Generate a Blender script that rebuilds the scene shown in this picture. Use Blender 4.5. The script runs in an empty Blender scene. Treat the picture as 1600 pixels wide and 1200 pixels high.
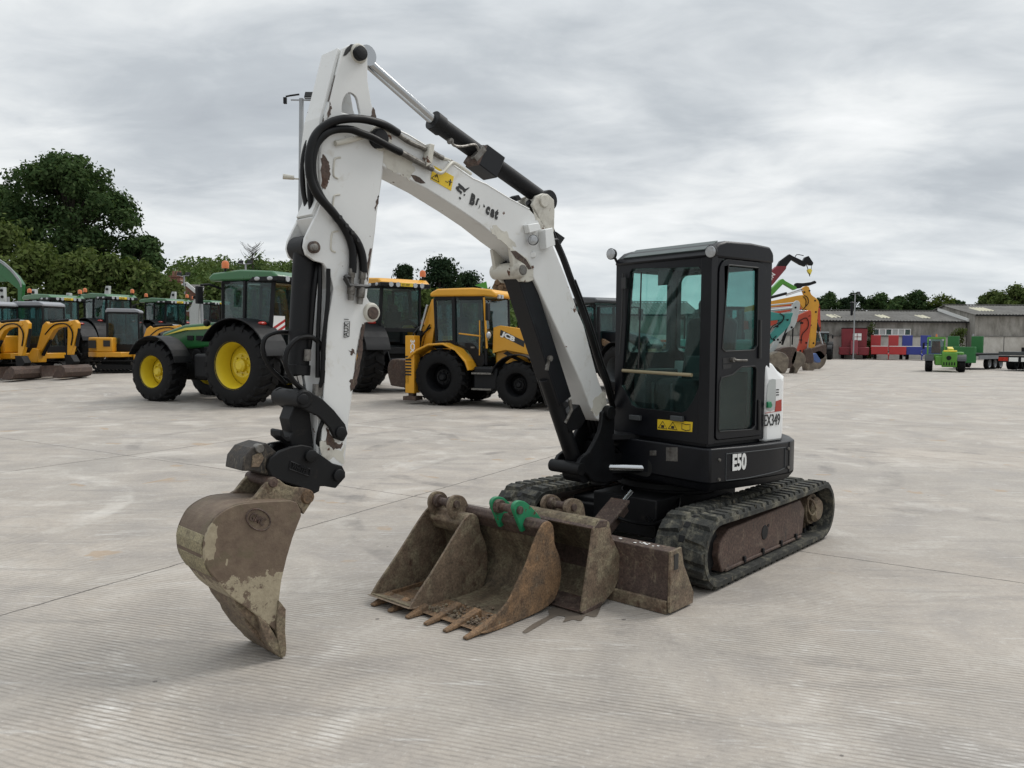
import bpy, bmesh, math, random
from mathutils import Vector, Matrix, noise
R = math.radians
PI = math.pi
V = Vector
random.seed(7)
scene = bpy.context.scene
COL = scene.collection

# ------------------------------------------------------------------ camera
FPX = 1250.0            # focal length for a 1600 px wide frame
CAM = V((0, 0, 1.735))
PITCH, ROLL = R(-3.17), R(0.446)
_F = V((0, math.cos(PITCH), math.sin(PITCH)))
_R0 = V((1, 0, 0)); _U0 = _R0.cross(_F)
_R = math.cos(ROLL) * _R0 + math.sin(ROLL) * _U0
_U = -math.sin(ROLL) * _R0 + math.cos(ROLL) * _U0
cd = bpy.data.cameras.new('camera'); cam = bpy.data.objects.new('camera', cd); COL.objects.link(cam)
cd.sensor_fit = 'HORIZONTAL'; cd.sensor_width = 36.0; cd.lens = FPX / 1600 * 36.0
cd.clip_start = 0.05; cd.clip_end = 5000
mm = Matrix((_R, _U, -_F)).transposed().to_4x4(); mm.translation = CAM
cam.matrix_world = mm
scene.camera = cam

def ray(px, py): return _F + _R * ((px - 800) / FPX) - _U * ((py - 600) / FPX)
def gz(x, y):
    """height of the yard: level, rising gently to the far left"""
    t = min(1, max(0, (-x - 3) / 8)); t = t * t * (3 - 2 * t)
    return 0.045 * max(0, min(y, 60) - 20.5) * t
def at(px, depth, z=None):
    """a spot on the yard at a distance, on the bearing of a photo column"""
    d = ray(px, 530); x = d.x / d.y * depth
    return V((x, depth, gz(x, depth) if z is None else z))
def trace(pts, M, off):
    """measured outline -> (x, z) in the plane y = off of frame M"""
    Mi = M.inverted(); o = Mi @ CAM; out = []
    for p in pts:
        d = Mi.to_3x3() @ ray(p[0], p[1]); t = (off - o.y) / d.y; q = o + d * t
        out.append((q.x, q.z))
    return out
def ragged(pts, amp=.008, n=5, seed=1):
    """an outline broken up as flaking paint or a splash leaves it"""
    rn = random.Random(seed); out = []
    for (a, b), (c, d) in zip(pts, list(pts[1:]) + [pts[0]]):
        for i in range(n): t = i / n; out.append((a + (c - a) * t + rn.uniform(-amp, amp), b + (d - b) * t + rn.uniform(-amp, amp)))
    return out
def trace3(pts, M, off):
    res = []
    for p in pts:
        o = p[2] if len(p) > 2 else off
        a = trace([p], M, o)[0]; res.append(V((a[0], o, a[1])))
    return res

# ------------------------------------------------------------------ materials
def new_mat(name):
    m = bpy.data.materials.new(name); m.use_nodes = True
    nt = m.node_tree; nt.nodes.clear()
    out = nt.nodes.new('ShaderNodeOutputMaterial')
    return m, nt, out
def nd(nt, t, **kw):
    n = nt.nodes.new(t)
    for k, v in kw.items():
        if k.startswith('i_'):
            n.inputs[k[2:].replace('_', ' ')].default_value = v
        else: setattr(n, k, v)
    return n
def lk(nt, a, b): nt.links.new(a, b)
def ramp(nt, fac, stops, interp='LINEAR'):
    r = nt.nodes.new('ShaderNodeValToRGB'); r.color_ramp.interpolation = interp
    e = r.color_ramp.elements
    while len(e) < len(stops): e.new(0.5)
    for el, (p, c) in zip(e, stops):
        el.position = p; el.color = (c, c, c, 1) if isinstance(c, (int, float)) else (*c, 1)
    lk(nt, fac, r.inputs[0]); return r.outputs[0]
def mix(nt, fac, a, b, mode='MIX'):
    n = nt.nodes.new('ShaderNodeMix'); n.data_type = 'RGBA'; n.blend_type = mode
    for sock, v in ((n.inputs[0], fac), (n.inputs[6], a), (n.inputs[7], b)):
        if hasattr(v, 'is_linked'): lk(nt, v, sock)
        elif isinstance(v, (int, float)): sock.default_value = v
        else: sock.default_value = (*v, 1)
    return n.outputs[2]
def mth(nt, op, a, b=0.0, clamp=False):
    n = nt.nodes.new('ShaderNodeMath'); n.operation = op; n.use_clamp = clamp
    for s, v in ((n.inputs[0], a), (n.inputs[1], b)):
        if hasattr(v, 'is_linked'): lk(nt, v, s)
        else: s.default_value = v
    return n.outputs[0]
def nz(nt, vec, scale, detail=5, rough=0.55, dist=0.0):
    n = nd(nt, 'ShaderNodeTexNoise'); n.inputs['Scale'].default_value = scale
    n.inputs['Detail'].default_value = detail; n.inputs['Roughness'].default_value = rough
    n.inputs['Distortion'].default_value = dist
    lk(nt, vec, n.inputs['Vector']); return n.outputs[0]
def mapping(nt, vec, scale=(1, 1, 1), loc=(0, 0, 0), rot=(0, 0, 0)):
    n = nd(nt, 'ShaderNodeMapping'); n.inputs['Scale'].default_value = scale
    n.inputs['Location'].default_value = loc; n.inputs['Rotation'].default_value = rot
    lk(nt, vec, n.inputs['Vector']); return n.outputs[0]

def paint(name, col, rough=0.45, metal=0.0, var=0.15, scale=5.0, dirt=None, rust=0.0, rust_scale=9.0,
          bump=0.0, bump_scale=60, rustcol=(0.06, 0.028, 0.017), coat=0.0, rust_edge=0.02, spec=0.5):
    """paint or metal with blotches; dirt = (colour, amount 0..1, scale); rust = share of chipped paint"""
    m, nt, out = new_mat(name)
    tc = nd(nt, 'ShaderNodeTexCoord').outputs['Object']
    b = nd(nt, 'ShaderNodeBsdfPrincipled'); lk(nt, b.outputs[0], out.inputs[0])
    n1 = nz(nt, tc, scale, 6, 0.6)
    f = ramp(nt, n1, [(0.3, 1 - var), (0.7, 1 + var * 0.4)])
    c = mix(nt, 1.0, col, f, 'MULTIPLY')
    r = mth(nt, 'ADD', mth(nt, 'MULTIPLY', n1, 0.25), rough - 0.12)
    if dirt:
        n2 = nz(nt, tc, dirt[2], 9, 0.68, 0.4)
        lo = 0.72 - 0.5 * dirt[1]
        d = ramp(nt, n2, [(lo, 0.0), (lo + 0.22, 1.0)])
        d = mth(nt, 'MULTIPLY', d, min(1, 0.35 + dirt[1]))
        c = mix(nt, d, c, dirt[0]); r = mth(nt, 'ADD', r, mth(nt, 'MULTIPLY', d, 0.3), True)
    if rust:
        n3 = nz(nt, tc, rust_scale, 8, 0.6, 0.3)
        k = ramp(nt, n3, [(0.72 - rust * 0.4, 0.0), (0.72 - rust * 0.4 + rust_edge, 1.0)])
        rc = mix(nt, nz(nt, tc, rust_scale * 5, 4), rustcol, (rustcol[0] * 1.9, rustcol[1] * 1.7, rustcol[2] * 1.4))
        c = mix(nt, k, c, rc); r = mth(nt, 'ADD', r, mth(nt, 'MULTIPLY', k, 0.35), True)
    if bump > .2:
        fn = nz(nt, tc, bump_scale * 1.3, 5, .75)
        c = mix(nt, 1.0, c, ramp(nt, fn, [(.34, .5), (.5, 1.0), (.68, 1.55)]), 'MULTIPLY')
        sv = nz(nt, mapping(nt, tc, (1, 1, .22)), bump_scale * .55, 5, .7)
        c = mix(nt, ramp(nt, sv, [(.60, 0.), (.68, .6)]), c, (.2, .165, .115))
    lk(nt, c, b.inputs['Base Color']); lk(nt, r, b.inputs['Roughness'])
    b.inputs['Metallic'].default_value = metal; b.inputs['Coat Weight'].default_value = coat
    b.inputs['Specular IOR Level'].default_value = spec
    if bump:
        bp = nd(nt, 'ShaderNodeBump'); bp.inputs['Strength'].default_value = bump; bp.inputs['Distance'].default_value = 0.01
        lk(nt, nz(nt, tc, bump_scale, 6), bp.inputs['Height']); lk(nt, bp.outputs[0], b.inputs['Normal'])
    return m
def glass(name, tint=(0.72, 0.86, 0.84), refl=0.9, rough=0.02, dusty=0.06):
    m, nt, out = new_mat(name)
    tr = nd(nt, 'ShaderNodeBsdfTransparent'); tr.inputs[0].default_value = (*tint, 1)
    gl = nd(nt, 'ShaderNodeBsdfGlossy'); gl.inputs['Roughness'].default_value = rough
    gl.inputs[0].default_value = (refl, refl, refl, 1)
    lw = nd(nt, 'ShaderNodeLayerWeight'); lw.inputs['Blend'].default_value = .5
    fr = mth(nt, 'ADD', mth(nt, 'MULTIPLY', mth(nt, 'POWER', lw.outputs['Facing'], 4.0), .8), .035)
    ms = nd(nt, 'ShaderNodeMixShader'); lk(nt, fr, ms.inputs[0]); lk(nt, tr.outputs[0], ms.inputs[1]); lk(nt, gl.outputs[0], ms.inputs[2])
    df = nd(nt, 'ShaderNodeBsdfDiffuse'); df.inputs[0].default_value = (0.35, 0.34, 0.31, 1)
    tc = nd(nt, 'ShaderNodeTexCoord').outputs['Object']
    k = mth(nt, 'MULTIPLY', ramp(nt, nz(nt, tc, 3.5, 7, 0.65), [(0.4, 0.15), (0.75, 1.0)]), dusty)
    m2 = nd(nt, 'ShaderNodeMixShader'); lk(nt, k, m2.inputs[0]); lk(nt, ms.outputs[0], m2.inputs[1]); lk(nt, df.outputs[0], m2.inputs[2])
    lk(nt, m2.outputs[0], out.inputs[0]); return m
def foliage(name, c1, c2, c3, scale=0.35):
    m, nt, out = new_mat(name)
    tc = nd(nt, 'ShaderNodeTexCoord').outputs['Object']
    g = nd(nt, 'ShaderNodeNewGeometry')
    c = mix(nt, ramp(nt, nz(nt, tc, scale, 3), [(0.35, 0.0), (0.65, 1.0)]), c1, c2)
    c = mix(nt, ramp(nt, g.outputs['Random Per Island'], [(0.55, 0.0), (1.0, 0.8)]), c, c3)
    d = nd(nt, 'ShaderNodeBsdfDiffuse'); lk(nt, c, d.inputs[0])
    t = nd(nt, 'ShaderNodeBsdfTranslucent'); lk(nt, mix(nt, 1.0, c, (0.9, 1.0, 0.5), 'MULTIPLY'), t.inputs[0])
    ms = nd(nt, 'ShaderNodeMixShader'); ms.inputs[0].default_value = 0.25
    lk(nt, d.outputs[0], ms.inputs[1]); lk(nt, t.outputs[0], ms.inputs[2]); lk(nt, ms.outputs[0], out.inputs[0])
    return m

MUD = (0.24, 0.2, 0.14); GRIME = (0.17, 0.145, 0.115); DUST = (0.3, 0.28, 0.25)
M = {}
M['white'] = paint('worn white paint', (0.63, 0.635, 0.625), 0.34, var=0.06, scale=2.5, dirt=((0.36, 0.315, 0.225), 0.32, 5.5), rust=0.07, rust_scale=9, rust_edge=0.01, bump=0.03, bump_scale=25)
M['white_dirty'] = paint('dirty white paint', (0.52, 0.5, 0.44), 0.5, var=0.12, scale=5, dirt=(GRIME, 0.38, 7.0), rust=0.2, rust_scale=9, rust_edge=0.02)
M['black'] = paint('black machine paint', (0.004, 0.0046, 0.007), 0.4, var=0.3, scale=4, dirt=((0.02, 0.021, 0.024), 0.2, 3.0), spec=.28, bump=0.05, bump_scale=90)
M['black_dull'] = paint('dull black steel', (0.0045, 0.0048, 0.006), 0.55, var=0.3, scale=6, dirt=((0.04, 0.035, 0.03), 0.22, 11.0), bump=0.12, bump_scale=70, spec=.28)
M['dark'] = paint('dark grimy steel', (0.004, 0.0042, 0.005), 0.6, var=0.4, scale=7, dirt=((.05, .042, .033), 0.24, 12), spec=.28, bump=0.1, bump_scale=40)
M['hose'] = paint('black rubber hose', (0.004, 0.004, 0.0045), 0.42, var=0.2, dirt=((0.02, 0.02, 0.02), 0.15, 20), spec=.22)
M['rubber'] = paint('tyre rubber', (0.0045, 0.0045, 0.005), 0.65, var=0.3, scale=4, dirt=((0.022, 0.02, 0.018), 0.24, 5), bump=0.1, bump_scale=40, spec=.22)
M['track'] = paint('dusty track rubber', (0.04, 0.041, 0.037), 0.82, var=0.4, scale=9, dirt=((0.2, 0.185, 0.14), 0.46, 9), bump=0.3, bump_scale=45, spec=.3)
M['chrome'] = paint('chrome rod', (0.42, 0.43, 0.44), 0.16, metal=1.0, var=0.05)
M['steel'] = paint('bare steel fitting', (0.2, 0.19, 0.175), 0.45, metal=0.7, var=0.4, scale=30, dirt=((.06, .05, .04), 0.5, 22))
M['rust'] = paint('brown rusty steel', (0.072, 0.046, 0.036), 0.72, var=0.35, scale=7, dirt=((0.19, 0.155, 0.11), 0.36, 14), rust=0.34, rust_scale=7, rustcol=(0.045, 0.022, 0.017), rust_edge=0.12, bump=0.35, bump_scale=50)
M['rust_plate'] = paint('rusted track frame', (0.085, 0.052, 0.04), 0.7, var=0.3, scale=4, dirt=((0.17, 0.13, 0.10), 0.42, 9), rust=0.26, rust_scale=6, rustcol=(0.05, 0.046, 0.046), rust_edge=0.08, bump=0.25, bump_scale=40)
M['orange_rust'] = paint('orange rust', (0.20, 0.118, 0.06), 0.78, var=0.5, scale=11, dirt=((0.085, 0.06, 0.04), 0.56, 7), rust=0.3, rust_scale=13, rustcol=(0.045, 0.026, 0.018), rust_edge=0.1, bump=0.4, bump_scale=55)
M['grey_rust'] = paint('grey brown worn steel', (0.15, 0.107, 0.072), 0.7, var=0.5, scale=11, dirt=((0.25, 0.215, 0.14), 0.5, 8), rust=0.34, rust_scale=7, rustcol=(0.05, 0.029, 0.021), rust_edge=0.12, bump=0.4, bump_scale=50)
M['inside'] = paint('bucket inside', (0.13, 0.098, 0.062), 0.8, var=0.5, scale=8, dirt=((0.25, 0.225, 0.145), 0.5, 6), rust=0.36, rust_scale=6, rustcol=(0.04, 0.024, 0.017), rust_edge=0.15, bump=0.4, bump_scale=40)
M['ear_green'] = paint('chipped green paint', (0.012, 0.2, 0.085), 0.45, var=0.2, scale=9, dirt=((0.06, 0.05, 0.035), 0.25, 12), rust=0.25, rust_scale=16)
M['yellow_label'] = paint('yellow label', (0.68, 0.47, 0.015), 0.5, var=0.06)
M['ink'] = paint('black print', (0.012, 0.012, 0.012), 0.5, var=0.1)
M['white_print'] = paint('white print', (0.72, 0.72, 0.7), 0.5, var=0.05)
M['red_print'] = paint('red stripe', (0.36, 0.03, 0.016), 0.4, var=0.08)
M['glass'] = glass('tinted cab glass', (0.72, 0.86, 0.84), 0.75, dusty=.025)
M['glass_dark'] = glass('dark tinted glass', (0.5, 0.66, 0.65), 0.8, dusty=0.05)
M['glass_far'] = glass('machine window glass', (0.55, 0.70, 0.70), 0.9, 0.04, dusty=0.05)
M['lamp'] = paint('lamp lens', (0.4, 0.41, 0.42), 0.12, metal=0.3, var=0.2, scale=40)
M['beacon'] = paint('orange beacon', (0.62, 0.17, 0.05), 0.25, var=0.1)
M['tail'] = paint('red lamp lens', (0.4, 0.03, 0.02), 0.25, var=0.1)
M['yellow'] = paint('yellow machine paint', (0.6, 0.285, 0.012), 0.38, var=0.14, scale=2, dirt=((0.27, 0.16, 0.05), 0.24, 4), coat=0.1)
M['orange'] = paint('orange yellow machine paint', (0.64, 0.31, 0.018), 0.42, var=0.12, scale=1.5, dirt=((0.36, 0.2, 0.06), 0.2, 3))
M['green'] = paint('green tractor paint', (0.013, 0.105, 0.026), 0.3, var=0.1, scale=2, coat=0.3, dirt=((0.06, 0.085, 0.05), 0.12, 5))
M['yrim'] = paint('yellow rim paint', (0.62, 0.47, 0.025), 0.35, var=0.08, scale=3, dirt=((0.42, 0.33, 0.09), 0.15, 5))
M['bright_yellow'] = paint('yellow trim', (0.75, 0.6, 0.06), 0.35)
M['lime'] = paint('lime green paint', (0.085, 0.26, 0.028), 0.42, var=0.12, scale=2)
M['grass_green'] = paint('mid green paint', (0.07, 0.28, 0.025), 0.45, var=0.12, scale=1)
M['dgreen'] = paint('trailer green paint', (0.02, 0.14, 0.035), 0.5, var=0.12, scale=1)
M['red'] = paint('bright red paint', (0.40, 0.024, 0.024), 0.42, var=0.1, scale=1)
M['maroon'] = paint('maroon paint', (0.19, 0.014, 0.022), 0.5, var=0.2, scale=1, dirt=((0.2, 0.1, 0.08), 0.15, 2))
M['vermilion'] = paint('orange red paint', (0.42, 0.05, 0.018), 0.5, var=0.2, scale=1.5, dirt=((.2, .06, .03), .2, 2))
M['blue'] = paint('royal blue paint', (0.022, 0.036, 0.235), 0.42, var=0.1, scale=1)
M['teal'] = paint('teal paint', (0.028, 0.21, 0.185), 0.5, var=0.2, scale=1.5, dirt=((.06, .11, .09), .2, 2))
M['pale'] = paint('pale grey paint', (0.40, 0.42, 0.41), 0.5, var=0.15, scale=2, dirt=((0.22, 0.2, 0.17), 0.25, 2))
M['grey_roof'] = paint('light grey cab roof', (0.25, 0.26, 0.28), 0.45, var=0.1)
M['greyroof2'] = paint('dark grey cab roof', (0.06, 0.065, 0.07), 0.4, var=0.1)
M['seat'] = paint('dark seat cloth', (0.03, 0.032, 0.034), 0.85, var=0.3)
M['trim'] = paint('grey cab trim', (0.05, 0.055, 0.058), 0.7, var=0.2)
M['tan'] = paint('tan grab rail', (0.3, 0.25, 0.15), 0.5, var=0.1)
M['galv'] = paint('galvanised steel', (0.3, 0.31, 0.32), 0.5, metal=0.4, var=0.15, scale=3)
M['bark'] = paint('bark', (0.05, 0.042, 0.033), 0.9, var=0.4, scale=3)
M['deck'] = paint('grey deck', (0.2, 0.2, 0.19), 0.7, var=0.2)

# ------------------------------------------------------------------ mesh building
class MB:
    def __init__(s, M=None): s.v = []; s.f = []; s.M = M.copy() if M else Matrix(); s.mi = []; s.cur = 0
    def add(s, vs, fs):
        b = len(s.v)
        s.v += [s.M @ V(p) for p in vs]
        s.f += [tuple(b + i for i in f) for f in fs]; s.mi += [s.cur] * len(fs)
        return s
    def mat(s, i): s.cur = i; return s
    def hexa(s, p): return s.add(p, [(3, 2, 1, 0), (4, 5, 6, 7), (0, 1, 5, 4), (1, 2, 6, 5), (2, 3, 7, 6), (3, 0, 4, 7)])
    def box(s, c, d, rot=None, top=None):
        """centre, size, optional rotation matrix, optional (sx, sy) shrink of the top"""
        x, y, z = d[0] / 2, d[1] / 2, d[2] / 2; tx, ty = top or (1, 1)
        p = [V(q) for q in ((-x, -y, -z), (x, -y, -z), (x, y, -z), (-x, y, -z), (-x * tx, -y * ty, z), (x * tx, -y * ty, z), (x * tx, y * ty, z), (-x * tx, y * ty, z))]
        if rot is not None: p = [rot @ q for q in p]
        return s.hexa([V(c) + q for q in p])
    def bx(s, x0, x1, y0, y1, z0, z1): return s.box(((x0 + x1) / 2, (y0 + y1) / 2, (z0 + z1) / 2), (x1 - x0, y1 - y0, z1 - z0))
    def bar(s, a, b, w, h, up=(0, 0, 1)):
        a, b = V(a), V(b); t = (b - a); L = t.length; t.normalize(); u = V(up)
        sd = t.cross(u)
        if sd.length < 1e-4: sd = t.cross(V((1, 0, 0)))
        sd.normalize(); u = sd.cross(t)
        return s.box((a + b) / 2, (L, w, h), Matrix((t, sd, u)).transposed())
    def prism(s, poly, a0, a1, ax='y'):
        """outline in the plane across `ax`, extruded from a0 to a1; ax y: (x, z)  x: (y, z)  z: (x, y)"""
        f = {'y': lambda p, a: (p[0], a, p[1]), 'x': lambda p, a: (a, p[0], p[1]), 'z': lambda p, a: (p[0], p[1], a)}[ax]
        n = len(poly); vs = [f(p, a0) for p in poly] + [f(p, a1) for p in poly]
        fs = [tuple(range(n))[::-1], tuple(range(n, 2 * n))] + [(i, (i + 1) % n, n + (i + 1) % n, n + i) for i in range(n)]
        return s.add(vs, fs)
    def strip(s, line, th, a0, a1, ax='y'):
        """an open outline given a thickness, extruded: bent plate"""
        L = [V((p[0], p[1])) for p in line]; n = len(L); ns = []
        for i in range(n):
            t = (L[min(i + 1, n - 1)] - L[max(i - 1, 0)]).normalized(); ns.append(V((-t.y, t.x)))
        inner = [L[i] + ns[i] * th for i in range(n)]
        for i in range(n - 1):
            s.prism([L[i], L[i + 1], inner[i + 1], inner[i]], a0, a1, ax)
        return s
    def cyl(s, p0, p1, r0, r1=None, seg=16, caps=True):
        return s.lathe([(0, r0), (1, r0 if r1 is None else r1)], p0, p1, seg, caps)
    def lathe(s, prof, p0, p1, seg=24, caps=True):
        """prof: (t along p0->p1, radius)"""
        p0, p1 = V(p0), V(p1); t = (p1 - p0).normalized()
        a = V((0, 0, 1)) if abs(t.z) < 0.9 else V((1, 0, 0))
        u = t.cross(a).normalized(); w = t.cross(u)
        vs = []; fs = []
        for k, (h, r) in enumerate(prof):
            c = p0.lerp(p1, h)
            for i in range(seg):
                an = 2 * PI * i / seg; vs.append(c + u * (r * math.cos(an)) + w * (r * math.sin(an)))
        for k in range(len(prof) - 1):
            for i in range(seg):
                j = (i + 1) % seg; fs.append((k * seg + i, k * seg + j, (k + 1) * seg + j, (k + 1) * seg + i))
        if caps:
            fs.append(tuple(range(seg))[::-1]); fs.append(tuple((len(prof) - 1) * seg + i for i in range(seg)))
        return s.add(vs, fs)
    def tube(s, pts, r, seg=10, smooth=0):
        P = [V(p) for p in pts]
        if smooth: P = spline(P, smooth)
        n = len(P); vs = []; fs = []; nrm = None
        for i in range(n):
            t = (P[min(i + 1, n - 1)] - P[max(i - 1, 0)]).normalized()
            if nrm is None:
                nrm = t.cross(V((0, 0, 1)) if abs(t.z) < 0.9 else V((1, 0, 0))).normalized()
            else:
                nrm = (nrm - t * nrm.dot(t)).normalized()
            b = t.cross(nrm); rr = r if not isinstance(r, (list, tuple)) else r[0] + (r[1] - r[0]) * i / (n - 1)
            for k in range(seg):
                an = 2 * PI * k / seg; vs.append(P[i] + nrm * (rr * math.cos(an)) + b * (rr * math.sin(an)))
        for i in range(n - 1):
            for k in range(seg):
                j = (k + 1) % seg; fs.append((i * seg + k, i * seg + j, (i + 1) * seg + j, (i + 1) * seg + k))
        fs.append(tuple(range(seg))[::-1]); fs.append(tuple((n - 1) * seg + k for k in range(seg)))
        return s.add(vs, fs)
    def ball(s, c, r, seg=14, rings=8, sc=(1, 1, 1)):
        vs = [V(c) + V((0, 0, -r * sc[2]))]; fs = []
        for i in range(1, rings):
            a = -PI / 2 + PI * i / rings
            for k in range(seg):
                b = 2 * PI * k / seg
                vs.append(V(c) + V((r * math.cos(a) * math.cos(b) * sc[0], r * math.cos(a) * math.sin(b) * sc[1], r * math.sin(a) * sc[2])))
        vs.append(V(c) + V((0, 0, r * sc[2]))); top = len(vs) - 1
        for k in range(seg):
            j = (k + 1) % seg
            fs.append((0, 1 + j, 1 + k)); fs.append((top, top - seg + k, top - seg + j))
            for i in range(rings - 2):
                fs.append((1 + i * seg + k, 1 + i * seg + j, 1 + (i + 1) * seg + j, 1 + (i + 1) * seg + k))
        return s.add(vs, fs)
    def plate(s, outer, holes, th, F, fillet=0.0):
        """a flat sheet with openings; outlines in the XY of frame F, thickness along its Z (0..th)"""
        cu = bpy.data.curves.new('tmp', 'CURVE'); cu.dimensions = '2D'; cu.fill_mode = 'BOTH'; cu.extrude = th / 2
        for loop in [outer] + list(holes):
            sp = cu.splines.new('POLY'); sp.points.add(len(loop) - 1); sp.use_cyclic_u = True
            for q, p in zip(sp.points, loop): q.co = (p[0], p[1], 0, 1)
        s.curve(cu, F @ Matrix.Translation((0, 0, th / 2)))
        return s
    def curve(s, cu, F):
        ob = bpy.data.objects.new('tmp', cu); me = bpy.data.meshes.new_from_object(ob)
        s.add([F @ v.co for v in me.vertices], [tuple(p.vertices) for p in me.polygons])
        bpy.data.objects.remove(ob); bpy.data.meshes.remove(me); bpy.data.curves.remove(cu)
    def text(s, body, size, F, bold=0.0, th=0.002, align='LEFT', sx=1.0):
        cu = bpy.data.curves.new('tmp', 'FONT'); cu.body = body; cu.size = size; cu.offset = bold; cu.extrude = th / 2
        cu.align_x = align; cu.resolution_u = 3
        s.curve(cu, F @ Matrix.Translation((0, 0, th / 2)) @ Matrix.Diagonal((sx, 1, 1, 1))); return s
    def split(s, name, mat, parent=None, bevel=0.0):
        """each separate piece becomes a part of its own"""
        rt = list(range(len(s.v)))
        def find(i):
            while rt[i] != i: rt[i] = rt[rt[i]]; i = rt[i]
            return i
        for f in s.f:
            for i in f[1:]: rt[find(i)] = find(f[0])
        groups = {}
        for f in s.f: groups.setdefault(find(f[0]), []).append(f)
        obs = []
        for fs in groups.values():
            ids = sorted({i for f in fs for i in f}); mp = {k: n for n, k in enumerate(ids)}
            b = MB(); b.v = [s.v[i] for i in ids]; b.f = [tuple(mp[i] for i in f) for f in fs]; b.mi = [0] * len(fs); obs.append(b.build(name, mat, parent, bevel))
        return obs
    def build(s, name, mat, parent=None, bevel=0.0, angle=35, loc=None, weld=True):
        me = bpy.data.meshes.new(name); me.from_pydata([tuple(v) for v in s.v], [], s.f)
        mats = mat if isinstance(mat, (list, tuple)) else [mat]
        for m_ in mats: me.materials.append(M[m_] if isinstance(m_, str) else m_)
        me.polygons.foreach_set('material_index', s.mi)
        if weld:
            bm = bmesh.new(); bm.from_mesh(me); bmesh.ops.remove_doubles(bm, verts=bm.verts, dist=1e-5)
            bmesh.ops.recalc_face_normals(bm, faces=bm.faces); bm.to_mesh(me); bm.free()
        me.update(); me.shade_smooth(); me.set_sharp_from_angle(angle=R(angle))
        o = bpy.data.objects.new(name, me); COL.objects.link(o)
        if parent: o.parent = parent
        if loc is not None: o.location = loc
        if bevel:
            md = o.modifiers.new('bevel', 'BEVEL'); md.width = bevel; md.segments = 2; md.limit_method = 'ANGLE'; md.angle_limit = R(40)
            md.harden_normals = False
        return o
def spline(P, k):
    out = []; n = len(P)
    for i in range(n - 1):
        p0, p1, p2, p3 = P[max(i - 1, 0)], P[i], P[i + 1], P[min(i + 2, n - 1)]
        for j in range(k):
            t = j / k
            out.append(0.5 * ((2 * p1) + (p2 - p0) * t + (2 * p0 - 5 * p1 + 4 * p2 - p3) * t * t + (3 * p1 - p0 - 3 * p2 + p3) * t ** 3))
    out.append(P[-1]); return out
def smooth2(pts, k=4): return [(p.x, p.y) for p in spline([V((a[0], a[1], 0)) for a in pts], k)]
def rrect(x0, y0, x1, y1, r, n=4):
    """rounded rectangle; r a number or four radii from lower left, counter-clockwise"""
    rs = r if isinstance(r, (list, tuple)) else [r] * 4; out = []
    for (cx, cy, a0), q in zip(((x0 + rs[0], y0 + rs[0], 180), (x1 - rs[1], y0 + rs[1], 270), (x1 - rs[2], y1 - rs[2], 0), (x0 + rs[3], y1 - rs[3], 90)), rs):
        for i in range(n + 1):
            a = R(a0 + 90 * i / n); out.append((cx + q * math.cos(a), cy + q * math.sin(a)))
    return out
def ngon(cx, cy, r, n=24, a0=0): return [(cx + r * math.cos(a0 + 2 * PI * i / n), cy + r * math.sin(a0 + 2 * PI * i / n)) for i in range(n)]
def frame(o, x, y):
    x = V(x).normalized(); y = V(y); z = x.cross(y).normalized(); y = z.cross(x)
    m = Matrix((x, y, z)).transposed().to_4x4(); m.translation = V(o); return m
def tag(o, label, cat, group=None, kind=None):
    if label: o['label'] = label
    if cat: o['category'] = cat
    if group: o['group'] = group
    if kind: o['kind'] = kind
    return o
def thing(name, label, cat, loc=(0, 0, 0), rz=0, group=None, sc=1.0):
    o = bpy.data.objects.new(name, None); COL.objects.link(o); o.empty_display_size = 0.3
    o.location = loc; o.rotation_euler = (0, 0, rz); o.scale = (sc, sc, sc)
    return tag(o, label, cat, group)
def copy_thing(root, loc, rz, label, group=None):
    r = root.copy(); COL.objects.link(r); r.location = loc; r.rotation_euler = (0, 0, rz); r['label'] = label
    if group: r['group'] = group
    for ch in list(root.children):
        c = ch.copy(); COL.objects.link(c); c.parent = r
        for g in list(ch.children):
            d = g.copy(); COL.objects.link(d); d.parent = c
    return r
# ------------------------------------------------------------------ the white excavator
def rotz(a): return Matrix.Rotation(a, 4, 'Z')
EX_LOC = V((1.380, 6.862, 0)); EX_RZ = R(-131.72); UP = R(-11.39); SW = R(8.0)
ML = Matrix.Translation(EX_LOC) @ rotz(EX_RZ)
LU = rotz(UP); MU = ML @ LU
LB = Matrix.Translation(LU @ V((0.75, -0.1, 0))) @ rotz(UP + SW); MBm = ML @ LB
YUP = Matrix(((0, -1, 0, 0), (1, 0, 0, 0), (0, 0, 1, 0), (0, 0, 0, 1)))      # plane across the machine: x=left, z=up
XZ = Matrix(((1, 0, 0, 0), (0, 0, -1, 0), (0, 1, 0, 0), (0, 0, 0, 1)))       # outline (x, z), thickness toward -y
XZm = Matrix(((-1, 0, 0, 0), (0, 0, 1, 0), (0, 1, 0, 0), (0, 0, 0, 1)))      # lettering facing +y
def T(x, y, z): return Matrix.Translation((x, y, z))
ex = thing('excavator', 'white tracked excavator with black cab and raised boom, standing in the foreground', 'excavator', EX_LOC, EX_RZ)

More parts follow.
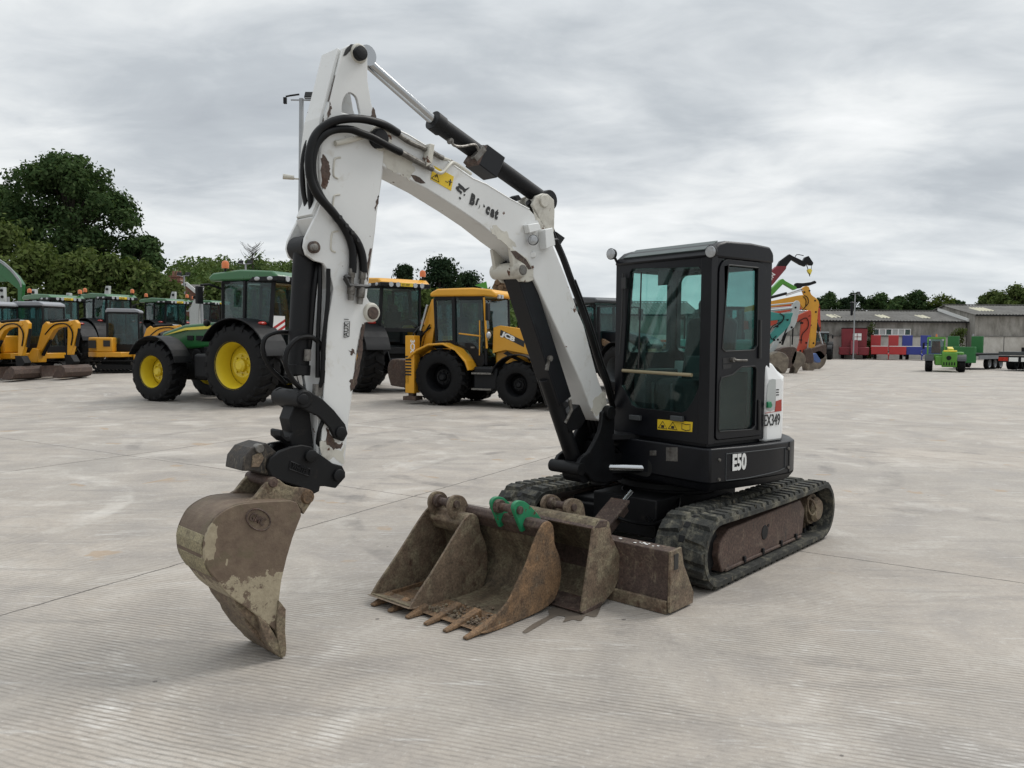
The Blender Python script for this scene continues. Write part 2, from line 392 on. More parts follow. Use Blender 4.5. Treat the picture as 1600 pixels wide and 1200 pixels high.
# --- tracks
TR_A, TR_R = 0.965, 0.2
def stadium(a, rad, zc, n=14, sag=0.0):
    """closed path round two wheels, in (x, z), counter-clockwise from the lower rear"""
    pts = []
    for i in range(n + 1): t = -PI / 2 + PI * i / n; pts.append((a + rad * math.cos(t), zc + rad * math.sin(t)))
    for i in range(1, 12): s = i / 12; pts.append((a - 2 * a * s, zc + rad - sag * math.sin(PI * s)))
    for i in range(n + 1): t = PI / 2 + PI * i / n; pts.append((-a + rad * math.cos(t), zc + rad * math.sin(t)))
    return pts
def walk(path, closed=True):
    P = [V((p[0], p[1])) for p in path]; n = len(P); L = [0]
    for i in range(n): L.append(L[-1] + (P[(i + 1) % n] - P[i]).length)
    def f(s):
        s %= L[-1]
        for i in range(n):
            if s <= L[i + 1]:
                k = (s - L[i]) / max(1e-9, L[i + 1] - L[i]); t = (P[(i + 1) % n] - P[i]).normalized()
                return P[i].lerp(P[(i + 1) % n], k), t, V((t.y, -t.x))
        return P[0], V((1, 0)), V((0, -1))
    return f, L[-1]
def track_mesh(y0, y1, a, rad, zc, pitch_n, lug=0.03, th=0.03, m=None, sag=0.0):
    """rubber belt with two staggered rows of lugs and a row of drive holes"""
    b = MB(m); path = stadium(a, rad, zc, sag=sag); f, L = walk(path); n = 120
    ym, hw = (y0 + y1) / 2, (y1 - y0) / 2
    ring = []
    for i in range(n):
        p, t, o = f(L * i / n); ring.append((p, p + o * th))
    vs = []; fs = []
    for pi, po in ring: vs += [(pi.x, y0, pi.y), (po.x, y0, po.y), (po.x, y1, po.y), (pi.x, y1, pi.y)]
    for i in range(n):
        j = (i + 1) % n
        for k in range(4): fs.append((i * 4 + k, i * 4 + (k + 1) % 4, j * 4 + (k + 1) % 4, j * 4 + k))
    b.add(vs, fs)
    p_ = L / pitch_n
    for k in range(pitch_n):
        for side in (-1, 1):
            s = k * p_ + (0.25 if side > 0 else -0.25) * p_
            def q(ds, h, y):
                p, t, o = f(s + ds); w = p + o * (th + h); return (w.x, y, w.y)
            ya, yb = ym + side * 0.03, ym + side * (hw - 0.004)
            w0, w1 = 0.39 * p_, 0.27 * p_
            sh = 0.14 * p_
            b.hexa([q(-w0, -0.004, ya), q(w0, -0.004, ya), q(w0 - sh, -0.004, yb), q(-w0 - sh, -0.004, yb),
                    q(-w1, lug, ya + side * 0.01), q(w1, lug, ya + side * 0.01), q(w1 - sh, lug, yb - side * 0.012), q(-w1 - sh, lug, yb - side * 0.012)])
    b.mat(1)
    for k in range(pitch_n):                      # drive holes and inner guide teeth
        def q(ds, h, y):
            p, t, o = f(k * p_ + ds); w = p + o * h; return (w.x, y, w.y)
        b.hexa([q(-.2 * p_, th + .001, ym - .022), q(.2 * p_, th + .001, ym - .022), q(.2 * p_, th + .001, ym + .022), q(-.2 * p_, th + .001, ym + .022),
                q(-.2 * p_, th + .003, ym - .022), q(.2 * p_, th + .003, ym - .022), q(.2 * p_, th + .003, ym + .022), q(-.2 * p_, th + .003, ym + .022)])
        for y in (ym - .05, ym + .05):
            b.hexa([q(-.25 * p_, 0, y - .018), q(.25 * p_, 0, y - .018), q(.25 * p_, 0, y + .018), q(-.25 * p_, 0, y + .018),
                    q(-.15 * p_, -.035, y - .01), q(.15 * p_, -.035, y - .01), q(.15 * p_, -.035, y + .01), q(-.15 * p_, -.035, y + .01)])
    return b
for sgn in (1, -1):
    y0, y1 = sorted((sgn * 0.58, sgn * 0.975))
    tr = track_mesh(y0, y1, TR_A, TR_R, 0.262, 50, lug=0.026, th=0.034, sag=0.012).build('track', ['track', 'dark'], ex, 0.004)
    yo = sgn * 0.9
    fr = MB()
    fr.prism([(-0.66, .10), (.80, .075), (.86, .20), (.84, .30), (.70, .375), (-.60, .40), (-.70, .30)], sgn * .62, yo)
    fr.prism([(-0.30, .374), (.28, .372), (.2, .41), (-.24, .41)], sgn * .66, sgn * .84)
    fr.prism([(-0.62, .075), (.76, .072), (.76, .10), (-.62, .10)], sgn * .895, yo + sgn * .012)
    fr.build('track_frame', 'rust_plate', tr, 0.012)
    cap = MB()
    cap.cyl((0.10, yo - sgn * .01, .245), (0.10, yo + sgn * .006, .245), .062, .055, 18)
    cap.cyl((0.04, yo, .29), (0.04, yo + sgn * .006, .29), .012); 
    for x in (-.5, -.2, .14, .46): cap.box((x, yo + sgn * .004, .105), (.03, .03, .045))
    cap.build('frame_plate', 'black_dull', tr, 0.003)
    sp = MB(); sp.cyl((-TR_A, sgn * .66, .262), (-TR_A, sgn * .86, .262), .135, seg=28)
    sp.lathe([(0, .1), (.5, .112), (1, .085)], (-TR_A, sgn * .86, .262), (-TR_A, sgn * .925, .262), 28)
    for i in range(9):
        a = 2 * PI * i / 9; sp.cyl((-TR_A + .095 * math.cos(a), sgn * .86, .262 + .095 * math.sin(a)), (-TR_A + .095 * math.cos(a), sgn * .90, .262 + .095 * math.sin(a)), .012, seg=6)
    for i in range(15):
        a = 2 * PI * i / 15; c, s = math.cos(a), math.sin(a)
        sp.box((-TR_A + .165 * c, sgn * .777, .262 + .165 * s), (.06, .035, .03), Matrix.Rotation(-a, 3, 'Y'))
    sp.build('sprocket', 'grey_rust', tr, 0.003)
    idl = MB(); idl.cyl((TR_A, sgn * .7, .262), (TR_A, sgn * .85, .262), .185, seg=28); idl.cyl((TR_A - .2, sgn * .62, .262), (TR_A, sgn * .62, .262), .06)
    idl.build('idler', 'dark', tr)
    ro = MB()
    for x in (-.62, -.36, -.1, .16, .42, .68): ro.cyl((x, sgn * .68, .115), (x, sgn * .87, .115), .062, seg=14)
    ro.cyl((.0, sgn * .72, .43), (.0, sgn * .85, .43), .045); ro.build('roller', 'dark', tr)
    gl = MB(); gl.tube([(-.74, sgn * .905, .40), (-.79, sgn * .93, .37), (-.86, sgn * .935, .29), (-.80, sgn * .925, .24), (-.75, sgn * .91, .3), (-.74, sgn * .905, .40)], .008, smooth=3)
    gl.build('grease_loop', 'grey_rust', tr)

uc = MB()
uc.bx(-.5, .55, -.64, .64, .22, .40); uc.bx(-.62, .72, -.3, .3, .20, .50)
uc.cyl((0, 0, .48), (0, 0, .64), .42, seg=32); uc.cyl((0, 0, .52), (0, 0, .58), .47, seg=40)
for s in (1, -1):
    uc.prism([(.2, s * .2), (.45, s * .64), (.62, s * .64), (.6, s * .2)], .16, .36, 'z')
uc.build('undercarriage', 'dark', ex, .01)
bl_arm = [MB() for _ in range(2)]
for s, b in zip((1, -1), bl_arm):
    b.prism([(.45, s * .44), (1.56, s * .50), (1.56, s * .36), (.45, s * .32)], .12, .235, 'z'); b.cyl((.5, s * .3, .2), (.5, s * .46, .2), .07)
    b.build('blade_arm', 'black_dull', ex, .01)
# dozer blade
bm_ = MB()
bm_.prism([(1.645, .02), (1.652, .06), (1.625, .16), (1.62, .30), (1.65, .365), (1.655, .405), (1.56, .415), (1.545, .36), (1.54, .18), (1.40, .04), (1.42, .015)], -.965, .965)
bl = bm_.build('dozer_blade', 'rust', ex, .006)
for s in (1, -1):
    e = MB(); e.prism([(1.66, .015), (1.666, .06), (1.66, .41), (1.53, .415), (1.50, .30), (1.36, .08), (1.37, .012)], s * .966, s * .985)
    e.build('end_plate', 'grey_rust', bl, .004)
cut = MB(); cut.prism([(1.668, .004), (1.672, .085), (1.656, .09), (1.645, .004)], -.96, .96); cut.build('cutting_edge', 'grey_rust', bl, .002)
es = MB(); es.box((1.60, .9865, .335), (.05, .004, .10)); es.build('slot', 'ink', bl)
dr = MB()
rnd = random.Random(3)
for i in range(11):
    dr.ball((rnd.uniform(1.58, 1.635), rnd.uniform(.55, .85), .4115), rnd.uniform(.004, .011), 7, 4, (1, 1.4, .2))
dr.build('dropping', 'white_print', bl)
qa, qb, qc = trace([(936, 822), (970, 781), (986, 765)], ML, .12)
cy = MB(); cy.bar((qa[0], .12, qa[1]), (qb[0], .12, qb[1]), .17, .025); cy.bar((qa[0] - .02, .12, qa[1] - .06), (qb[0] - .02, .12, qb[1] - .05), .1, .09)
cyl_ = cy.build('blade_cylinder', 'rust', ex, .006)
ro = MB(); ro.cyl((qb[0] + .02, .12, qb[1] - .04), (qc[0], .12, qc[1] - .02), .022); ro.build('cylinder_rod', 'chrome', cyl_)
hs = MB()
for k, (a, b, c) in enumerate([(.1, .3, .0), (-.1, .26, .05), (.22, .34, -.04)]):
    hs.tube([(.25, a, .52), (.5, a * 1.6, .45 + c), (.75, b, .34), (.95, b * .8, .36), (1.1, b * .5, .42)], .014, 8, 6)
hs.split('hydraulic_hose', 'hose', ex)

# --- house (turning deck)
deck = [(.585, .80), (.555, .875), (.25, .91), (-.1, .925), (-.36, .915), (-.50, .865), (-.68, .70), (-.86, .46), (-.99, .12), (-1.02, -.2),
        (-.93, -.52), (-.72, -.78), (-.45, -.9), (-.05, -.92), (.1, -.75), (.3, -.5), (.5, -.36), (.6, -.30)]
h = MB(LU); h.prism(deck, .685, .945, 'z')
h.prism([(x * .93, y * .93) for x, y in deck], .615, .686, 'z')
h.add([(x, y, .686) for x, y in deck] + [(x * .955, y * .955, .625) for x, y in deck], [(i, (i + 1) % 18, 18 + (i + 1) % 18, 18 + i) for i in range(18)] + [tuple(range(18, 36))])
house = h.build('house', 'black', ex, .012)
# recess for the swing cylinder, maker's plate, bolts, side panel
z_ = MB(LU); z_.prism(rrect(-.04, .66, .33, .80, [.0, .06, .06, .0]), .586, .592, 'x'); z_.build('swing_opening', 'ink', house)
def trp(pts, Mw, off): return [V((a[0], off, a[1])) for a in trace(pts, Mw, off)]
FR = MU @ Matrix.Translation((.585, 0, 0)) @ YUP       # front of the house: x = left, z = up, depth = -x
LFR = LU @ Matrix.Translation((.585, 0, 0)) @ YUP
p = MB(LFR)
q = trace([(1041, 699), (1059, 699), (1059, 721), (1041, 720)], FR, -.004)
p.prism(q, -.002, -.006); p.build('maker_plate', 'steel', house)
p = MB(LFR); q = trace([(1016, 704), (1026, 704), (1026, 712), (1016, 712)], FR, -.004); p.prism(q, -.002, -.012)
p.build('lock', 'steel', house, .003)
SIDE = frame((0, 0, 0), (1, 0, 0), (0, 0, 1))
pn = MB(LU)
def on_deck(x, z, out=0.0):
    """a point on the left flank of the deck"""
    pts = [(.555, .875), (.25, .91), (-.1, .925), (-.36, .915), (-.50, .865)]
    for (x0, y0), (x1, y1) in zip(pts, pts[1:]):
        if x <= x0 and x >= x1: return V((x, y0 + (y1 - y0) * (x0 - x) / (x0 - x1) + out, z))
    return V((x, .9 + out, z))
ol = [(.40, .70), (.40, .90), (-.30, .90), (-.30, .735), (-.22, .72), (.15, .70), (.40, .70)]
dense = []
for (a, b), (c, d) in zip(ol, ol[1:]):
    for i in range(6): dense.append(on_deck(a + (c - a) * i / 6, b + (d - b) * i / 6, .001))
pn.tube(dense + [dense[0]], .004, 5); pn.build('panel_groove', 'trim', house)
bo = MB(LU)
for x, z in ((.47, .86), (.47, .715), (-.345, .885), (-.345, .735)):
    o = on_deck(x, z); bo.cyl(o - V((0, .004, 0)), o + V((0, .010, 0)), .014, .011, 10)
bo.split('bolt', 'steel', house)
gv = MB(LU); gv.tube([on_deck(-.36, .94, .001), on_deck(-.36, .69, .001)], .004, 5); gv.build('panel_seam', 'ink', house)
tx = MB(LU); a = on_deck(.345, .775, .006); c = on_deck(.13, .775, .006)
F50 = frame(a, c - a, (0, 0, 1)); tx.text('E50', .165, F50, bold=.006, th=.003, sx=.62)
tx.build('model_lettering', 'white_print', house)
# engine hood
hd = MB(LU)
sp_ = trace([(1222, 668), (1222, 592), (1212, 567), (1195, 565)], MU, .86)
xr_ = sum(p[0] for p in sp_[:2]) / 2; z1_, z2_ = sp_[1][1], sp_[2][1]
xs_ = sp_[2][0]
plan = [(-.12, .86), (xr_, .86), (-.72, .6), (-.93, .15), (-.96, -.2), (-.84, -.58), (-.5, -.82), (-.12, -.82)]
hd.prism(plan, .947, z1_, 'z')
hd.add([(x, y, z1_) for x, y in plan] + [(-.12, .84, z2_), (xs_, .82, z2_), (-.6, .5, z2_), (-.78, .12, z2_), (-.8, -.2, z2_), (-.7, -.5, z2_), (-.45, -.72, z2_), (-.12, -.72, z2_)],
       [(i, (i + 1) % 8, 8 + (i + 1) % 8, 8 + i) for i in range(8)] + [tuple(range(8, 16))])
hood = hd.build('engine_hood', paint('clean white panel', (0.74, 0.745, 0.74), 0.35, var=0.05, dirt=((.45, .42, .36), .1, 5)), ex, .02)
def dec(name, mat, pts, off, Mw, L, th=.003, par=None, bev=0):
    q = trace(pts, Mw, off); b = MB(L); b.prism(q, off, off + th); return b.build(name, mat, par, bev)
dec('grip_recess', 'pale', [(1197, 640), (1199, 603), (1202, 594), (1207, 592), (1212, 593), (1212, 634), (1209, 640), (1203, 643)], .861, MU, LU, .002, hood)
dec('green_cap', 'ear_green', [(1197, 637), (1197, 628), (1202, 627), (1204, 633), (1202, 637)], .864, MU, LU, .02, hood, .004)
dec('red_flash', 'red_print', [(1195, 645), (1211, 643), (1212, 627), (1221, 624), (1221, 642), (1195, 646)], .8635, MU, LU, .002, hood)
q = trace([(1193, 666), (1220, 662)], MU, .862)
tx = MB(LU); tx.text('EX349', .13, frame((q[0][0], .862, q[0][1]), (-1, 0, 0), (0, 0, 1)), bold=.0, th=.003, sx=(q[0][0] - q[1][0]) / .37)
tx.build('number_lettering', 'ink', hood)
b = MB(LU)
for zz in (-.02, .0, .02):
    q = trace([(1215, 609 + 4 * (zz + .02) * 50)], MU, .862)[0]; b.box((q[0], .8625, q[1]), (.035, .002, .008))
b.build('small_label', 'ink', hood)

# --- cab
XF, XR, YL, YR, ZB = .555, -.13, .839, -.139, .975
CF = MU @ Matrix.Translation((XF, 0, 0)) @ YUP
def front(pts, off=0): return trace(pts, CF, off)
FY = LU @ Matrix(((0, 0, 1, XF), (1, 0, 0, 0), (0, 1, 0, 0), (0, 0, 0, 1)))     # outline (y, z), thickness toward +x
ws = smooth2([(984, 426), (988, 420), (1092, 417), (1096, 424), (1094, 600), (1083, 626), (1072, 642), (1064, 645), (994, 637), (987, 632), (971, 602), (974, 560), (984, 426)], 1)[:-1]
wsl = front(ws)
cb = MB(FY @ T(0, 0, -.05))
cb.plate(rrect(YR, ZB, YL, 2.40, .03), [wsl], .05, Matrix())
side = [(XR, ZB), (XF - .012, ZB), (XF - .012, 2.40), (XR, 2.40)]
SL = LU @ T(0, YL, 0) @ XZ
dz0, dz1 = 1.0, 2.345
door_o = rrect(-.105, dz0, .475, dz1, [.05, .03, .10, .09])
cb2 = MB(SL); cb2.plate(side, [door_o], .05, Matrix()); cb.v += cb2.v and [] or []
b0 = len(cb.v); cb.v += cb2.v; cb.f += [tuple(i + b0 for i in f) for f in cb2.f]; cb.mi += cb2.mi
cb3 = MB(LU @ T(0, YR + .05, 0) @ XZ); cb3.plate(side, [rrect(-.06, 1.64, .46, 2.3, .06)], .05, Matrix())
b0 = len(cb.v); cb.v += cb3.v; cb.f += [tuple(i + b0 for i in f) for f in cb3.f]; cb.mi += cb3.mi
RY = LU @ Matrix(((0, 0, 1, XR - .05), (1, 0, 0, 0), (0, 1, 0, 0), (0, 0, 0, 1)))
cb4 = MB(RY); cb4.plate([(YR, ZB), (YL, ZB), (YL, 2.40), (YR, 2.40)], [rrect(YR + .06, 1.64, YL - .09, 2.3, .07)], .05, Matrix())
b0 = len(cb.v); cb.v += cb4.v; cb.f += [tuple(i + b0 for i in f) for f in cb4.f]; cb.mi += cb4.mi
cb.M = LU.copy()
cb.bx(XR, XF - .04, YR + .04, YL - .04, ZB - .03, ZB + .05)
cb.bx(XF - .06, XF + .004, YL - .085, YL + .012, ZB, 2.36)                       # corner post
cab = cb.build('cab', 'black', ex, .006)
rf = MB(LU)
prof = [(XF + .012, 2.345), (XF + .015, 2.365), (XF - .005, 2.40), (XF - .075, 2.45), (XF - .16, 2.475), (.1, 2.482), (XR, 2.47), (XR - .05, 2.42), (XR - .055, 2.345)]
rf.prism(prof, YR - .004, YL + .015)
roof = rf.build('roof', 'black', cab, .03)
rw = MB(LU); rw.hexa([(XF + .000, YR + .08, 2.400), (XF + .0, YL - .06, 2.400), (XF - .15, YL - .06, 2.477), (XF - .15, YR + .08, 2.477),
                     (XF + .006, YR + .08, 2.408), (XF + .006, YL - .06, 2.408), (XF - .15, YL - .06, 2.484), (XF - .15, YR + .08, 2.484)])
rw.build('roof_window', paint('grey roof glass', (0.06, 0.078, 0.075), 0.4, var=0.1, dirt=((.12, .125, .12), .3, 4), spec=.25), cab, .004)
w = MB(FY @ T(0, 0, -.022)); w.plate(wsl, [], .006, Matrix()); w.build('windscreen', 'glass', cab)
w = MB(LU); w.bx(-.07, .47, YR + .02, YR + .026, 1.63, 2.31); w.build('side_window', 'glass', cab)
w = MB(LU); w.bx(XR - .03, XR - .024, YR + .05, YL - .08, 1.63, 2.31); w.build('rear_window', 'glass', cab)
# door
up_w = [(max(-.075, min(.445, a)), min(2.30, b)) for a, b in trace([(1136, 415), (1139, 408), (1146, 405), (1173, 405), (1181, 410), (1183, 418), (1181, 540), (1175, 547), (1131, 549), (1126, 545)], MU, YL)]
lo_w = [(max(-.075, min(.445, a)), max(1.05, b)) for a, b in trace([(1157, 573), (1177, 572), (1180, 576), (1178, 664), (1172, 671), (1122, 674), (1117, 670), (1119, 600), (1125, 590), (1142, 585), (1151, 577)], MU, YL)]
dm = MB(LU @ T(0, YL + .012, 0) @ XZ)
do = rrect(-.10, dz0 + .005, .47, dz1 - .005, [.05, .03, .10, .09])
dm.plate(do, [up_w, lo_w], .035, Matrix())
door = dm.build('door', 'black', ex, .006)
for nm, wl in (('upper_window', up_w), ('lower_window', lo_w)):
    w = MB(LU @ T(0, YL - .008, 0) @ XZ); w.plate(wl, [], .006, Matrix()); w.build(nm, 'glass_dark', door)
    rm = MB(LU); lo = [V((a, YL + .013, b)) for a, b in wl]; rm.tube(lo + [lo[0]], .006, 6); rm.build('seal', 'ink', door)
dec('handle_recess', 'ink', [(1129, 560), (1143, 558), (1144, 566), (1130, 568)], YL + .013, MU, LU, .002, door)
dec('handle_recess', 'ink', [(1129, 570), (1143, 569), (1142, 575), (1130, 577)], YL + .013, MU, LU, .002, door)
q = trp([(1144, 562), (1150, 563), (1165, 563)], MU, YL + .02)
hb = MB(LU); hb.cyl(q[0] - V((0, .01, 0)), q[0] + V((0, .02, 0)), .018, seg=10); hb.tube([q[0] + V((0, .015, 0)), q[1] + V((0, .02, 0)), q[2] + V((0, .012, 0))], .009)
hb.build('handle', 'steel', door)
q = trp([(1186, 625), (1186, 672), (1187, 560), (1188, 500)], MU, YL + .02)
hb = MB(LU)
for a, b in ((0, 1), (3, 2)): hb.tube([q[a], q[b]], .012)
hb.split('hinge_bar', 'ink', door)
# fittings
wl = MB(LU); wl.tube([(XF + .02, YR + .10, 2.28), (XF + .025, YR + .10, 1.9), (XF + .03, YR + .085, 1.62)], .007)
wl.box((XF + .025, YR + .12, 2.2), (.02, .05, .09)); wl.tube([(XF + .015, .16, 2.28), (XF + .02, .15, 1.5)], .006); wl.split('wiper', 'ink', cab)
gr = MB(LU); q = front([(976, 579), (1084, 586)], 0); gr.tube([(XF + .022, q[0][0], q[0][1]), (XF + .022, q[1][0], q[1][1])], .014); gr.build('grab_rail', 'tan', cab)
b = MB(LFR); lab = trace([(1027.5, 655), (1082.5, 659.5), (1081.5, 675), (1027.5, 671)], CF, -.001)
fyb = MB(FY); fyb.prism([(a, c) for a, c in lab], .0, .0)
lb = MB(LU); 
def on_front(y, z, out=.003): return V((XF + out, y, z))
lbv = [on_front(a, c) for a, c in lab]
lb.hexa([v - V((.004, 0, 0)) for v in lbv] + lbv)
sticker = lb.build('warning_sticker', 'yellow_label', cab)
y0, y1 = lab[0][0], lab[1][0]; zt, zb = lab[0][1], lab[3][1]; W_ = y1 - y0; H_ = zt - zb
def line(bb, pts, r=.003): bb.tube(pts, r, 4)
pm = MB(LU)
for k in (.16, .45):
    yc = y0 + W_ * k; slope = (lab[1][1] - lab[0][1]) / W_
    zc = zb + (yc - y0) * slope
    pm.tube([on_front(yc - .045, zc + .014), on_front(yc + .045, zc + .012), on_front(yc, zc + H_ * .85), on_front(yc - .045, zc + .014)], .0032, 4)
    pm.box(on_front(yc, zc + H_ * .35), (.003, .03, .02))
yc = y0 + W_ * .82; zc = zb + (yc - y0) * slope
pm.tube([on_front(yc - .04, zc + .02), on_front(yc, zc + .012), on_front(yc + .04, zc + .02), on_front(yc + .04, zc + H_ * .8), on_front(yc, zc + H_ * .7), on_front(yc - .04, zc + H_ * .8), on_front(yc - .04, zc + .02)], .0032, 4)
pm.build('pictogram', 'ink', cab)
for y in (.12, .56):
    b = MB(LU); b.bx(XF, XF + .03, y - .06, y + .06, front([(1000 + (y > .3) * 52, 655)])[0][1] - .01, front([(1000 + (y > .3) * 52, 655)])[0][1] + .03); b.build('windscreen_catch', 'trim', cab, .005)
def work_lamp(c, dirv, r=.05, par=ex, stem=None, Lm=LU):
    b = MB(Lm); c = V(c); d = V(dirv).normalized()
    b.lathe([(0, r * .5), (.45, r * .95), (1, r * 1.05)], c - d * r * 1.1, c, 18)
    if stem is not None: b.tube([c - d * r * .6, V(stem)], .011, 6)
    o = b.build('work_lamp', 'black_dull', par)
    l = MB(Lm); l.lathe([(0, r * .96), (.6, r * .9), (1, r * .5)], c + d * .001, c + d * .012, 18); l.build('lens', 'lamp', o)
q = front([(956, 397), (1109, 393)], -.05)
work_lamp((XF + .06, q[0][0], q[0][1]), (1, .15, -.05), .045, stem=(XF - .01, YR + .01, q[0][1] - .08))
work_lamp((XF + .04, q[1][0], q[1][1]), (1, .1, -.08), .045, stem=(XF - .02, q[1][0], q[1][1] - .02))
# seat and controls
st = MB(LU); st.box((.16, .36, 1.22), (.46, .5, .42), top=(.9, .95)); st.box((-.03, .36, 1.62), (.14, .46, .62), Matrix.Rotation(R(-8), 3, 'Y')); st.box((-.06, .36, 2.0), (.1, .26, .18))
st.build('seat', 'seat', ex, .05)
co = MB(LU); co.bx(.0, .42, .66, .77, 1.05, 1.5); co.bx(.0, .40, -.07, .06, 1.05, 1.5); co.tube([(.36, .03, 1.5), (.4, .03, 1.62), (.38, .02, 1.72)], .02, 8); co.ball((.38, .02, 1.74), .035)
co.tube([(.36, .70, 1.5), (.4, .70, 1.62), (.38, .69, 1.72)], .02, 8); co.ball((.38, .69, 1.74), .035)
co.bx(.25, .44, .52, .70, 1.45, 1.62); co.tube([(.44, .2, 1.05), (.46, .2, 1.4)], .012); co.tube([(.44, .4, 1.05), (.46, .4, 1.4)], .012)
co.build('control_console', 'trim', ex, .012)
nt_ = MB(LU); nt_.box((.5, .35, 2.23), (.004, .15, .12)); nt_.build('notice', 'ink', cab)

# --- swing bracket and cylinder
BR = 'black_dull'
sb = MB(LB)
pl = trace([(950, 638), (941, 645), (940, 662), (937, 675), (930, 690), (921, 706), (908, 716), (903, 726), (906, 737), (918, 741), (927, 752), (944, 755), (966, 751), (968, 724), (962, 716), (960, 690), (961, 650), (957, 639)], MBm, .13)
sb.prism(pl, .13, .095); sb.prism(pl, -.13, -.095)
bx = sorted(p[0] for p in pl); bz = sorted(p[1] for p in pl)
sb.bx(-.16, .12, -.12, .12, bz[0], bz[0] + .22); sb.cyl((-.02, 0, bz[0] - .04), (-.02, 0, bz[0] + .52), .075, seg=20)
sb.bx(-.05, .08, -.1, .1, bz[0] + .2, bz[0] + .32)
swing = sb.build('swing_bracket', BR, ex, .008)
pin = MB(LB); q = trace([(951, 645), (906, 733)], MBm, .13)
pin.cyl((q[0][0], -.16, q[0][1]), (q[0][0], .16, q[0][1]), .055, seg=18); pin.cyl((q[1][0], -.16, q[1][1]), (q[1][0], .15, q[1][1]), .05, seg=18)
pin.split('pivot_pin', 'dark', swing, .004)
hl = MB(LU)
for zz in (.66, .93): hl.prism([(.5, -.34), (.5, .12), (.66, .06), (.80, .0), (.82, -.1), (.80, -.2), (.66, -.28)], zz, zz + .055, 'z')
hl.split('house_lug', BR, ex, .01)
sc_ = MB(LU); sc_.cyl((.76, .0, .715), (.53, .27, .72), .03, seg=16); sc_.build('swing_cylinder_rod', 'chrome', ex)
hz_ = MB(LB)
for k in range(3):
    hz_.tube([(-.25, .05 - .06 * k, .75 + .05 * k), (-.1, .1 - .05 * k, .83 + .04 * k), (.03, .06 - .05 * k, .95), (.1, .04 - .04 * k, 1.1), (.12, .02 - .03 * k, 1.25)], .016, 8, 5)
hz_.split('bracket_hose', 'hose', ex)

# --- boom
BW = .10
top = [(947, 628), (934, 590), (912, 508), (903.5, 489), (884, 432), (867, 390), (855, 361), (844, 344), (827, 327), (799, 312), (760, 288), (739, 279), (707, 257), (671, 231), (640, 212), (624, 204), (606, 196)]
tip = [(592, 196), (583, 208), (584, 232), (592, 252)]
bot = [(598, 260), (632, 277), (668, 296), (717, 327), (750.5, 350), (782, 375.5), (799, 388), (816, 404), (827, 421), (838, 443.5), (852.5, 475), (872, 517), (892, 562), (909, 600), (921, 633), (931, 654)]
foot = [(938, 658), (950, 652)]
pb = trace(top + tip + bot + foot, MBm, BW)
bo = MB(LB); bo.prism(pb, BW, -BW)
boom = bo.build('boom', 'white', ex, .008)
rim = MB(LB)                                             # weld seam along the top plate
for off in (BW - .004, -BW + .004):
    rim.tube([V((a, off, b)) for a, b in trace(top[8:], MBm, BW)], .007, 6)
rim.build('edge_strip', 'white', boom)
# cylinder lug under the knee
lg = trace([(797, 386), (806, 391), (824, 403), (834, 420), (834, 438), (826, 441), (814, 440), (806, 430), (802, 420), (800, 405)], MBm, .105)
lm = MB(LB); lm.prism(lg, .105, .075); lm.prism(lg, -.105, -.075)
lug = lm.build('cylinder_lug', 'white_dirty', boom, .006)
q = trace([(816, 422)], MBm, .14)[0]
pn = MB(LB); pn.lathe([(0, .055), (.85, .06), (1, .045)], (q[0], -.14, q[1]), (q[0], .145, q[1]), 22); pn.build('pin_boss', 'white_dirty', boom, .004)
pn = MB(LB); pn.cyl((q[0], .14, q[1]), (q[0], .152, q[1]), .036, seg=18); pn.build('pin', 'steel', boom)
rp = MB(LB); rp.prism(trace([(798, 392), (806, 392), (822, 405), (831, 420), (826, 421), (818, 411), (806, 404)], MBm, .107), .1055, .1075); rp.build('worn_patch', 'rust', boom)
# ears for the arm cylinder
er = trace([(832, 320), (838, 306), (848, 302), (856, 303), (866, 312), (867, 330), (866, 362), (858, 368), (848, 350)], MBm, .09)
em = MB(LB); em.prism(er, .09, .065); em.prism(er, -.09, -.065); em.split('cylinder_ear', 'white_dirty', boom, .006)
q = trace([(851, 314)], MBm, .1)[0]
pn = MB(LB); pn.cyl((q[0], -.11, q[1]), (q[0], .105, q[1]), .045, seg=20); pn.build('pin', 'white_dirty', boom, .004)
# boom cylinder
def tq(pts, off=0.0, Mw=MBm): return [V((a[0], off, a[1])) for a in trace(pts, Mw, off)]
a, m1, e = tq([(797, 416), (847, 606), (902, 736)])
d = (e - a).normalized()
bc = MB(LB); bc.cyl(a + d * .9, e, .062, seg=22); bc.cyl(e - V((0, .09, 0)), e + V((0, .09, 0)), .085, seg=22)
bcy = bc.build('boom_cylinder', 'black_dull', ex, .004)
g0 = a - d * .03
gm = MB(LB); gm.bar(g0, a + d * 1.12, .15, .012, up=(d.z, 0, -d.x)); 
nrm = V((d.z, 0, -d.x))
if nrm.x > 0: nrm = -nrm
for s in (1, -1): gm.bar(g0 + V((0, s * .07, 0)) + nrm * .05, a + d * 1.12 + V((0, s * .07, 0)) + nrm * .05, .012, .13, up=nrm)
gm.bar(g0 + nrm * -.02 , a + d * 1.12 + nrm * -.02, .15, .03, up=nrm)
gm.build('rod_guard', 'black', bcy, .004)
fm = MB(LB); ft = tq([(858, 560), (857, 566), (890, 625), (893, 640)], .08)
fm.cyl(ft[0] - V((0, .03, 0)), ft[0] + V((0, .02, 0)), .022, seg=10); fm.tube([ft[2], ft[3], ft[3] + V((.05, -.02, -.1))], .014)
fm.bar(ft[0] + V((0, 0, .02)), ft[1] + V((.02, 0, -.06)), .02, .02); fm.split('fitting', 'steel', bcy)
bx_ = MB(LB); vb = trace([(884, 652), (906, 632), (916, 655), (908, 668), (890, 676)], MBm, .07); bx_.prism(vb, .07, -.02); bx_.build('valve_block', 'black_dull', ex, .006)
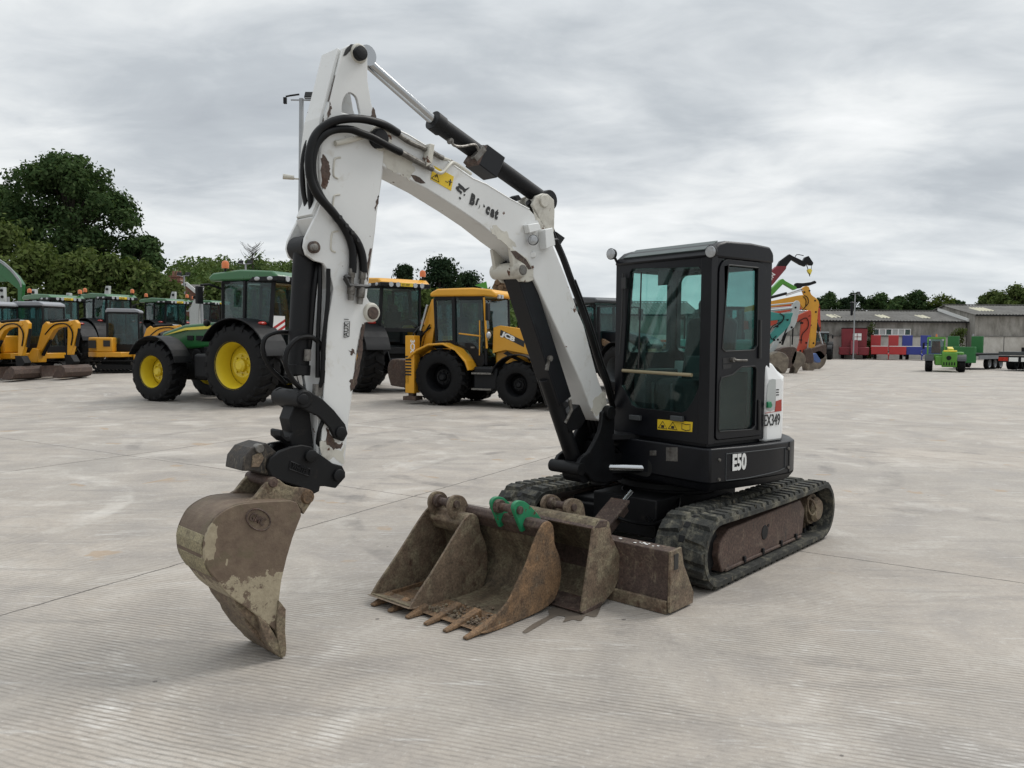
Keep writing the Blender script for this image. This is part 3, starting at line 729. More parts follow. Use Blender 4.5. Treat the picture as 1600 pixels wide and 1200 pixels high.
# arm cylinder
r0, r1, e = tq([(566, 90), (684, 193), (851, 314)])
d = (e - r0).normalized()
ac = MB(LB); st0 = tq([(679, 190)])[0]; ac.cyl(st0, e, .057, seg=22); ac.cyl(st0 - d * .02, st0 + d * .06, .066, seg=22); ac.cyl(e - V((0, .06, 0)), e + V((0, .06, 0)), .075, seg=20)
acy = ac.build('arm_cylinder', 'black_dull', ex, .004)
rd = MB(LB); rd.cyl(r0, st0, .033, seg=18); rd.cyl(r0 - V((0, .06, 0)), r0 + V((0, .06, 0)), .06, seg=18); rd.build('cylinder_rod', 'chrome', acy)
vb = MB(LB); vb.prism(trace([(748, 256), (762, 225), (790, 246), (777, 278)], MBm, .07), .07, -.07); vb.build('valve_cover', 'black', acy, .006)
vb = MB(LB); vb.prism(trace([(741, 250), (756, 226), (762, 228), (749, 258)], MBm, .075), .072, -.04); vb.build('cover_plate', 'rust', acy, .003)
fm = MB(LB); ft = tq([(706, 220), (709, 227), (722, 229), (742, 226), (748, 236)], .075)
fm.tube(ft, .009, 6, 4); fm.cyl(ft[0] - V((0, .03, 0)), ft[0], .018); fm.bar(tq([(740, 249)], .06)[0], tq([(755, 232)], .06)[0], .04, .04); fm.split('fitting', 'steel', acy)
# boom lamp
lp = MB(LB); lp.prism(trace([(817, 352), (834, 349), (838, 360), (820, 365)], MBm, BW), BW, BW + .05); lp.prism(trace([(841, 360), (852.5, 357), (857, 384), (842.6, 390)], MBm, BW), BW, BW + .07)
lp.cyl(*[tq([(833, 398)], o)[0] for o in (BW - .01, BW + .015)], .022, seg=12); lp.build('lamp_bracket', paint('white bracket', (.7, .71, .7), .4, var=.05), boom, .004)
c = tq([(833, 375)], BW + .06)[0]
work_lamp(c, (1, .55, 0), .036, ex, c + V((-.03, -.03, .02)), LB)
# hose along the back of the boom
h1 = MB(LB)
bk = [(822, 318, .03), (836, 332, .03), (850, 345, .04), (862, 372, .02), (876, 404, .02), (889, 440, .03), (905, 482, .0), (918, 520, .02), (932, 566, .0), (944, 600, .02), (955, 640, 0)]
h1.tube(trace3([(x + 3, y - 2, o) for x, y, o in bk], MBm, 0), .024, 10, 4)
h1.tube(trace3([(x + 6, y + 1, -.05) for x, y, o in bk], MBm, 0), .02, 10, 4)
h1.tube(trace3([(x + 8 + 8 * max(0, i - 5), y - 2, -.02) for i, (x, y, o) in enumerate(bk[5:])], MBm, 0), .016, 8, 4)
h1.split('boom_hose', 'hose', boom)
cl = MB(LB); q = trace3([(855, 377, .09), (868, 374, .05), (876, 376, 0)], MBm, 0); cl.tube(q, .012, 6); cl.build('hose_clip', 'ink', boom)
st_ = MB(LB); st_.prism(trace([(866, 362), (880, 372), (872, 384)], MBm, .02), .0, .04); st_.prism(trace([(800, 308), (806, 305), (811, 312), (804, 315)], MBm, .02), .05, -.02); st_.split('stop_block', 'black_dull', boom, .003)
# hose fittings along the boom side
hf = MB(LB)
hf.tube(trace3([(616, 206), (640, 222), (672, 236), (684, 243), (692, 247)], MBm, BW + .02), .016, 10, 4)
hf.tube(trace3([(625, 237), (652, 252), (668, 260), (676, 264)], MBm, BW + .03), .019, 10, 3)
hf.split('hose_sleeve', 'steel', boom)
hp = MB(LB); hp.tube(trace3([(676, 264, .13), (686, 270, .14), (693, 268, .14), (702, 258, .13), (707, 254, .11), (716, 258, .07), (736, 272, .06)], MBm, 0), .011, 8, 4)
hp.tube(trace3([(692, 247, .11), (705, 252, .08), (724, 264, .04)], MBm, 0), .011, 8, 4); hp.build('pipe', 'white_dirty', boom)
cp = MB(LB); cp.prism(trace([(664, 226), (671, 228), (667, 258), (658, 262), (660, 246)], MBm, BW), BW, BW + .055); cp.build('pipe_clamp', 'white_dirty', boom, .005)
# yellow label
dec('warning_sticker', 'yellow_label', [(677, 258.5), (709, 276), (704.5, 298), (672.5, 280)], BW + .001, MBm, LB, .002, boom)
pg = MB(LB)
pg.tube(trace3([(674, 278), (686, 284.5), (683, 272), (674, 278)], MBm, BW + .004), .0025, 4)
pg.tube(trace3([(680, 277), (682, 274), (684, 277)], MBm, BW + .004), .003, 4)
pg.tube(trace3([(704, 280.5), (702.5, 290)], MBm, BW + .004), .0045, 5); pg.tube(trace3([(701, 283), (706, 284.5)], MBm, BW + .004), .004, 5); pg.tube(trace3([(696, 283), (700, 285)], MBm, BW + .004), .0025, 4)
pg.build('pictogram', 'ink', boom)
# animal-head emblem and lettering, partly peeled
def zp(pts, ox=660.0, oy=240.0, k=.1): return [(ox + k * x, oy + k * y) for x, y in pts]
em = MB(LB)
for sh in ([(520, 540), (530, 515), (570, 505), (560, 465), (575, 462), (600, 485), (640, 520), (665, 550), (685, 545), (735, 525), (715, 555), (680, 580), (665, 605), (645, 600), (625, 565), (600, 560), (570, 530), (575, 560), (620, 600), (605, 640), (585, 615), (560, 595), (540, 575)],
           [(640, 640), (655, 630), (672, 640), (655, 665)], [(570, 685), (585, 672), (605, 700), (595, 718), (575, 705)]):
    em.prism(trace(zp(sh), MBm, BW + .001), BW + .001, BW + .003)
em.build('emblem', 'ink', boom)
def btext(body, p0, p1, size, sx, bold=.007):
    a, b_ = tq(zp([p0, p1]), BW + .002)
    t = MB(LB); t.text(body, size, frame(a, b_ - a, (0, 0, 1)), bold=bold, th=.002, sx=sx); return t
t1 = btext('B', (732, 772), (1160, 1020), .098, .72, .006)
for bd, p0 in (('c', (985, 920)), ('a', (1060, 965)), ('t', (1125, 1000))):
    t2 = btext(bd, p0, (p0[0] + 100, p0[1] + 58), .098, .72, .006); n0 = len(t1.v); t1.v += t2.v; t1.f += [tuple(i + n0 for i in f) for f in t2.f]; t1.mi += t2.mi
for sh in ([(825, 800), (850, 810), (872, 735), (890, 715), (880, 697), (858, 700)], [(880, 855), (886, 858), (900, 800), (897, 798)], [(958, 790), (980, 830), (965, 842), (952, 825)]):
    t1.prism(trace(zp(sh), MBm, BW + .001), BW + .001, BW + .003)
t1.build('maker_lettering', 'ink', boom)
ch = MB(LB)
for sh in ([(765, 768), (780, 766), (792, 771), (801, 779), (806, 783), (795, 782), (782, 778), (768, 774)], [(0, 0)]):
    if len(sh) > 2: ch.prism(trace([(420 + .2916 * (x - 765) * 1 + .2916 * 765, 50 + .2916 * y + 0) for x, y in [(760, 765), (785, 768), (810, 780), (840, 810), (815, 812), (785, 800)]], MBm, BW + .001), BW - .01, BW + .002)
ch.build('paint_chip', 'rust', boom)

gp_ = MB(LB)
for k, sh in enumerate(([(600, 222), (622, 232), (640, 248), (648, 268), (640, 282), (620, 270), (599, 258)], [(770, 352), (790, 362), (806, 384), (798, 388), (782, 375), (766, 362)], [(928, 622), (946, 612), (949, 628), (932, 652), (924, 640)], [(832, 326), (846, 346), (856, 364), (848, 362), (836, 342)])):
    gp_.prism(ragged(trace(sh, MBm, BW + .001), .012, 5, 70 + k), BW - .004, BW + .0012)
gp_.split('grimy_patch', 'white_dirty', boom)

# --- arm
AW = .105
al = [(535, 76), (525, 117), (515, 158), (507.5, 184), (503, 219), (500, 254), (503, 298), (504.6, 312), (494, 337), (483, 359), (477, 372), (475, 385), (479, 398), (491, 407), (505, 411), (515.5, 426.5), (521, 451), (516, 480), (512, 500), (508.5, 556), (507, 598), (505, 626), (503, 670), (502, 712)]
ab = [(503, 735), (536, 728)]
ar = [(537, 724), (543.5, 657.5), (550.5, 605), (557.5, 545.5), (564, 512), (572, 503), (582, 503), (590, 496), (592, 487), (588, 478), (577, 471), (572, 462), (577, 423), (585, 360), (588, 330), (595, 283), (598.5, 254), (600, 230), (597, 206), (589, 187), (580, 161), (574.5, 126), (574, 85), (566, 70), (548, 69)]
pa = trace(al + ab + ar, MBm, AW)
hole = trace(smooth2([(534, 176), (535, 160), (541, 147), (549, 145), (557, 152), (561, 168), (561, 180), (534, 176)], 3)[:-1], MBm, AW)
am = MB(LB)
for off in (AW, -AW + .022):
    t = MB(LB @ T(0, off, 0) @ XZ); t.plate(pa, [hole], .022, Matrix()); n0 = len(am.v); am.v += t.v; am.f += [tuple(i + n0 for i in f) for f in t.f]; am.mi += t.mi
lead = trace(al[:9], MBm, AW); back = trace(ar[13:18][::-1], MBm, AW)
inL = trace([(521, 451), (512, 500), (508.5, 556), (507, 598), (505, 626), (502, 712)], MBm, AW)
am.strip(lead, .02, AW - .021, -AW + .021); am.strip([p for p in trace(ar[:5] + [(572, 462)] + ar[12:17], MBm, AW)][::-1], -.02, AW - .021, -AW + .021)
am.strip(inL, .02, AW - .021, -AW + .021); am.strip(trace([(494, 337), (510, 380), (521, 451)], MBm, AW), .02, AW - .021, -AW + .021)
arm = am.build('arm', 'white', ex, .005)
def boss(px, r, y0, y1, mat, par, name='pin', seg=20, Mw=MBm, L=LB):
    q = trace([px], Mw, y1)[0]; b = MB(L); b.lathe([(0, r), (.94, r), (1, r * .85)], (q[0], y0, q[1]), (q[0], y1, q[1]), seg); return b.build(name, mat, par, .003)
boss((564, 82), .055, -.13, .13, 'white_dirty', arm, 'pin_boss'); boss((566, 82), .04, .12, .16, 'black_dull', arm)
boss((597, 215), .058, -.15, .16, 'black_dull', arm)
boss((597, 215), .075, .09, .125, 'white_dirty', arm, 'pin_boss')
boss((493, 386), .034, .10, .135, 'rust', arm); boss((493, 386), .02, .13, .16, 'steel', arm)
boss((583, 488), .058, -.13, .125, 'white_dirty', arm, 'pin_boss'); boss((584, 489), .038, .12, .135, 'rust', arm)
# recesses down the arm and the welded rib
rc = MB(LB)
for x, y in ((522, 246), (521, 304), (518, 361)):
    rc.tube(trace3([(x + 10, y), (x + 3, y + 1), (x, y + 6), (x - 1, y + 28), (x + 6, y + 33)], MBm, AW + .001), .006, 6, 3)
rc.split('recess_edge', 'white_dirty', arm)
hb = MB(LB); hb.tube(trace3([(524, 224, .12), (548, 219, .12), (578, 210, .13)], MBm, 0), .016, 10); hb.build('hose_guide', 'white_dirty', arm)
ch = MB(LB)
for sh in ([(505, 240), (508, 243), (514, 252), (516, 262), (515, 275), (512, 285), (508, 296), (504, 296), (503, 270), (501, 252)],
           [(512, 182), (515, 160), (518, 166), (517, 178), (512, 186)], [(588, 330), (592, 306), (590, 306), (586, 325)], [(574, 441), (581, 388), (577, 388), (573, 420)],
           [(571, 504), (566, 508), (561, 540), (556, 574), (551, 600), (557, 603), (560, 590), (564, 560)], [(546, 548), (552, 546), (554, 552), (549, 556)], [(547, 595), (553, 588), (555, 602), (549, 612)],
           [(579, 185), (590, 190), (588, 178), (582, 166)], [(509, 668), (514, 672), (522, 690), (530, 694), (536, 692), (533, 700), (520, 702), (511, 694)]):
    ch.prism(ragged(trace(sh, MBm, AW + .001), .007, 4, int(sh[0][1])), AW - .005, AW + .0015)
ch.build('paint_chip', 'rust', arm)
ch = MB(LB); ch.prism(ragged(trace([(500, 690), (508, 688), (520, 702), (533, 705), (538, 695), (537, 724), (530, 722), (520, 714), (510, 722), (502, 728)], MBm, AW + .001), .006, 4, 9), AW - .005, AW + .0012); ch.build('grimy_patch', 'white_dirty', arm)
# bare edges and the slot in the front plate
fe = MB(LB)
for off in (AW - .012, -AW + .006):
    q = trace(al[:6], MBm, AW); 
    for i in range(5):
        if (i + (off > 0)) % 2: continue
        (a0, c0_), (a1, c1_) = q[i], q[i + 1]
        fe.add([(a0 + .0022, off, c0_), (a0 + .0022, off + .007, c0_), (a1 + .0022, off + .009, c1_), (a1 + .0022, off - .003, c1_)], [(0, 1, 2, 3)])
fe.build('worn_edge', 'rust', arm)
q0, q1 = trace([(530, 100), (517, 150)], MBm, AW); sl = MB(LB); d_ = V((q1[0] - q0[0], 0, q1[1] - q0[1])); n_ = V((-d_.z, 0, d_.x)).normalized(); n_ = n_ if n_.x > 0 else -n_
o_ = V((q0[0], 0, q0[1])) + n_ * .004; u_ = d_.normalized(); L_ = d_.length
loop = [(L_ * .5 + (L_ * .5) * math.cos(t), .045 * math.sin(t)) for t in [i * PI / 10 for i in range(20)]]
sl.add([o_ + u_ * a_ + V((0, b__, 0)) for a_, b__ in loop], [tuple(range(20))]); sl.build('front_slot', 'dark', arm)
dec('black_cap', 'ink', [(558, 70), (548, 69), (540, 77), (536, 88), (541, 86), (550, 76)], AW + .0015, MBm, LB, .002, arm)
a, b_ = tq([(544, 526), (544.5, 503)], AW + .004)
t = MB(LB); t.text('AUX 1', .045, frame(a, b_ - a, (1, 0, 0)), th=.002, sx=.85); t.tube(trace3([(537.5, 527), (545.5, 526), (546.5, 502), (538.5, 503), (537.5, 527)], MBm, AW + .003), .002, 4); t.build('label_lettering', 'ink', arm)
# bucket cylinder
c0, c1, c2 = tq([(476, 388), (465, 586), (471, 622)], .0)
bk = MB(LB); bk.cyl(c0, c1, .062, seg=24); bk.cyl(c0 - V((0, .08, 0)), c0 + V((0, .08, 0)), .07, seg=20); bk.cyl(c1 + (c0 - c1).normalized() * .06, c1, .07, seg=24)
bcy2 = bk.build('bucket_cylinder', 'black_dull', ex, .004)
rd = MB(LB); rd.cyl(c1, c2, .036, seg=16); rd.build('cylinder_rod', 'chrome', bcy2)
hz = MB(LB)
hz.tube(trace3([(496, 405, .03), (492, 440, .06), (488, 480, .06), (484, 530, .05), (482, 545, .04)], MBm, 0), .017, 8, 4)
hz.tube(trace3([(499, 405, .05), (500, 450, .09), (497, 520, .09), (496, 590, .09)], MBm, 0), .013, 8, 4)
hz.tube(trace3([(513, 420, .11), (512, 470, .115), (506, 530, .115), (503, 590, .1), (499, 605, .09)], MBm, 0), .013, 8, 4)
hz.tube(trace3([(447, 600), (434, 587), (421, 573), (411, 550), (414, 529), (430, 520), (449, 519)], MBm, -.05), .013, 8, 5)
hz.tube(trace3([(475, 610), (461, 598), (452, 584), (446, 566), (450, 545), (466, 529), (487, 527), (502, 541), (507, 565), (504, 598)], MBm, .09), .015, 8, 5)
hz.tube(trace3([(508, 650, .1), (498, 676, .1), (496, 705, .06)], MBm, 0), .012, 8, 3); hz.tube(trace3([(444, 695, -.05), (425, 697, 0), (415, 715, 0)], MBm, 0), .014, 8, 3)
hz.split('bucket_hose', 'hose', arm)
ft = MB(LB)
for x, y in ((481, 552), (494, 606), (500, 606)):
    ft.tube(trace3([(x, y - 6), (x - 1, y + 12)], MBm, .08), .02, 10)
ft.split('fitting', 'steel', arm)
# auxiliary hoses
hz = MB(LB)
hz.tube(trace3([(622, 208, .12), (608, 199, .14), (595, 193, .16), (577, 188, .17), (560, 185.6, .17), (545, 185.5, .17), (531, 187, .16), (518, 191, .15), (507.5, 197, .14), (497, 206, .13), (489, 219, .13), (483.5, 240, .13), (483, 262, .13), (486, 281, .13), (496, 304, .14), (516, 327, .14), (539.6, 356, .13), (557, 376.6, .13), (566, 400, .13), (568, 426, .13)], MBm, 0), .024, 12, 4)
hz.tube(trace3([(626, 238, .13), (608, 229, .15), (595, 222, .16), (580, 214, .16), (566, 209, .16), (551, 203, .16), (536.6, 201.6, .15), (522, 203, .14), (509, 209, .14), (496, 223, .13), (490, 240, .13), (488, 260, .13), (491, 284, .13), (504.6, 312.4, .14), (522, 333, .14), (542.5, 365, .13), (551, 392, .13), (551, 426, .13)], MBm, 0), .022, 12, 4)
hz.tube(trace3([(507.5, 184, .02), (498, 194, 0), (490, 207.5, -.02), (480, 228, -.04), (475, 250, -.05), (474, 275, -.05), (475.4, 298, -.05), (480, 322, -.04), (486, 356, .0)], MBm, 0), .02, 10, 4)
hz.tube(trace3([(489, 230, .05), (483.5, 270, .03), (485, 310, .03), (490, 350, .04)], MBm, 0), .017, 10, 4)
hz.split('auxiliary_hose', 'hose', arm)
tie = MB(LB)
for x, y in ((528, 340), (538, 353), (547, 364), (556, 376)):
    a = tq([(x, y)], .135)[0]; tie.cyl(a - V((0, .028, 0)), a + V((0, .03, 0)), .012, seg=8)
tie.split('cable_tie', 'ink', arm)
ft = MB(LB)
for p0, p1, r in (((550, 420), (548, 469), .018), ((567, 422), (562, 475), .019)):
    a, b_ = tq([p0, p1], .13); ft.lathe([(0, r), (.25, r * 1.1), (.3, r * .8), (.5, r * .85), (.52, r * 1.3), (.8, r * 1.3), (.82, r), (1, r * .9)], a, b_, 12)
ft.split('quick_coupling', 'steel', arm)
ft = MB(LB); ft.tube(trace3([(539, 434), (545, 446), (574, 448)], MBm, .14), .014, 6); ft.tube(trace3([(539, 434), (541, 432), (548, 433)], MBm, .13), .014, 6); ft.split('coupling_bracket', 'ink', arm)

# --- bucket linkage, quick hitch, bucket
lk_ = trace([(466.5, 612), (474, 608), (484, 611), (505, 624), (522.5, 641), (540, 663), (544, 678), (537, 690), (524, 685.5), (515.5, 668), (498, 650.5), (477, 641), (466.5, 633)], MBm, .135)
lm = MB(LB); lm.prism(lk_, .135, .108); lm.prism(lk_, -.135, -.108)
q = trace([(475, 624)], MBm, .135)[0]; lm.cyl((q[0], -.15, q[1]), (q[0], .145, q[1]), .05, seg=20)
link = lm.build('side_link', 'dark', ex, .006)
boss((475, 624), .03, .13, .16, 'black_dull', link); boss((534, 676), .034, .12, .15, 'black_dull', link)
hk = trace([(462, 624), (482, 634), (489, 700), (488, 716), (474, 716), (456, 705), (452, 690), (447, 691), (437, 682), (437, 673), (441, 671), (444, 682), (451, 684), (456, 676), (451, 655)], MBm, .05)
hm = MB(LB); hm.prism(hk, .06, -.06); hm.build('bucket_link', 'dark', ex, .006)
co_ = trace([(422.5, 716), (438, 705), (455, 698), (472, 695), (487, 698), (497, 708), (505, 713), (520, 724), (535, 728), (540, 738), (540, 746), (525, 763), (508, 760), (500.5, 760), (499, 768), (491, 772), (480, 766), (466, 760), (440, 752), (424, 744), (418, 730)], MBm, .125)
qh = MB(LB); qh.prism(co_, .125, .095); qh.prism(co_, -.125, -.095)
qh.prism(trace([(424, 722), (470, 708), (500, 740), (495, 765), (440, 750), (420, 740)], MBm, .1), .1, -.1)
hitch = qh.build('quick_hitch', 'dark', ex, .006)
qh = MB(LB); qh.prism(trace([(393, 700), (416, 692), (432, 706), (428, 722), (421, 744), (396, 736), (378, 736), (381, 716)], MBm, .09), .09, -.11)
qh.build('hitch_latch', paint('brown hitch latch', (.03, .025, .021), .65, var=.4, scale=9, dirt=((.12, .095, .07), .45, 12), bump=.3), hitch, .006)
boss((407, 701), .025, .06, .105, 'steel', hitch); boss((487.5, 713), .036, .11, .15, 'dark', hitch); boss((531, 743), .036, .11, .145, 'black_dull', hitch)
gt = MB(LB); gt.prism(trace([(395, 712), (408, 706), (413, 716), (405, 730), (393, 730)], MBm, .095), .088, .096); gt.build('worn_face', 'grey_rust', hitch, .003)
fr_ = MB(LB); fr_.tube(trace3([(453.5, 721), (484, 733), (482.5, 744), (452, 733), (453.5, 721)], MBm, .126), .005, 6); 
a, b_ = tq([(454.5, 731), (482, 742)], .127); fr_.text('WHITES', .042, frame(a, b_ - a, (0, 0, 1)), th=.004, sx=.7, bold=.001); fr_.build('maker_lettering', 'black_dull', hitch)

def bucket_mat(name):
    m, nt, out = new_mat(name)
    tc = nd(nt, 'ShaderNodeTexCoord').outputs['Object']; b = nd(nt, 'ShaderNodeBsdfPrincipled'); lk(nt, b.outputs[0], out.inputs[0])
    n1 = nz(nt, tc, 4.5, 8, 0.62); n2 = nz(nt, tc, 14, 8, 0.65); sx = nd(nt, 'ShaderNodeSeparateXYZ'); lk(nt, tc, sx.inputs[0])
    base = mix(nt, ramp(nt, n2, [(.3, 0.), (.7, 1.)]), (.095, .063, .044), (.16, .118, .08))
    base = mix(nt, ramp(nt, n1, [(.55, 0.), (.62, .85)]), base, (.115, .09, .055))
    # a splash of dried clay low on the plate, with a ragged upper edge
    h = mth(nt, 'ADD', sx.outputs[2], mth(nt, 'MULTIPLY', mth(nt, 'SUBTRACT', nz(nt, tc, 7, 8, .7), .5), .42))
    band = mth(nt, 'MULTIPLY', ramp(nt, h, [(.2, 0.), (.215, 1.)]), ramp(nt, h, [(.475, 1.), (.485, 0.)]))
    band = mth(nt, 'MULTIPLY', band, ramp(nt, nz(nt, tc, 16, 7, .7), [(.40, 0.), (.46, 1.)]))
    clay = mix(nt, nz(nt, tc, 22, 8, .75), (.17, .135, .085), (.47, .41, .29))
    c = mix(nt, mth(nt, 'MULTIPLY', band, .95), base, clay)
    sc = ramp(nt, nz(nt, mapping(nt, tc, (7, 7, 3.2), rot=(0, .5, 0)), 1.0, 4, .55), [(.665, 0.), (.675, .9)])
    c = mix(nt, sc, c, clay)
    lk(nt, c, b.inputs['Base Color']); b.inputs['Roughness'].default_value = .72
    bp = nd(nt, 'ShaderNodeBump'); bp.inputs['Strength'].default_value = .3; bp.inputs['Distance'].default_value = .01
    lk(nt, mth(nt, 'ADD', nz(nt, tc, 50, 6), band), bp.inputs['Height']); lk(nt, bp.outputs[0], b.inputs['Normal']); return m
M['bucket'] = bucket_mat('muddy bucket steel')
M['clay'] = paint('dried clay', (.25, .215, .13), .8, var=.3, scale=9, dirt=((.11, .085, .06), .4, 10), bump=.3)
BKW = .21
sp = [(470, 797), (464, 785), (455, 782), (425, 783), (396.5, 785), (367, 790), (340, 806), (326.6, 826), (318.5, 852), (322, 884), (341, 910), (357.5, 930), (390, 953), (415, 973), (430, 985)]
se = [(436, 940), (440, 907), (448.5, 871), (458, 839), (471, 806)]
pp = trace(sp[:2], MBm, BKW) + smooth2(trace(sp[2:], MBm, BKW), 4) + trace(se, MBm, BKW)
BKF = .13
bb = MB(LB); bb.prism(pp, BKW, BKW - .022); bb.prism(pp, -BKF, -BKF + .022)
sh = trace(sp[2:] + [(441, 1024)], MBm, BKW)
sh = smooth2(sh[:2], 1)[:-1] + smooth2(sh[1:-1], 4) + sh[-1:]
bb.strip(sh, -.02, BKW - .003, -BKF + .003)
bucket = bb.build('bucket', 'bucket', ex, .005)
lp = MB(LB)
lp.prism(trace([(402, 962), (418, 974), (434, 1000), (444, 1021), (440, 1029), (428, 1020), (414, 1000)], MBm, BKW), BKW + .006, -BKF - .006)
lp.prism(trace([(436, 938), (441, 944), (447, 952), (446, 985), (448, 1015), (446, 1026), (440, 1028), (434, 1000), (432, 975)], MBm, BKW + .012), BKW + .012, BKW - .02)
lp.prism(trace([(436, 938), (441, 944), (447, 952), (446, 985), (448, 1015), (446, 1026), (440, 1028), (434, 1000), (432, 975)], MBm, BKW + .012), -BKF - .012, -BKF + .02)
lp.prism(trace([(370, 939), (392, 954), (420, 978), (436, 1010), (441, 1028), (428, 1010), (405, 985), (384, 962), (374, 948)], MBm, BKW), BKW - .03, -BKF + .0)
lp.prism(trace([(384, 953), (400, 966), (420, 985), (442, 1029), (430, 1021), (406, 996), (392, 976)], MBm, BKW), BKW - .06, -BKF - .004)
lp.build('cutting_edge', 'grey_rust', bucket, .004)
ea = trace([(383.5, 786), (400, 776), (412, 760), (422, 750), (429, 747), (436, 749), (446, 757), (458, 761), (474, 762), (484, 765), (491, 773), (489, 782), (474.5, 804), (470, 796), (464, 786)], MBm, .13)
em = MB(LB); em.prism(ea, .13, .1); em.prism(ea, -.13, -.1); em.build('bucket_ear', 'grey_rust', bucket, .005)
boss((428, 754), .03, -.14, .14, 'rust', bucket); boss((482.5, 777), .042, -.14, .145, 'orange_rust', bucket)
wp = MB(LB)
for a, b_ in (((.42, .30), 0), ((.58, .45), 0)): pass
wp.strip(trace([(323, 838), (318.5, 852), (320, 868)], MBm, BKW), .008, .195, -.115); wp.strip(trace([(321, 874), (326, 889), (335, 902)], MBm, BKW), .008, .195, -.115); wp.split('wear_strip', 'clay', bucket, .003)
lg = MB(LB); c = tq([(404, 812)], BKW + .002)[0]; u1, u2 = tq([(412, 818)], BKW + .002)[0] - c, V((0, 0, 1))
lg.tube([c + V((-.075 * math.cos(t) * .8 - .03 * math.sin(t), 0, -.045 * math.cos(t) + .04 * math.sin(t))) for t in [i * PI / 12 for i in range(25)]], .005, 5)
lg.text('GMC', .058, frame(c + V((.058, .0, .012)), (-.85, 0, -.5), (0, 0, 1)), th=.005, sx=.75, bold=.001); lg.build('cast_lettering', 'rust', bucket)

# ------------------------------------------------------------------ the three loose buckets
def loose_bucket(label, y_near, width, plate_px, shell_px, lip_px, ear_px, ear_y, mats, teeth=None, ear_mat=None, low=False, rnd_=True):
    Mb = ML @ T(0, y_near, 0)
    side_ = trace(plate_px, Mb, 0)
    if rnd_: side_ = side_[:1] + smooth2(side_[1:], 3)
    t = thing('digger_bucket', label, 'bucket', EX_LOC + rotz(EX_RZ) @ V((2.2, y_near - width / 2, 0)), EX_RZ, 'loose digger buckets set down before the blade')
    L = T(-2.2, width / 2, 0)
    zmin = min(p[1] for p in side_)
    for s0, s1, m_ in ((0, -.016, mats[0]), (-width + .016, -width, mats[2])):
        b = MB(L); b.prism(side_ if not (low and s1 < -.1) else [(p[0], min(p[1], zmin + .05)) for p in side_], s0, s1); b.build('side_plate', m_, t, .004, weld=not (low and s1 < -.1))
    shl = smooth2(trace(shell_px, Mb, 0), 3)
    b = MB(L); b.strip(shl, .014, -.012, -width + .012); b.build('shell', mats[1], t, .003)
    lp_ = trace(lip_px, Mb, 0); b = MB(L); b.prism(lp_, .004, -width - .004); b.build('lip', mats[2], t, .004)
    ez = trace(ear_px, Mb, 0); ez = smooth2(ez + ez[:1], 4)[:-1]
    for y in ear_y:
        b = MB(L); b.prism(ez, y + .013, y - .013); e = b.build('ear', ear_mat or mats[0], t, .004)
    cx = sum(p[0] for p in ez) / len(ez); top_ = max(p[1] for p in ez)
    b = MB(L); pz = (max(ez, key=lambda p: p[1])); b.cyl((pz[0], ear_y[0] + .03, pz[1] - .06), (pz[0], ear_y[-1] - .03, pz[1] - .06), .026, seg=14)
    for y in (ear_y[0] - .03, ear_y[-1] + .03): b.cyl((pz[0], y - .02, pz[1] - .06), (pz[0], y + .02, pz[1] - .06), .045, seg=14)
    b.build('pin', 'rust', t, .003)
    if teeth:
        for y in teeth:
            a = V((lp_[0][0], y, lp_[0][1] + .012)); d = V((1, 0, -.12)).normalized()
            b = MB(L); bk_ = a - d * (.16 if y > -.45 else .03); tp_ = a + d * .13
            b.hexa([bk_ + V((0, -.035, -.02)), bk_ + V((0, .035, -.02)), tp_ + V((0, .02, -.006)), tp_ + V((0, -.02, -.006)),
                    bk_ + V((0, -.03, .035)), bk_ + V((0, .03, .035)), tp_ + V((0, .018, .008)), tp_ + V((0, -.018, .008))]); b.build('tooth', 'orange_rust', t, .006)
    return t
# A: narrow bucket on the left
bA = [(640, 952), (652, 930), (683, 882), (716, 827), (731, 806), (739, 803), (747, 808), (750, 822), (752, 832), (760, 852), (762, 879), (760, 900), (754, 918), (742, 935), (730, 945), (703, 949), (660, 953)]
tA = loose_bucket('narrow grey-brown loose bucket with two rusty ears, leftmost of the row on the concrete', -.2, .40, bA,
             [(735, 806), (747, 808), (751, 826), (759, 850), (762, 879), (760, 900), (754, 918), (742, 935), (730, 945), (703, 949), (660, 951), (641, 951)],
             [(640, 952), (636, 951), (660, 946), (690, 945), (690, 949), (660, 953)],
             [(728, 815), (722, 800), (724, 786), (733, 778), (745, 780), (752, 792), (754, 812), (745, 820)], [-.14, -.33], ('grey_rust', 'inside', 'grey_rust'))
# B: toothed bucket with green ears
bB = [(757, 990), (766, 974), (794, 941), (810, 908), (823, 882), (832, 856), (841, 834), (850, 818), (858, 815), (864, 821), (866, 835), (867, 850), (874, 868), (877, 884), (877, 900), (874, 918), (868, 934), (858, 946), (836, 959), (795, 977)]
tB = loose_bucket('orange-rusted loose bucket with teeth and green ears, middle of the row', .36, .92, bB,
             [(852, 817), (864, 821), (866, 835), (867, 850), (874, 868), (877, 884), (877, 900), (874, 918), (868, 934), (858, 946), (836, 959), (795, 974), (762, 987)],
             [(757, 990), (752, 989), (775, 978), (800, 968), (803, 974), (775, 985)],
             [(846, 838), (838, 818), (832, 800), (836, 790), (846, 788), (856, 794), (874, 815), (868, 822)], [-.17, -.36], ('orange_rust', 'inside', 'orange_rust'),
             teeth=(-.035, -.205, -.375, -.545, -.715, -.885), ear_mat='ear_green', low=True)
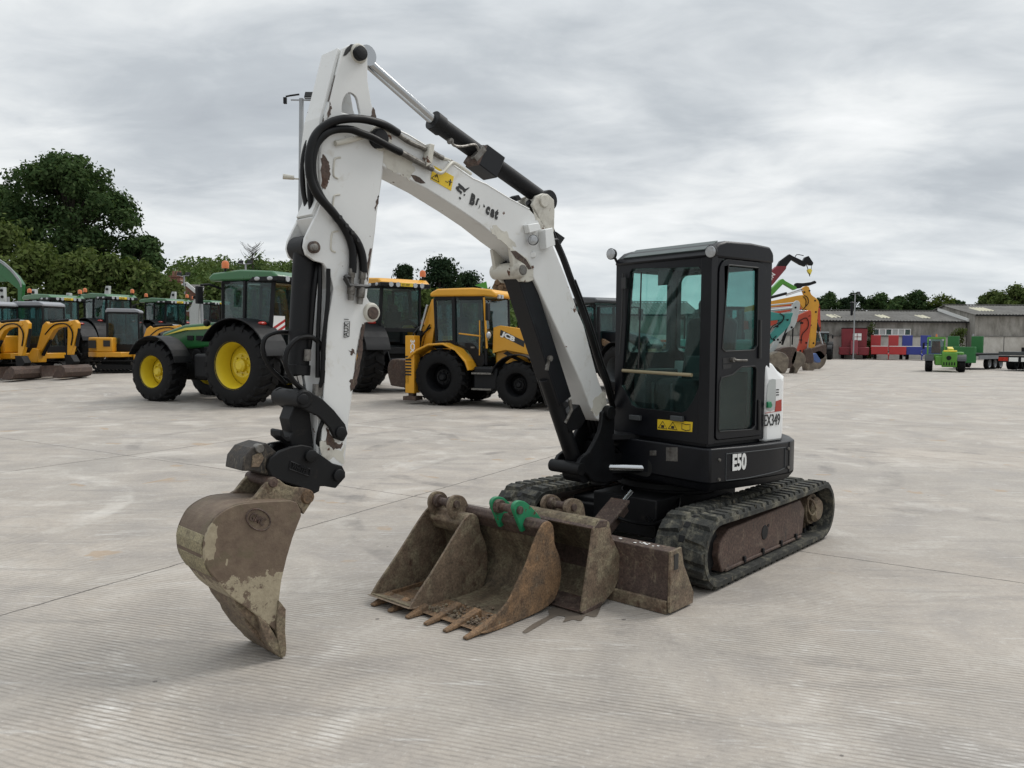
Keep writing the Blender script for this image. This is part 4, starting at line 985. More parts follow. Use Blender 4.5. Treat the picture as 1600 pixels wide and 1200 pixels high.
# C: wide bucket with a wet floor
bC = [(912, 960), (908, 955), (918, 890), (927, 827), (937, 813), (952, 815), (956, 838), (962, 852), (970, 868), (971, 884), (968, 902), (960, 922), (944, 941), (930, 952)]
tC = loose_bucket('wide brown loose bucket with wet floor, rightmost of the row against the blade', .57, .92, bC,
             [(928, 827), (937, 813), (952, 815), (956, 838), (962, 852), (970, 868), (971, 884), (968, 902), (960, 922), (944, 941), (926, 955), (911, 959)],
             [(912, 961), (908, 957), (925, 948), (940, 940), (941, 944), (926, 956)],
             [(950, 822), (944, 806), (950, 792), (962, 790), (972, 800), (973, 830)], [-.33, -.53], ('grey_rust', 'inside', 'rust'), rnd_=False)
b = MB(T(-2.2, .46, 0)); 
for i in range(1): 
    tp = trace([(927, 827), (937, 813), (950, 813), (948, 824)], ML @ T(0, .57, 0), 0); b.prism(tp, .001, -.921)
b.build('top_beam', 'rust', tC, .006)
tp = trace([(846, 826), (850, 815), (860, 813), (867, 822), (866, 838), (856, 844)], ML @ T(0, .36, 0), 0)
b = MB(T(-2.2, .46, 0)); b.prism(tp, -.016 - .36 + .36, -.78); b.M = T(-2.2, .46, 0); b.build('top_beam', 'rust', tB, .012)
tp = trace([(730, 822), (734, 806), (744, 803), (752, 812), (752, 830), (740, 838)], ML @ T(0, -.2, 0), 0)
b = MB(T(-2.2, .2, 0)); b.prism(tp, -.016, -.40); b.build('top_beam', 'grey_rust', tA, .012)
# stones and clods left in the toothed bucket
gv = MB(T(-2.2, .46, 0)); rn = random.Random(5); lx = trace([(757, 990)], ML @ T(0, .36, 0), 0)[0]
for i in range(150):
    x = lx[0] - abs(rn.gauss(.05, .09)) - .02; y = rn.uniform(-.5, -.03); gv.ball((x, y, lx[1] + .02 + .02 * rn.random()), rn.uniform(.004, .014), 6, 4, (1, 1, .7))
tag(gv.build('gravel', 'grey_rust', tB), None, None, kind='stuff')
# ------------------------------------------------------------------ other machines
M['far_bucket'] = paint('dry brown bucket steel', (.16, .13, .10), .75, var=.4, scale=3, dirt=((.28, .24, .18), .5, 3), rust=.3, rust_scale=3, rustcol=(.07, .05, .038), rust_edge=.1)
def wheel(par, x, y, r, w, side, rimr, rimmat, lugs=20, lug=.045, tread=True, hubr=None):
    """wheel mesh = dished rim; sub-parts tyre and hub. side: +1 shows its face toward +y"""
    a, b_ = V((x, y - side * w / 2, r)), V((x, y + side * w / 2, r))
    rm = MB(); rm.lathe([(0, rimr * .98), (.30, rimr * .9), (.34, rimr * .5), (.40, rimr * .28), (.42, .02)], a, b_, 28, False)
    rm.lathe([(.34, rimr * .86), (.52, rimr * .52), (.50, rimr * .40), (.50, .01)], a, b_, 28, False)
    rm.lathe([(.36, rimr * .86), (.82, rimr * .93), (.985, rimr * 1.04)], a, b_, 28, False)
    wh = rm.build('wheel', rimmat, par, angle=30)
    hb = MB(); hb.lathe([(0, rimr * .30), (.7, rimr * .28), (1, rimr * .18)], a.lerp(b_, .46), a.lerp(b_, .70), 18)
    for i in range(8):
        t = 2 * PI * i / 8; c = a.lerp(b_, .5) + V((rimr * .40 * math.cos(t), 0, rimr * .40 * math.sin(t))); hb.cyl(c, c + V((0, side * .05, 0)), rimr * .045, seg=6)
    hb.build('hub', hubr or rimmat, wh)
    ty = MB(); ty.lathe([(0.03, rimr * .99), (0, rimr * 1.12), (.0, r * .80), (.06, r * .92), (.2, r - lug * 1.1), (.5, r - lug * .8), (.8, r - lug * 1.1), (.94, r * .92), (1, r * .80), (1, rimr * 1.12), (.97, rimr * .99)], a, b_, 40, False)
    if tread:
        for k in range(lugs):
            for sd in (-1, 1):
                a0 = 2 * PI * (k + (.5 if sd > 0 else 0)) / lugs; da = 2 * PI / lugs
                def q(an, rr, yy): return (x + rr * math.cos(an), y + yy, r + rr * math.sin(an))
                wd = .2 * da
                for (y0_, y1_, s0, s1, r0_, r1_) in ((-.03, .34, 0, .42, r, r), (.34, .5, .42, .55, r, r * .9)):
                    f0, f1 = a0 + s0 * da, a0 + s1 * da; ya, yb = sd * y0_ * w, sd * y1_ * w
                    ty.hexa([q(f0 - wd, r0_ - lug * 1.4, ya), q(f0 + wd, r0_ - lug * 1.4, ya), q(f1 + wd, r1_ - lug * 1.6, yb), q(f1 - wd, r1_ - lug * 1.6, yb),
                             q(f0 - wd * .8, r0_, ya), q(f0 + wd * .8, r0_, ya), q(f1 + wd * .8, r1_, yb), q(f1 - wd * .8, r1_, yb)])
    ty.build('tyre', 'rubber', wh, angle=30)
    return wh
def arc(cx, cz, r, a0, a1, n=12): return [(cx + r * math.cos(R(a0 + (a1 - a0) * i / n)), cz + r * math.sin(R(a0 + (a1 - a0) * i / n))) for i in range(n + 1)]
def pane(par, pts, mat='glass_far', name='window', th=.012):
    b = MB(); p = [V(q) for q in pts]; n = (p[1] - p[0]).cross(p[2] - p[0]).normalized() * th
    k = len(p); b.add(p + [q + n for q in p], [tuple(range(k))[::-1], tuple(range(k, 2 * k))] + [(i, (i + 1) % k, k + (i + 1) % k, k + i) for i in range(k)])
    return b.build(name, mat, par)
def tractor(label, loc, yaw, sc, body='green', rimm='yrim', roofm='green', frame_m='black_dull', board=False, plate=True, beacon=1, hood_m=None, stripe=True, detail=True, group=None, plate_text='YB21 HVW', grapple=False):
    t = thing('tractor', label, 'tractor', loc, yaw, group, sc); dk = 'black_dull'
    RR, FR_, WB, TY = 1.0, .78, 2.85, .95
    ch = MB(); ch.bx(-.5, 3.2, -.28, .28, .55, 1.15); ch.bx(-.35, .55, -.42, .42, .6, 1.35); ch.cyl((0, -.8, RR), (0, .8, RR), .2); ch.cyl((WB, -.75, FR_), (WB, .75, FR_), .14)
    ch.bx(-.75, -.45, -.35, .35, .55, 1.0); ch.bx(2.9, 3.6, -.3, .3, .55, .95)
    for s in (1, -1): ch.bar((-.5, s * .42, .75), (-1.15, s * .45, .6), .08, .1); ch.bar((-.6, s * .4, 1.25), (-1.0, s * .45, .7), .05, .05)
    ch.build('chassis', 'dark', t, .02)
    for s in (1, -1):
        wheel(t, 0, s * TY, RR, .66, s, .56, rimm, 20 if detail else 14); wheel(t, WB, s * .92, FR_, .54, s, .41, rimm, 18 if detail else 12)
    hm = MB()
    pr = [(.95, 1.48), (3.2, 1.30), (3.55, 1.28), (3.62, 1.58), (3.45, 1.78), (2.6, 1.98), (.95, 2.08)]
    for s in (1, -1): pass
    n0 = len(pr); w_ = [.40, .30, .27, .27, .29, .36, .40]
    hm.add([(p[0], -w, p[1]) for p, w in zip(pr, w_)] + [(p[0], w, p[1]) for p, w in zip(pr, w_)], [tuple(range(n0))[::-1], tuple(range(n0, 2 * n0))] + [(i, (i + 1) % n0, n0 + (i + 1) % n0, n0 + i) for i in range(n0)])
    hood_ = hm.build('hood', hood_m or body, t, .05)
    eb = MB(); eb.bx(.95, 3.25, -.27, .27, .85, 1.46); eb.bx(1.1, 1.9, -.36, .36, 1.1, 1.42); eb.cyl((2.2, -.33, 1.2), (2.2, .33, 1.2), .16); eb.build('engine', 'dark', t, .02)
    gm = MB(); gm.prism([(2.85, 1.34), (3.56, 1.26), (3.632, 1.56), (3.47, 1.70), (3.0, 1.66)], -.322, .322); gm.build('grille', dk, hood_, .03)
    for s in (1, -1):
        b = MB()
        for k in range(4): b.bx(1.25 + .34 * k, 1.47 + .34 * k, min(s * .40 - s * .03 * k, s * .412 - s * .018 * k), max(s * .40 - s * .03 * k, s * .412 - s * .018 * k), 1.58, 1.70)
        b.split('hood_vent', 'dark', hood_)
        b = MB(); b.tube([(1.0, s * .62, 1.2), (1.02, s * .66, 2.0), (.98, s * .68, 2.5)], .016, 6); b.build('grab_rail', dk, t)
    b = MB(); b.bx(3.55, 3.85, -.32, .32, .62, 1.12); b.build('front_weight', 'dark', t, .04)
    if stripe:
        for s in (1, -1):
            b = MB(); b.prism([(.97, 1.90), (2.5, 1.84), (3.3, 1.70), (2.5, 1.90), (.97, 2.0)], s * .352, s * .408); b.build('hood_stripe', 'bright_yellow', hood_)
        b = MB(); b.box((3.55, 0, 1.66), (.06, .42, .07)); b.build('headlight', 'lamp', hood_, .02)
    ex_ = MB(); ex_.tube([(1.25, -.52, 1.3), (1.2, -.62, 1.7), (1.15, -.66, 2.3), (1.15, -.66, 2.9)], .06, 10); ex_.build('exhaust', dk, t)
    # cab frame
    cf = MB(); ZR = 3.02
    for s in (1, -1):
        cf.bar((.98, s * .60, 1.15), (.90, s * .66, ZR), .07, .08); cf.bar((.08, s * .80, 1.55), (.08, s * .74, ZR), .07, .09); cf.bar((-.62, s * .66, 1.75), (-.70, s * .62, ZR), .07, .09)
        cf.bar((.98, s * .60, 1.2), (.1, s * .78, 1.2), .06, .1); cf.bar((.1, s * .8, 1.6), (-.62, s * .66, 1.8), .06, .1); cf.bar((.9, s * .66, ZR), (-.7, s * .62, ZR), .07, .1)
    cf.bx(-.66, .95, -.58, .58, 1.12, 1.3); cf.bar((-.62, -.66, 1.8), (-.62, .66, 1.8), .07, .12); cf.bar((.98, -.6, 1.55), (.98, .6, 1.55), .05, .06); cf.bar((-.7, -.62, ZR), (-.7, .62, ZR), .07, .1)
    cb_ = cf.build('cab_frame', frame_m, t, .01)
    for s in (1, -1):
        pane(cb_, [(.94, s * .62, 1.25), (.89, s * .66, ZR), (.12, s * .74, ZR), (.12, s * .79, 1.25)]); pane(cb_, [(.05, s * .79, 1.65), (.05, s * .74, ZR), (-.66, s * .62, ZR), (-.6, s * .66, 1.85)])
    pane(cb_, [(-.63, -.62, 1.86), (-.63, .62, 1.86), (-.7, .60, ZR), (-.7, -.6, ZR)], name='rear_window'); pane(cb_, [(.98, .56, 1.6), (.98, -.56, 1.6), (.9, -.62, ZR), (.9, .62, ZR)], name='windscreen')
    se = MB(); se.box((.05, 0, 1.55), (.5, .5, .2)); se.box((-.2, 0, 1.95), (.14, .48, .8), Matrix.Rotation(R(-8), 3, 'Y')); se.box((-.25, 0, 2.42), (.1, .26, .2)); se.tube([(.75, 0, 1.3), (.6, 0, 1.85)], .04); se.cyl((.58, 0, 1.86), (.6, 0, 1.88), .2, seg=14); se.bx(-.3, .35, -.45, -.3, 1.4, 1.75)
    se.build('seat', 'seat', t, .03)
    rf_ = MB(); rf_.prism([(-.95, ZR + .02), (-.98, ZR + .1), (-.8, ZR + .22), (.2, ZR + .28), (1.1, ZR + .22), (1.25, ZR + .12), (1.2, ZR + .02)], -.80, .80); rf_ = rf_.build('roof', roofm, t, .05)
    rb = MB(); rb.prism([(-1.0, ZR - .02), (-1.01, ZR + .1), (-.2, ZR + .1), (-.05, ZR - .02)], -.805, .805); rb.build('lamp_panel', dk, rf_, .02)
    for yy in (.5, .28, -.28, -.5):
        b = MB(); b.lathe([(0, .065), (1, .07)], (-.98, yy, ZR + .045), (-1.03, yy, ZR + .045), 12); b.build('work_lamp', 'lamp', rf_)
    for xx in (-.75, -.35):
        b = MB(); b.ball((xx, .81, ZR + .045), .07, 10, 6, (1.3, .3, .7)); b.build('work_lamp', 'lamp', rf_)
    if plate:
        b = MB(); b.box((-1.025, 0, ZR + .05), (.012, .40, .10)); pl_ = b.build('number_plate', 'yellow_label', rf_)
        if plate_text:
            b = MB(); b.text(plate_text, .085, frame((-1.033, .175, ZR + .02), (0, -1, 0), (0, 0, 1)), th=.002, sx=.72, bold=.001); b.build('plate_lettering', 'ink', rf_)
    for k in range(beacon):
        s = 1 if k == 0 else -1
        b = MB(); b.cyl((.75 * 1 if s > 0 else -.7, s * .72, ZR + .15), (.75 if s > 0 else -.7, s * .72, ZR + .34), .03); bs = b.build('beacon_stem', dk, rf_)
        b = MB(); b.lathe([(0, .085), (.6, .09), (.9, .07), (1, .02)], (.75 if s > 0 else -.7, s * .72, ZR + .33), (.75 if s > 0 else -.7, s * .72, ZR + .52), 14); b.build('beacon', 'beacon', rf_)
    for s in (1, -1):
        f = MB(); f.strip(arc(0, RR, RR + .10, 168, 30, 14), .03, s * (TY - .40), s * (TY + .36)); f.prism(arc(0, RR, RR + .10, 160, 20, 12) + [(.3, RR + .3), (-.3, RR + .3)], s * (TY - .42), s * (TY - .38))
        fd = f.build('rear_fender', dk, t, .01)
        b = MB(); b.ball((-.55, s * (TY - .1), RR + 1.0), .1, 10, 6, (.6, 1.4, .5)); b.build('tail_lamp', 'tail', fd)
        f = MB(); f.strip(arc(WB, FR_, FR_ + .11, 165, 28, 12), .025, s * .66, s * 1.2); f.build('front_fender', dk, t, .01)
        f = MB(); f.prism([(-.55, 1.5), (.1, 1.5), (.3, 1.75), (.05, 1.95), (-.4, 1.95), (-.62, 1.85)], s * .5, s * .82); f.build('fender_panel', body, t, .04)
        f = MB(); f.tube([(.93, s * .62, 2.85), (1.05, s * .95, 2.95), (1.1, s * 1.18, 2.92)], .03, 8); f.box((1.1, s * 1.22, 2.68), (.08, .18, .42)); f.build('mirror', dk, t, .02)
    f = MB(); f.bx(.95, 1.75, .42, .85, .62, 1.25); f.bx(.95, 1.75, -.85, -.42, .62, 1.25); f.split('fuel_tank', dk, t, .08)
    f = MB()
    for zz in (.45, .75, 1.05): f.bx(.62, .92, .62, 1.0, zz, zz + .035)
    f.bx(.60, .63, .6, 1.0, .42, 1.2); f.bx(.91, .94, .6, 1.0, .42, 1.2); f.build('steps', body, t)
    if board:
        b = MB(); b.box((-.66, .42, 1.98), (.015, .42, .42)); bd = b.build('warning_board', 'white_print', t)
        b = MB()
        for k in range(3):
            o = -.21 + .14 * k; b.add([(-.669, .42 + .21, 1.98 + o - .07 + .0), (-.669, .42 + .21, 1.98 + o), (-.669, .42 - .21, 1.98 + o + .21), (-.669, .42 - .21, 1.98 + o + .14 - 0.0)], [(0, 1, 2, 3)]) if k < 2 else None
        b.build('red_stripe', 'red', t)
        b = MB(); b.tube([(.97, .62, 2.6), (1.0, .64, 1.5)], .012); b.ball((1.5, .62, 2.02), .09, 10, 8); b.build('handrail', dk, t)
    if grapple:
        rn = random.Random(11); f = MB()
        for k in range(46):
            x, y, z = rn.uniform(3.5, 4.8), rn.uniform(-1.1, 1.1), rn.uniform(.5, 1.5)
            f.bar((x, y, z), (x + rn.uniform(-.5, .5), y + rn.uniform(-.5, .5), z + rn.uniform(-.35, .4)), rn.uniform(.04, .16), rn.uniform(.03, .12))
        for s in (-1, 1): f.bar((1.2, s * .5, 1.7), (3.7, s * .5, .9), .12, .2)
        f.build('loader_attachment', 'orange_rust', t); f = MB()
        for k in range(22):
            x, y, z = rn.uniform(3.4, 4.9), rn.uniform(-1.1, 1.1), rn.uniform(.3, 1.4)
            f.tube([(x, y, z), (x + rn.uniform(-.3, .3), y + rn.uniform(-.4, .4), z + .2), (x + rn.uniform(-.5, .5), y + rn.uniform(-.5, .5), z + rn.uniform(-.4, .3))], rn.uniform(.02, .05), 6, 3)
        f.build('loader_hose', 'dark', t)
    return t
GT = 'green tractors in the left background'
p = at(345, 21.0); p.x += .1
tractor('large green tractor with yellow rims and red-striped board, nearest tractor left of the white arm', V((-6.33, 20.95, 0)), R(154), 1.045, board=True, group=GT)
for px, dp, yw, sc, lab, pt in ((88, 31.5, 150, .87, 'green-roofed tractor at far left behind the two yellow mini diggers', 'YK18 BXZ'),
                            (172, 34, 151, .89, 'green-roofed tractor with big yellow rear rim behind the third yellow mini digger', 'YA67 JNE'),
                            (262, 36.5, 152, .84, 'green-roofed tractor just left of the large green tractor, mostly hidden', 'YG20 DKX')):
    tractor(lab, at(px, dp), R(yw), sc, detail=False, beacon=2, group=GT, plate_text=pt)
tractor('small green tractor roof seen behind the hood of the large green tractor', at(330, 42), R(152), .82, detail=False, beacon=1, group=GT, plate_text=None)
tractor('yellow and black tractor seen from behind, between the white arm and the yellow backhoe', V((-4.05, 26.3, 0)), R(128), 1.12, body='orange', rimm='orange', roofm='orange', hood_m='orange', stripe=False, beacon=2, plate_text='YJ17 AWF')
tractor('dark grey tractor carrying rusty loader parts, between the white boom and the black cab', V((3.05, 29.5, 0)), R(-62), 1.0, body='black', rimm='trim', roofm='greyroof2', stripe=False, plate=False, beacon=0, grapple=True, detail=False)
tractor('dark tractor beside the far wall, left of the maroon feeder wagon', at(1284, 82), R(-112), .85, body='trim', rimm='trim', roofm='greyroof2', stripe=False, plate=False, beacon=0, detail=False)
b = thing('yellow_roof', None, None)
bpy.data.objects.remove(b)

# --- backhoe loader
def backhoe():
    t = thing('backhoe_loader', 'yellow backhoe loader with black wheels behind the raised white boom', 'backhoe loader', V((-1.42, 21.9, 0)), R(-24), None, 1.06)
    Y = 'orange'; dk = 'black_dull'
    b = MB(); b.bx(-1.0, 2.7, -.4, .4, .42, .95); b.cyl((0, -.9, .68), (0, .9, .68), .16); b.cyl((2.05, -.9, .56), (2.05, .9, .56), .13); b.build('chassis', 'dark', t, .02)
    for s in (1, -1):
        wheel(t, 0, s * .88, .70, .56, s, .36, dk, 18); wheel(t, 2.05, s * .86, .57, .44, s, .29, dk, 16)
        f = MB(); f.strip([(-.86, 1.14), (-.62, 1.33), (-.3, 1.47), (.1, 1.50), (.45, 1.36), (.72, 1.08), (.80, .88)], .05, s * .56, s * 1.16); f.build('rear_fender', Y, t, .015)
        f = MB(); f.strip(arc(2.05, .57, .70, 160, 30, 10), .03, s * .62, s * 1.08); f.bar((2.2, s * .6, 1.15), (2.2, s * .75, 1.25), .05, .05); f.build('front_fender', dk, t, .01)
        f = MB(); f.bx(.86, 1.52, s * .5, s * .98, .40, .98) if s > 0 else f.bx(.86, 1.52, -.98, -.5, .40, .98); f.build('side_tank', dk, t, .06)
        f = MB()
        for zz in (.42, .80): f.bx(.88, 1.4, min(s * .98, s * 1.10), max(s * .98, s * 1.10), zz, zz + .04)
        f.build('step', 'steel', t)
        la = MB(); la.prism([(1.22, 1.93), (1.40, 1.98), (2.0, 1.90), (2.2, 1.74), (2.92, .62), (2.88, .45), (2.70, .42), (2.05, 1.30), (1.55, 1.38), (1.20, 1.30)], s * .50, s * .60)
        lo = la.build('loader_arm', Y, t, .012); lo.location.x = .0
        la = MB(); la.prism([(1.5, 1.30), (1.6, 1.36), (2.1, 1.12), (2.06, 1.05)], s * .605, s * .62); la.build('arm_slot', 'dark', lo)
        if s < 0:
            a = MB(); a.prism([(1.40, 1.74), (1.42, 1.88), (2.06, 1.60), (2.04, 1.46)], -.601, -.604); a.build('decal_panel', 'ink', lo)
            a = MB(); a.text('JCB', .15, frame((1.455, -.608, 1.735), (.915, 0, -.40), (0, 0, 1)), th=.003, bold=.008, sx=1.55); a.build('maker_lettering', 'white_print', lo)
        lc = MB(); lc.bar((1.3, s * .5, 1.05), (2.5, s * .5, .85), .09, .09); lc.build('lift_cylinder', dk, t)
        # stabiliser tower and leg
        st = MB(); st.bx(-.98, -.72, min(s * .82, s * 1.10), max(s * .82, s * 1.10), .28, 1.72); sl = st.build('stabiliser_leg', Y, t, .012)
        st = MB(); st.bx(-1.02, -.66, min(s * .78, s * 1.14), max(s * .78, s * 1.14), .10, .2); st.bx(-.92, -.78, min(s * .88, s * 1.04), max(s * .88, s * 1.04), .2, .3); st.build('stabiliser_foot', 'rust', sl)
        a = MB(); 
        for zz in range(7): a.bx(-.97, -.80, min(s * 1.101, s * 1.103), max(s * 1.101, s * 1.103), .72 + .075 * zz, .765 + .075 * zz)
        a.build('hazard_bars', 'ink', sl)
        if s < 0:
            a = MB(); a.text('3CX', .17, frame((-.82, -1.103, 1.62), (0, 0, -1), (1, 0, 0)), th=.003, bold=.006, sx=1.0); a.build('model_lettering', 'white_print', sl)
    hm = MB(); hm.prism([(1.15, 1.0), (1.15, 1.82), (1.30, 1.90), (2.05, 1.72), (2.45, 1.45), (2.62, .95)], -.46, .46); hm.build('bonnet', Y, t, .05).location.x = .06
    cb_ = MB(); ZR = 2.66
    for s in (1, -1):
        cb_.bar((1.08, s * .68, 1.0), (1.0, s * .72, ZR), .07, .09); cb_.bar((-.05, s * .74, 1.3), (-.10, s * .74, ZR), .12, .12); cb_.bar((-.78, s * .70, 1.5), (-.86, s * .70, ZR), .07, .09); cb_.bar((1.0, s * .72, ZR), (-.86, s * .7, ZR), .08, .12)
        cb_.prism([(-.86, 1.42), (-.1, 1.45), (.1, 1.5), (-.05, 1.62), (-.8, 1.58)], s * .60, s * .78)
        cb_.prism([(-.02, 1.5), (.42, 1.36), (.78, .98), (.95, .95), (1.05, 1.05), (1.02, 1.25), (.6, 1.55), (-.02, 1.58)], s * .66, s * .74)
    cb_.bx(-.8, 1.0, -.62, .62, 1.0, 1.2); cb_.bx(-.84, -.76, -.7, .7, 1.4, 1.6); cb_.bar((1.08, -.68, 1.5), (1.08, .68, 1.5), .06, .08)
    cab_ = cb_.build('cab_frame', dk, t, .015); cab_.location.x = .28; cab_.scale.x = .74
    f = MB(); f.tube([(.9, -.80, 1.25), (.92, -.82, 1.7), (.9, -.80, 2.1)], .018, 6); f.build('grab_rail', Y, cab_)
    f = MB(); f.bx(.55, .7, -.77, -.755, 1.42, 1.46); f.build('door_handle', 'steel', cab_)
    f = MB(); f.tube([(.1, -.75, 1.78), (.9, -.73, 1.72)], .02, 6); f.build('inner_rail', Y, cab_)
    f = MB(); f.bar((1.12, -.72, 1.42), (1.03, -.76, ZR), .04, .06); f.build('pillar_trim', Y, cab_)
    for s in (1, -1):
        pane(cab_, [(.98, s * .70, 1.2), (.95, s * .72, ZR), (.0, s * .74, ZR), (.05, s * .74, 1.35)]); pane(cab_, [(-.1, s * .73, 1.6), (-.12, s * .73, ZR), (-.82, s * .70, ZR), (-.76, s * .70, 1.58)])
    pane(cab_, [(1.09, -.62, 1.1), (1.09, .62, 1.1), (1.0, .66, ZR), (1.0, -.66, ZR)], name='windscreen'); pane(cab_, [(-.80, -.6, 1.62), (-.80, .6, 1.62), (-.86, .6, ZR), (-.86, -.6, ZR)], name='rear_window')
    f = MB(); f.prism([(-.98, ZR + .04), (-.96, ZR + .14), (-.7, ZR + .23), (.6, ZR + .24), (1.25, ZR + .19), (1.42, ZR + .10), (1.40, ZR), (1.0, ZR + .03)], -.80, .80); rf_ = f.build('roof', Y, t, .04); rf_.location.x = .29; rf_.scale.x = .76
    for yy in (-.62, -.45, .45, .62):
        f = MB(); f.box((1.43, yy, ZR + .02), (.08, .1, .1)); f.build('work_lamp', 'lamp', rf_, .01)
    f = MB(); f.tube([(1.05, -.72, 2.6), (1.2, -.95, 2.55)], .02); f.box((1.2, -1.0, 2.3), (.07, .16, .42)); f.build('mirror', dk, t, .02).location.x = .06
    f = MB(); f.tube([(1.1, -.72, 1.62), (1.2, -.9, 1.7)], .015); f.ball((1.2, -.92, 1.74), .09, 12, 8, (.6, 1, 1)); f.build('side_lamp', 'lamp', t).location.x = .05
    f = MB(); f.box((.05, 0, 1.45), (.5, .5, .3)); f.box((-.2, 0, 1.85), (.14, .46, .7)); f.tube([(.8, 0, 1.2), (.62, 0, 1.75)], .04); f.cyl((.6, 0, 1.75), (.63, 0, 1.77), .19, seg=14); f.build('seat', 'seat', t, .03).location.x = .25
    f = MB(); f.tube([(1.35, .45, 1.8), (1.35, .45, 2.3), (1.3, .45, 2.4)], .05, 8); f.build('exhaust', dk, t).location.x = .1
    bk_ = MB(); bk_.prism([(2.75, .35), (2.85, .10), (3.75, .06), (3.78, .12), (3.1, .3), (3.05, .95), (2.9, .98)], -1.15, 1.15); bk_.build('loader_bucket', 'black_dull', t, .01)
    # folded back actor
    b = MB(); b.bx(-1.0, -.85, -1.1, 1.1, .5, .9); b.bx(-1.0, -.8, -.55, .55, .9, 1.2); b.build('rear_frame', 'black_dull', t, .02)
    for yy in (-.45, -.22):
        b = MB(); b.prism([(-.95, .95), (-.72, .92), (-.60, 1.3), (-.42, 2.45), (-.40, 2.62), (-.52, 2.66), (-.60, 2.4)], yy - .025, yy + .025); b.build('backhoe_boom', Y, t, .008)
    b = MB()
    for k_, zz in enumerate((1.0, 1.4, 1.8, 2.2, 2.55)): b.bx(-.86 + .085 * k_, -.74 + .085 * k_, -.45, -.22, zz, zz + .07)
    b.build('boom_brace', Y, t)
    b = MB(); b.cyl((-1.0, -.55, 1.0), (-.86, -.55, 1.85), .065); b.build('backhoe_cylinder', dk, t); b = MB(); b.cyl((-.86, -.55, 1.85), (-.66, -.55, 2.5), .035); b.build('cylinder_rod', 'chrome', t)
    b = MB(); b.prism([(-.50, 2.70), (-.62, 2.64), (-1.14, 1.2), (-1.06, 1.12), (-.98, 1.2)], -.42, -.25); b.build('dipper', Y, t, .01)
    b = MB(); b.prism(smooth2([(-1.72, .42), (-1.25, .38), (-1.12, .5), (-1.10, .95), (-1.22, 1.08), (-1.70, 1.1), (-1.82, .8), (-1.72, .42)], 3)[:-1], -.62, .30); b.build('backhoe_bucket', 'rust', t, .03)
    b = MB(); rn = random.Random(4)
    for k in range(9): b.tube([(-.8, rn.uniform(-.5, .3), 1.0), (-1.0, rn.uniform(-.75, .2), 1.3 + rn.random() * .5), (-.6, rn.uniform(-.6, .1), 1.9 + .5 * rn.random())], .02, 6, 4)
    b.build('hydraulic_hose', 'hose', t)
    return t
backhoe()

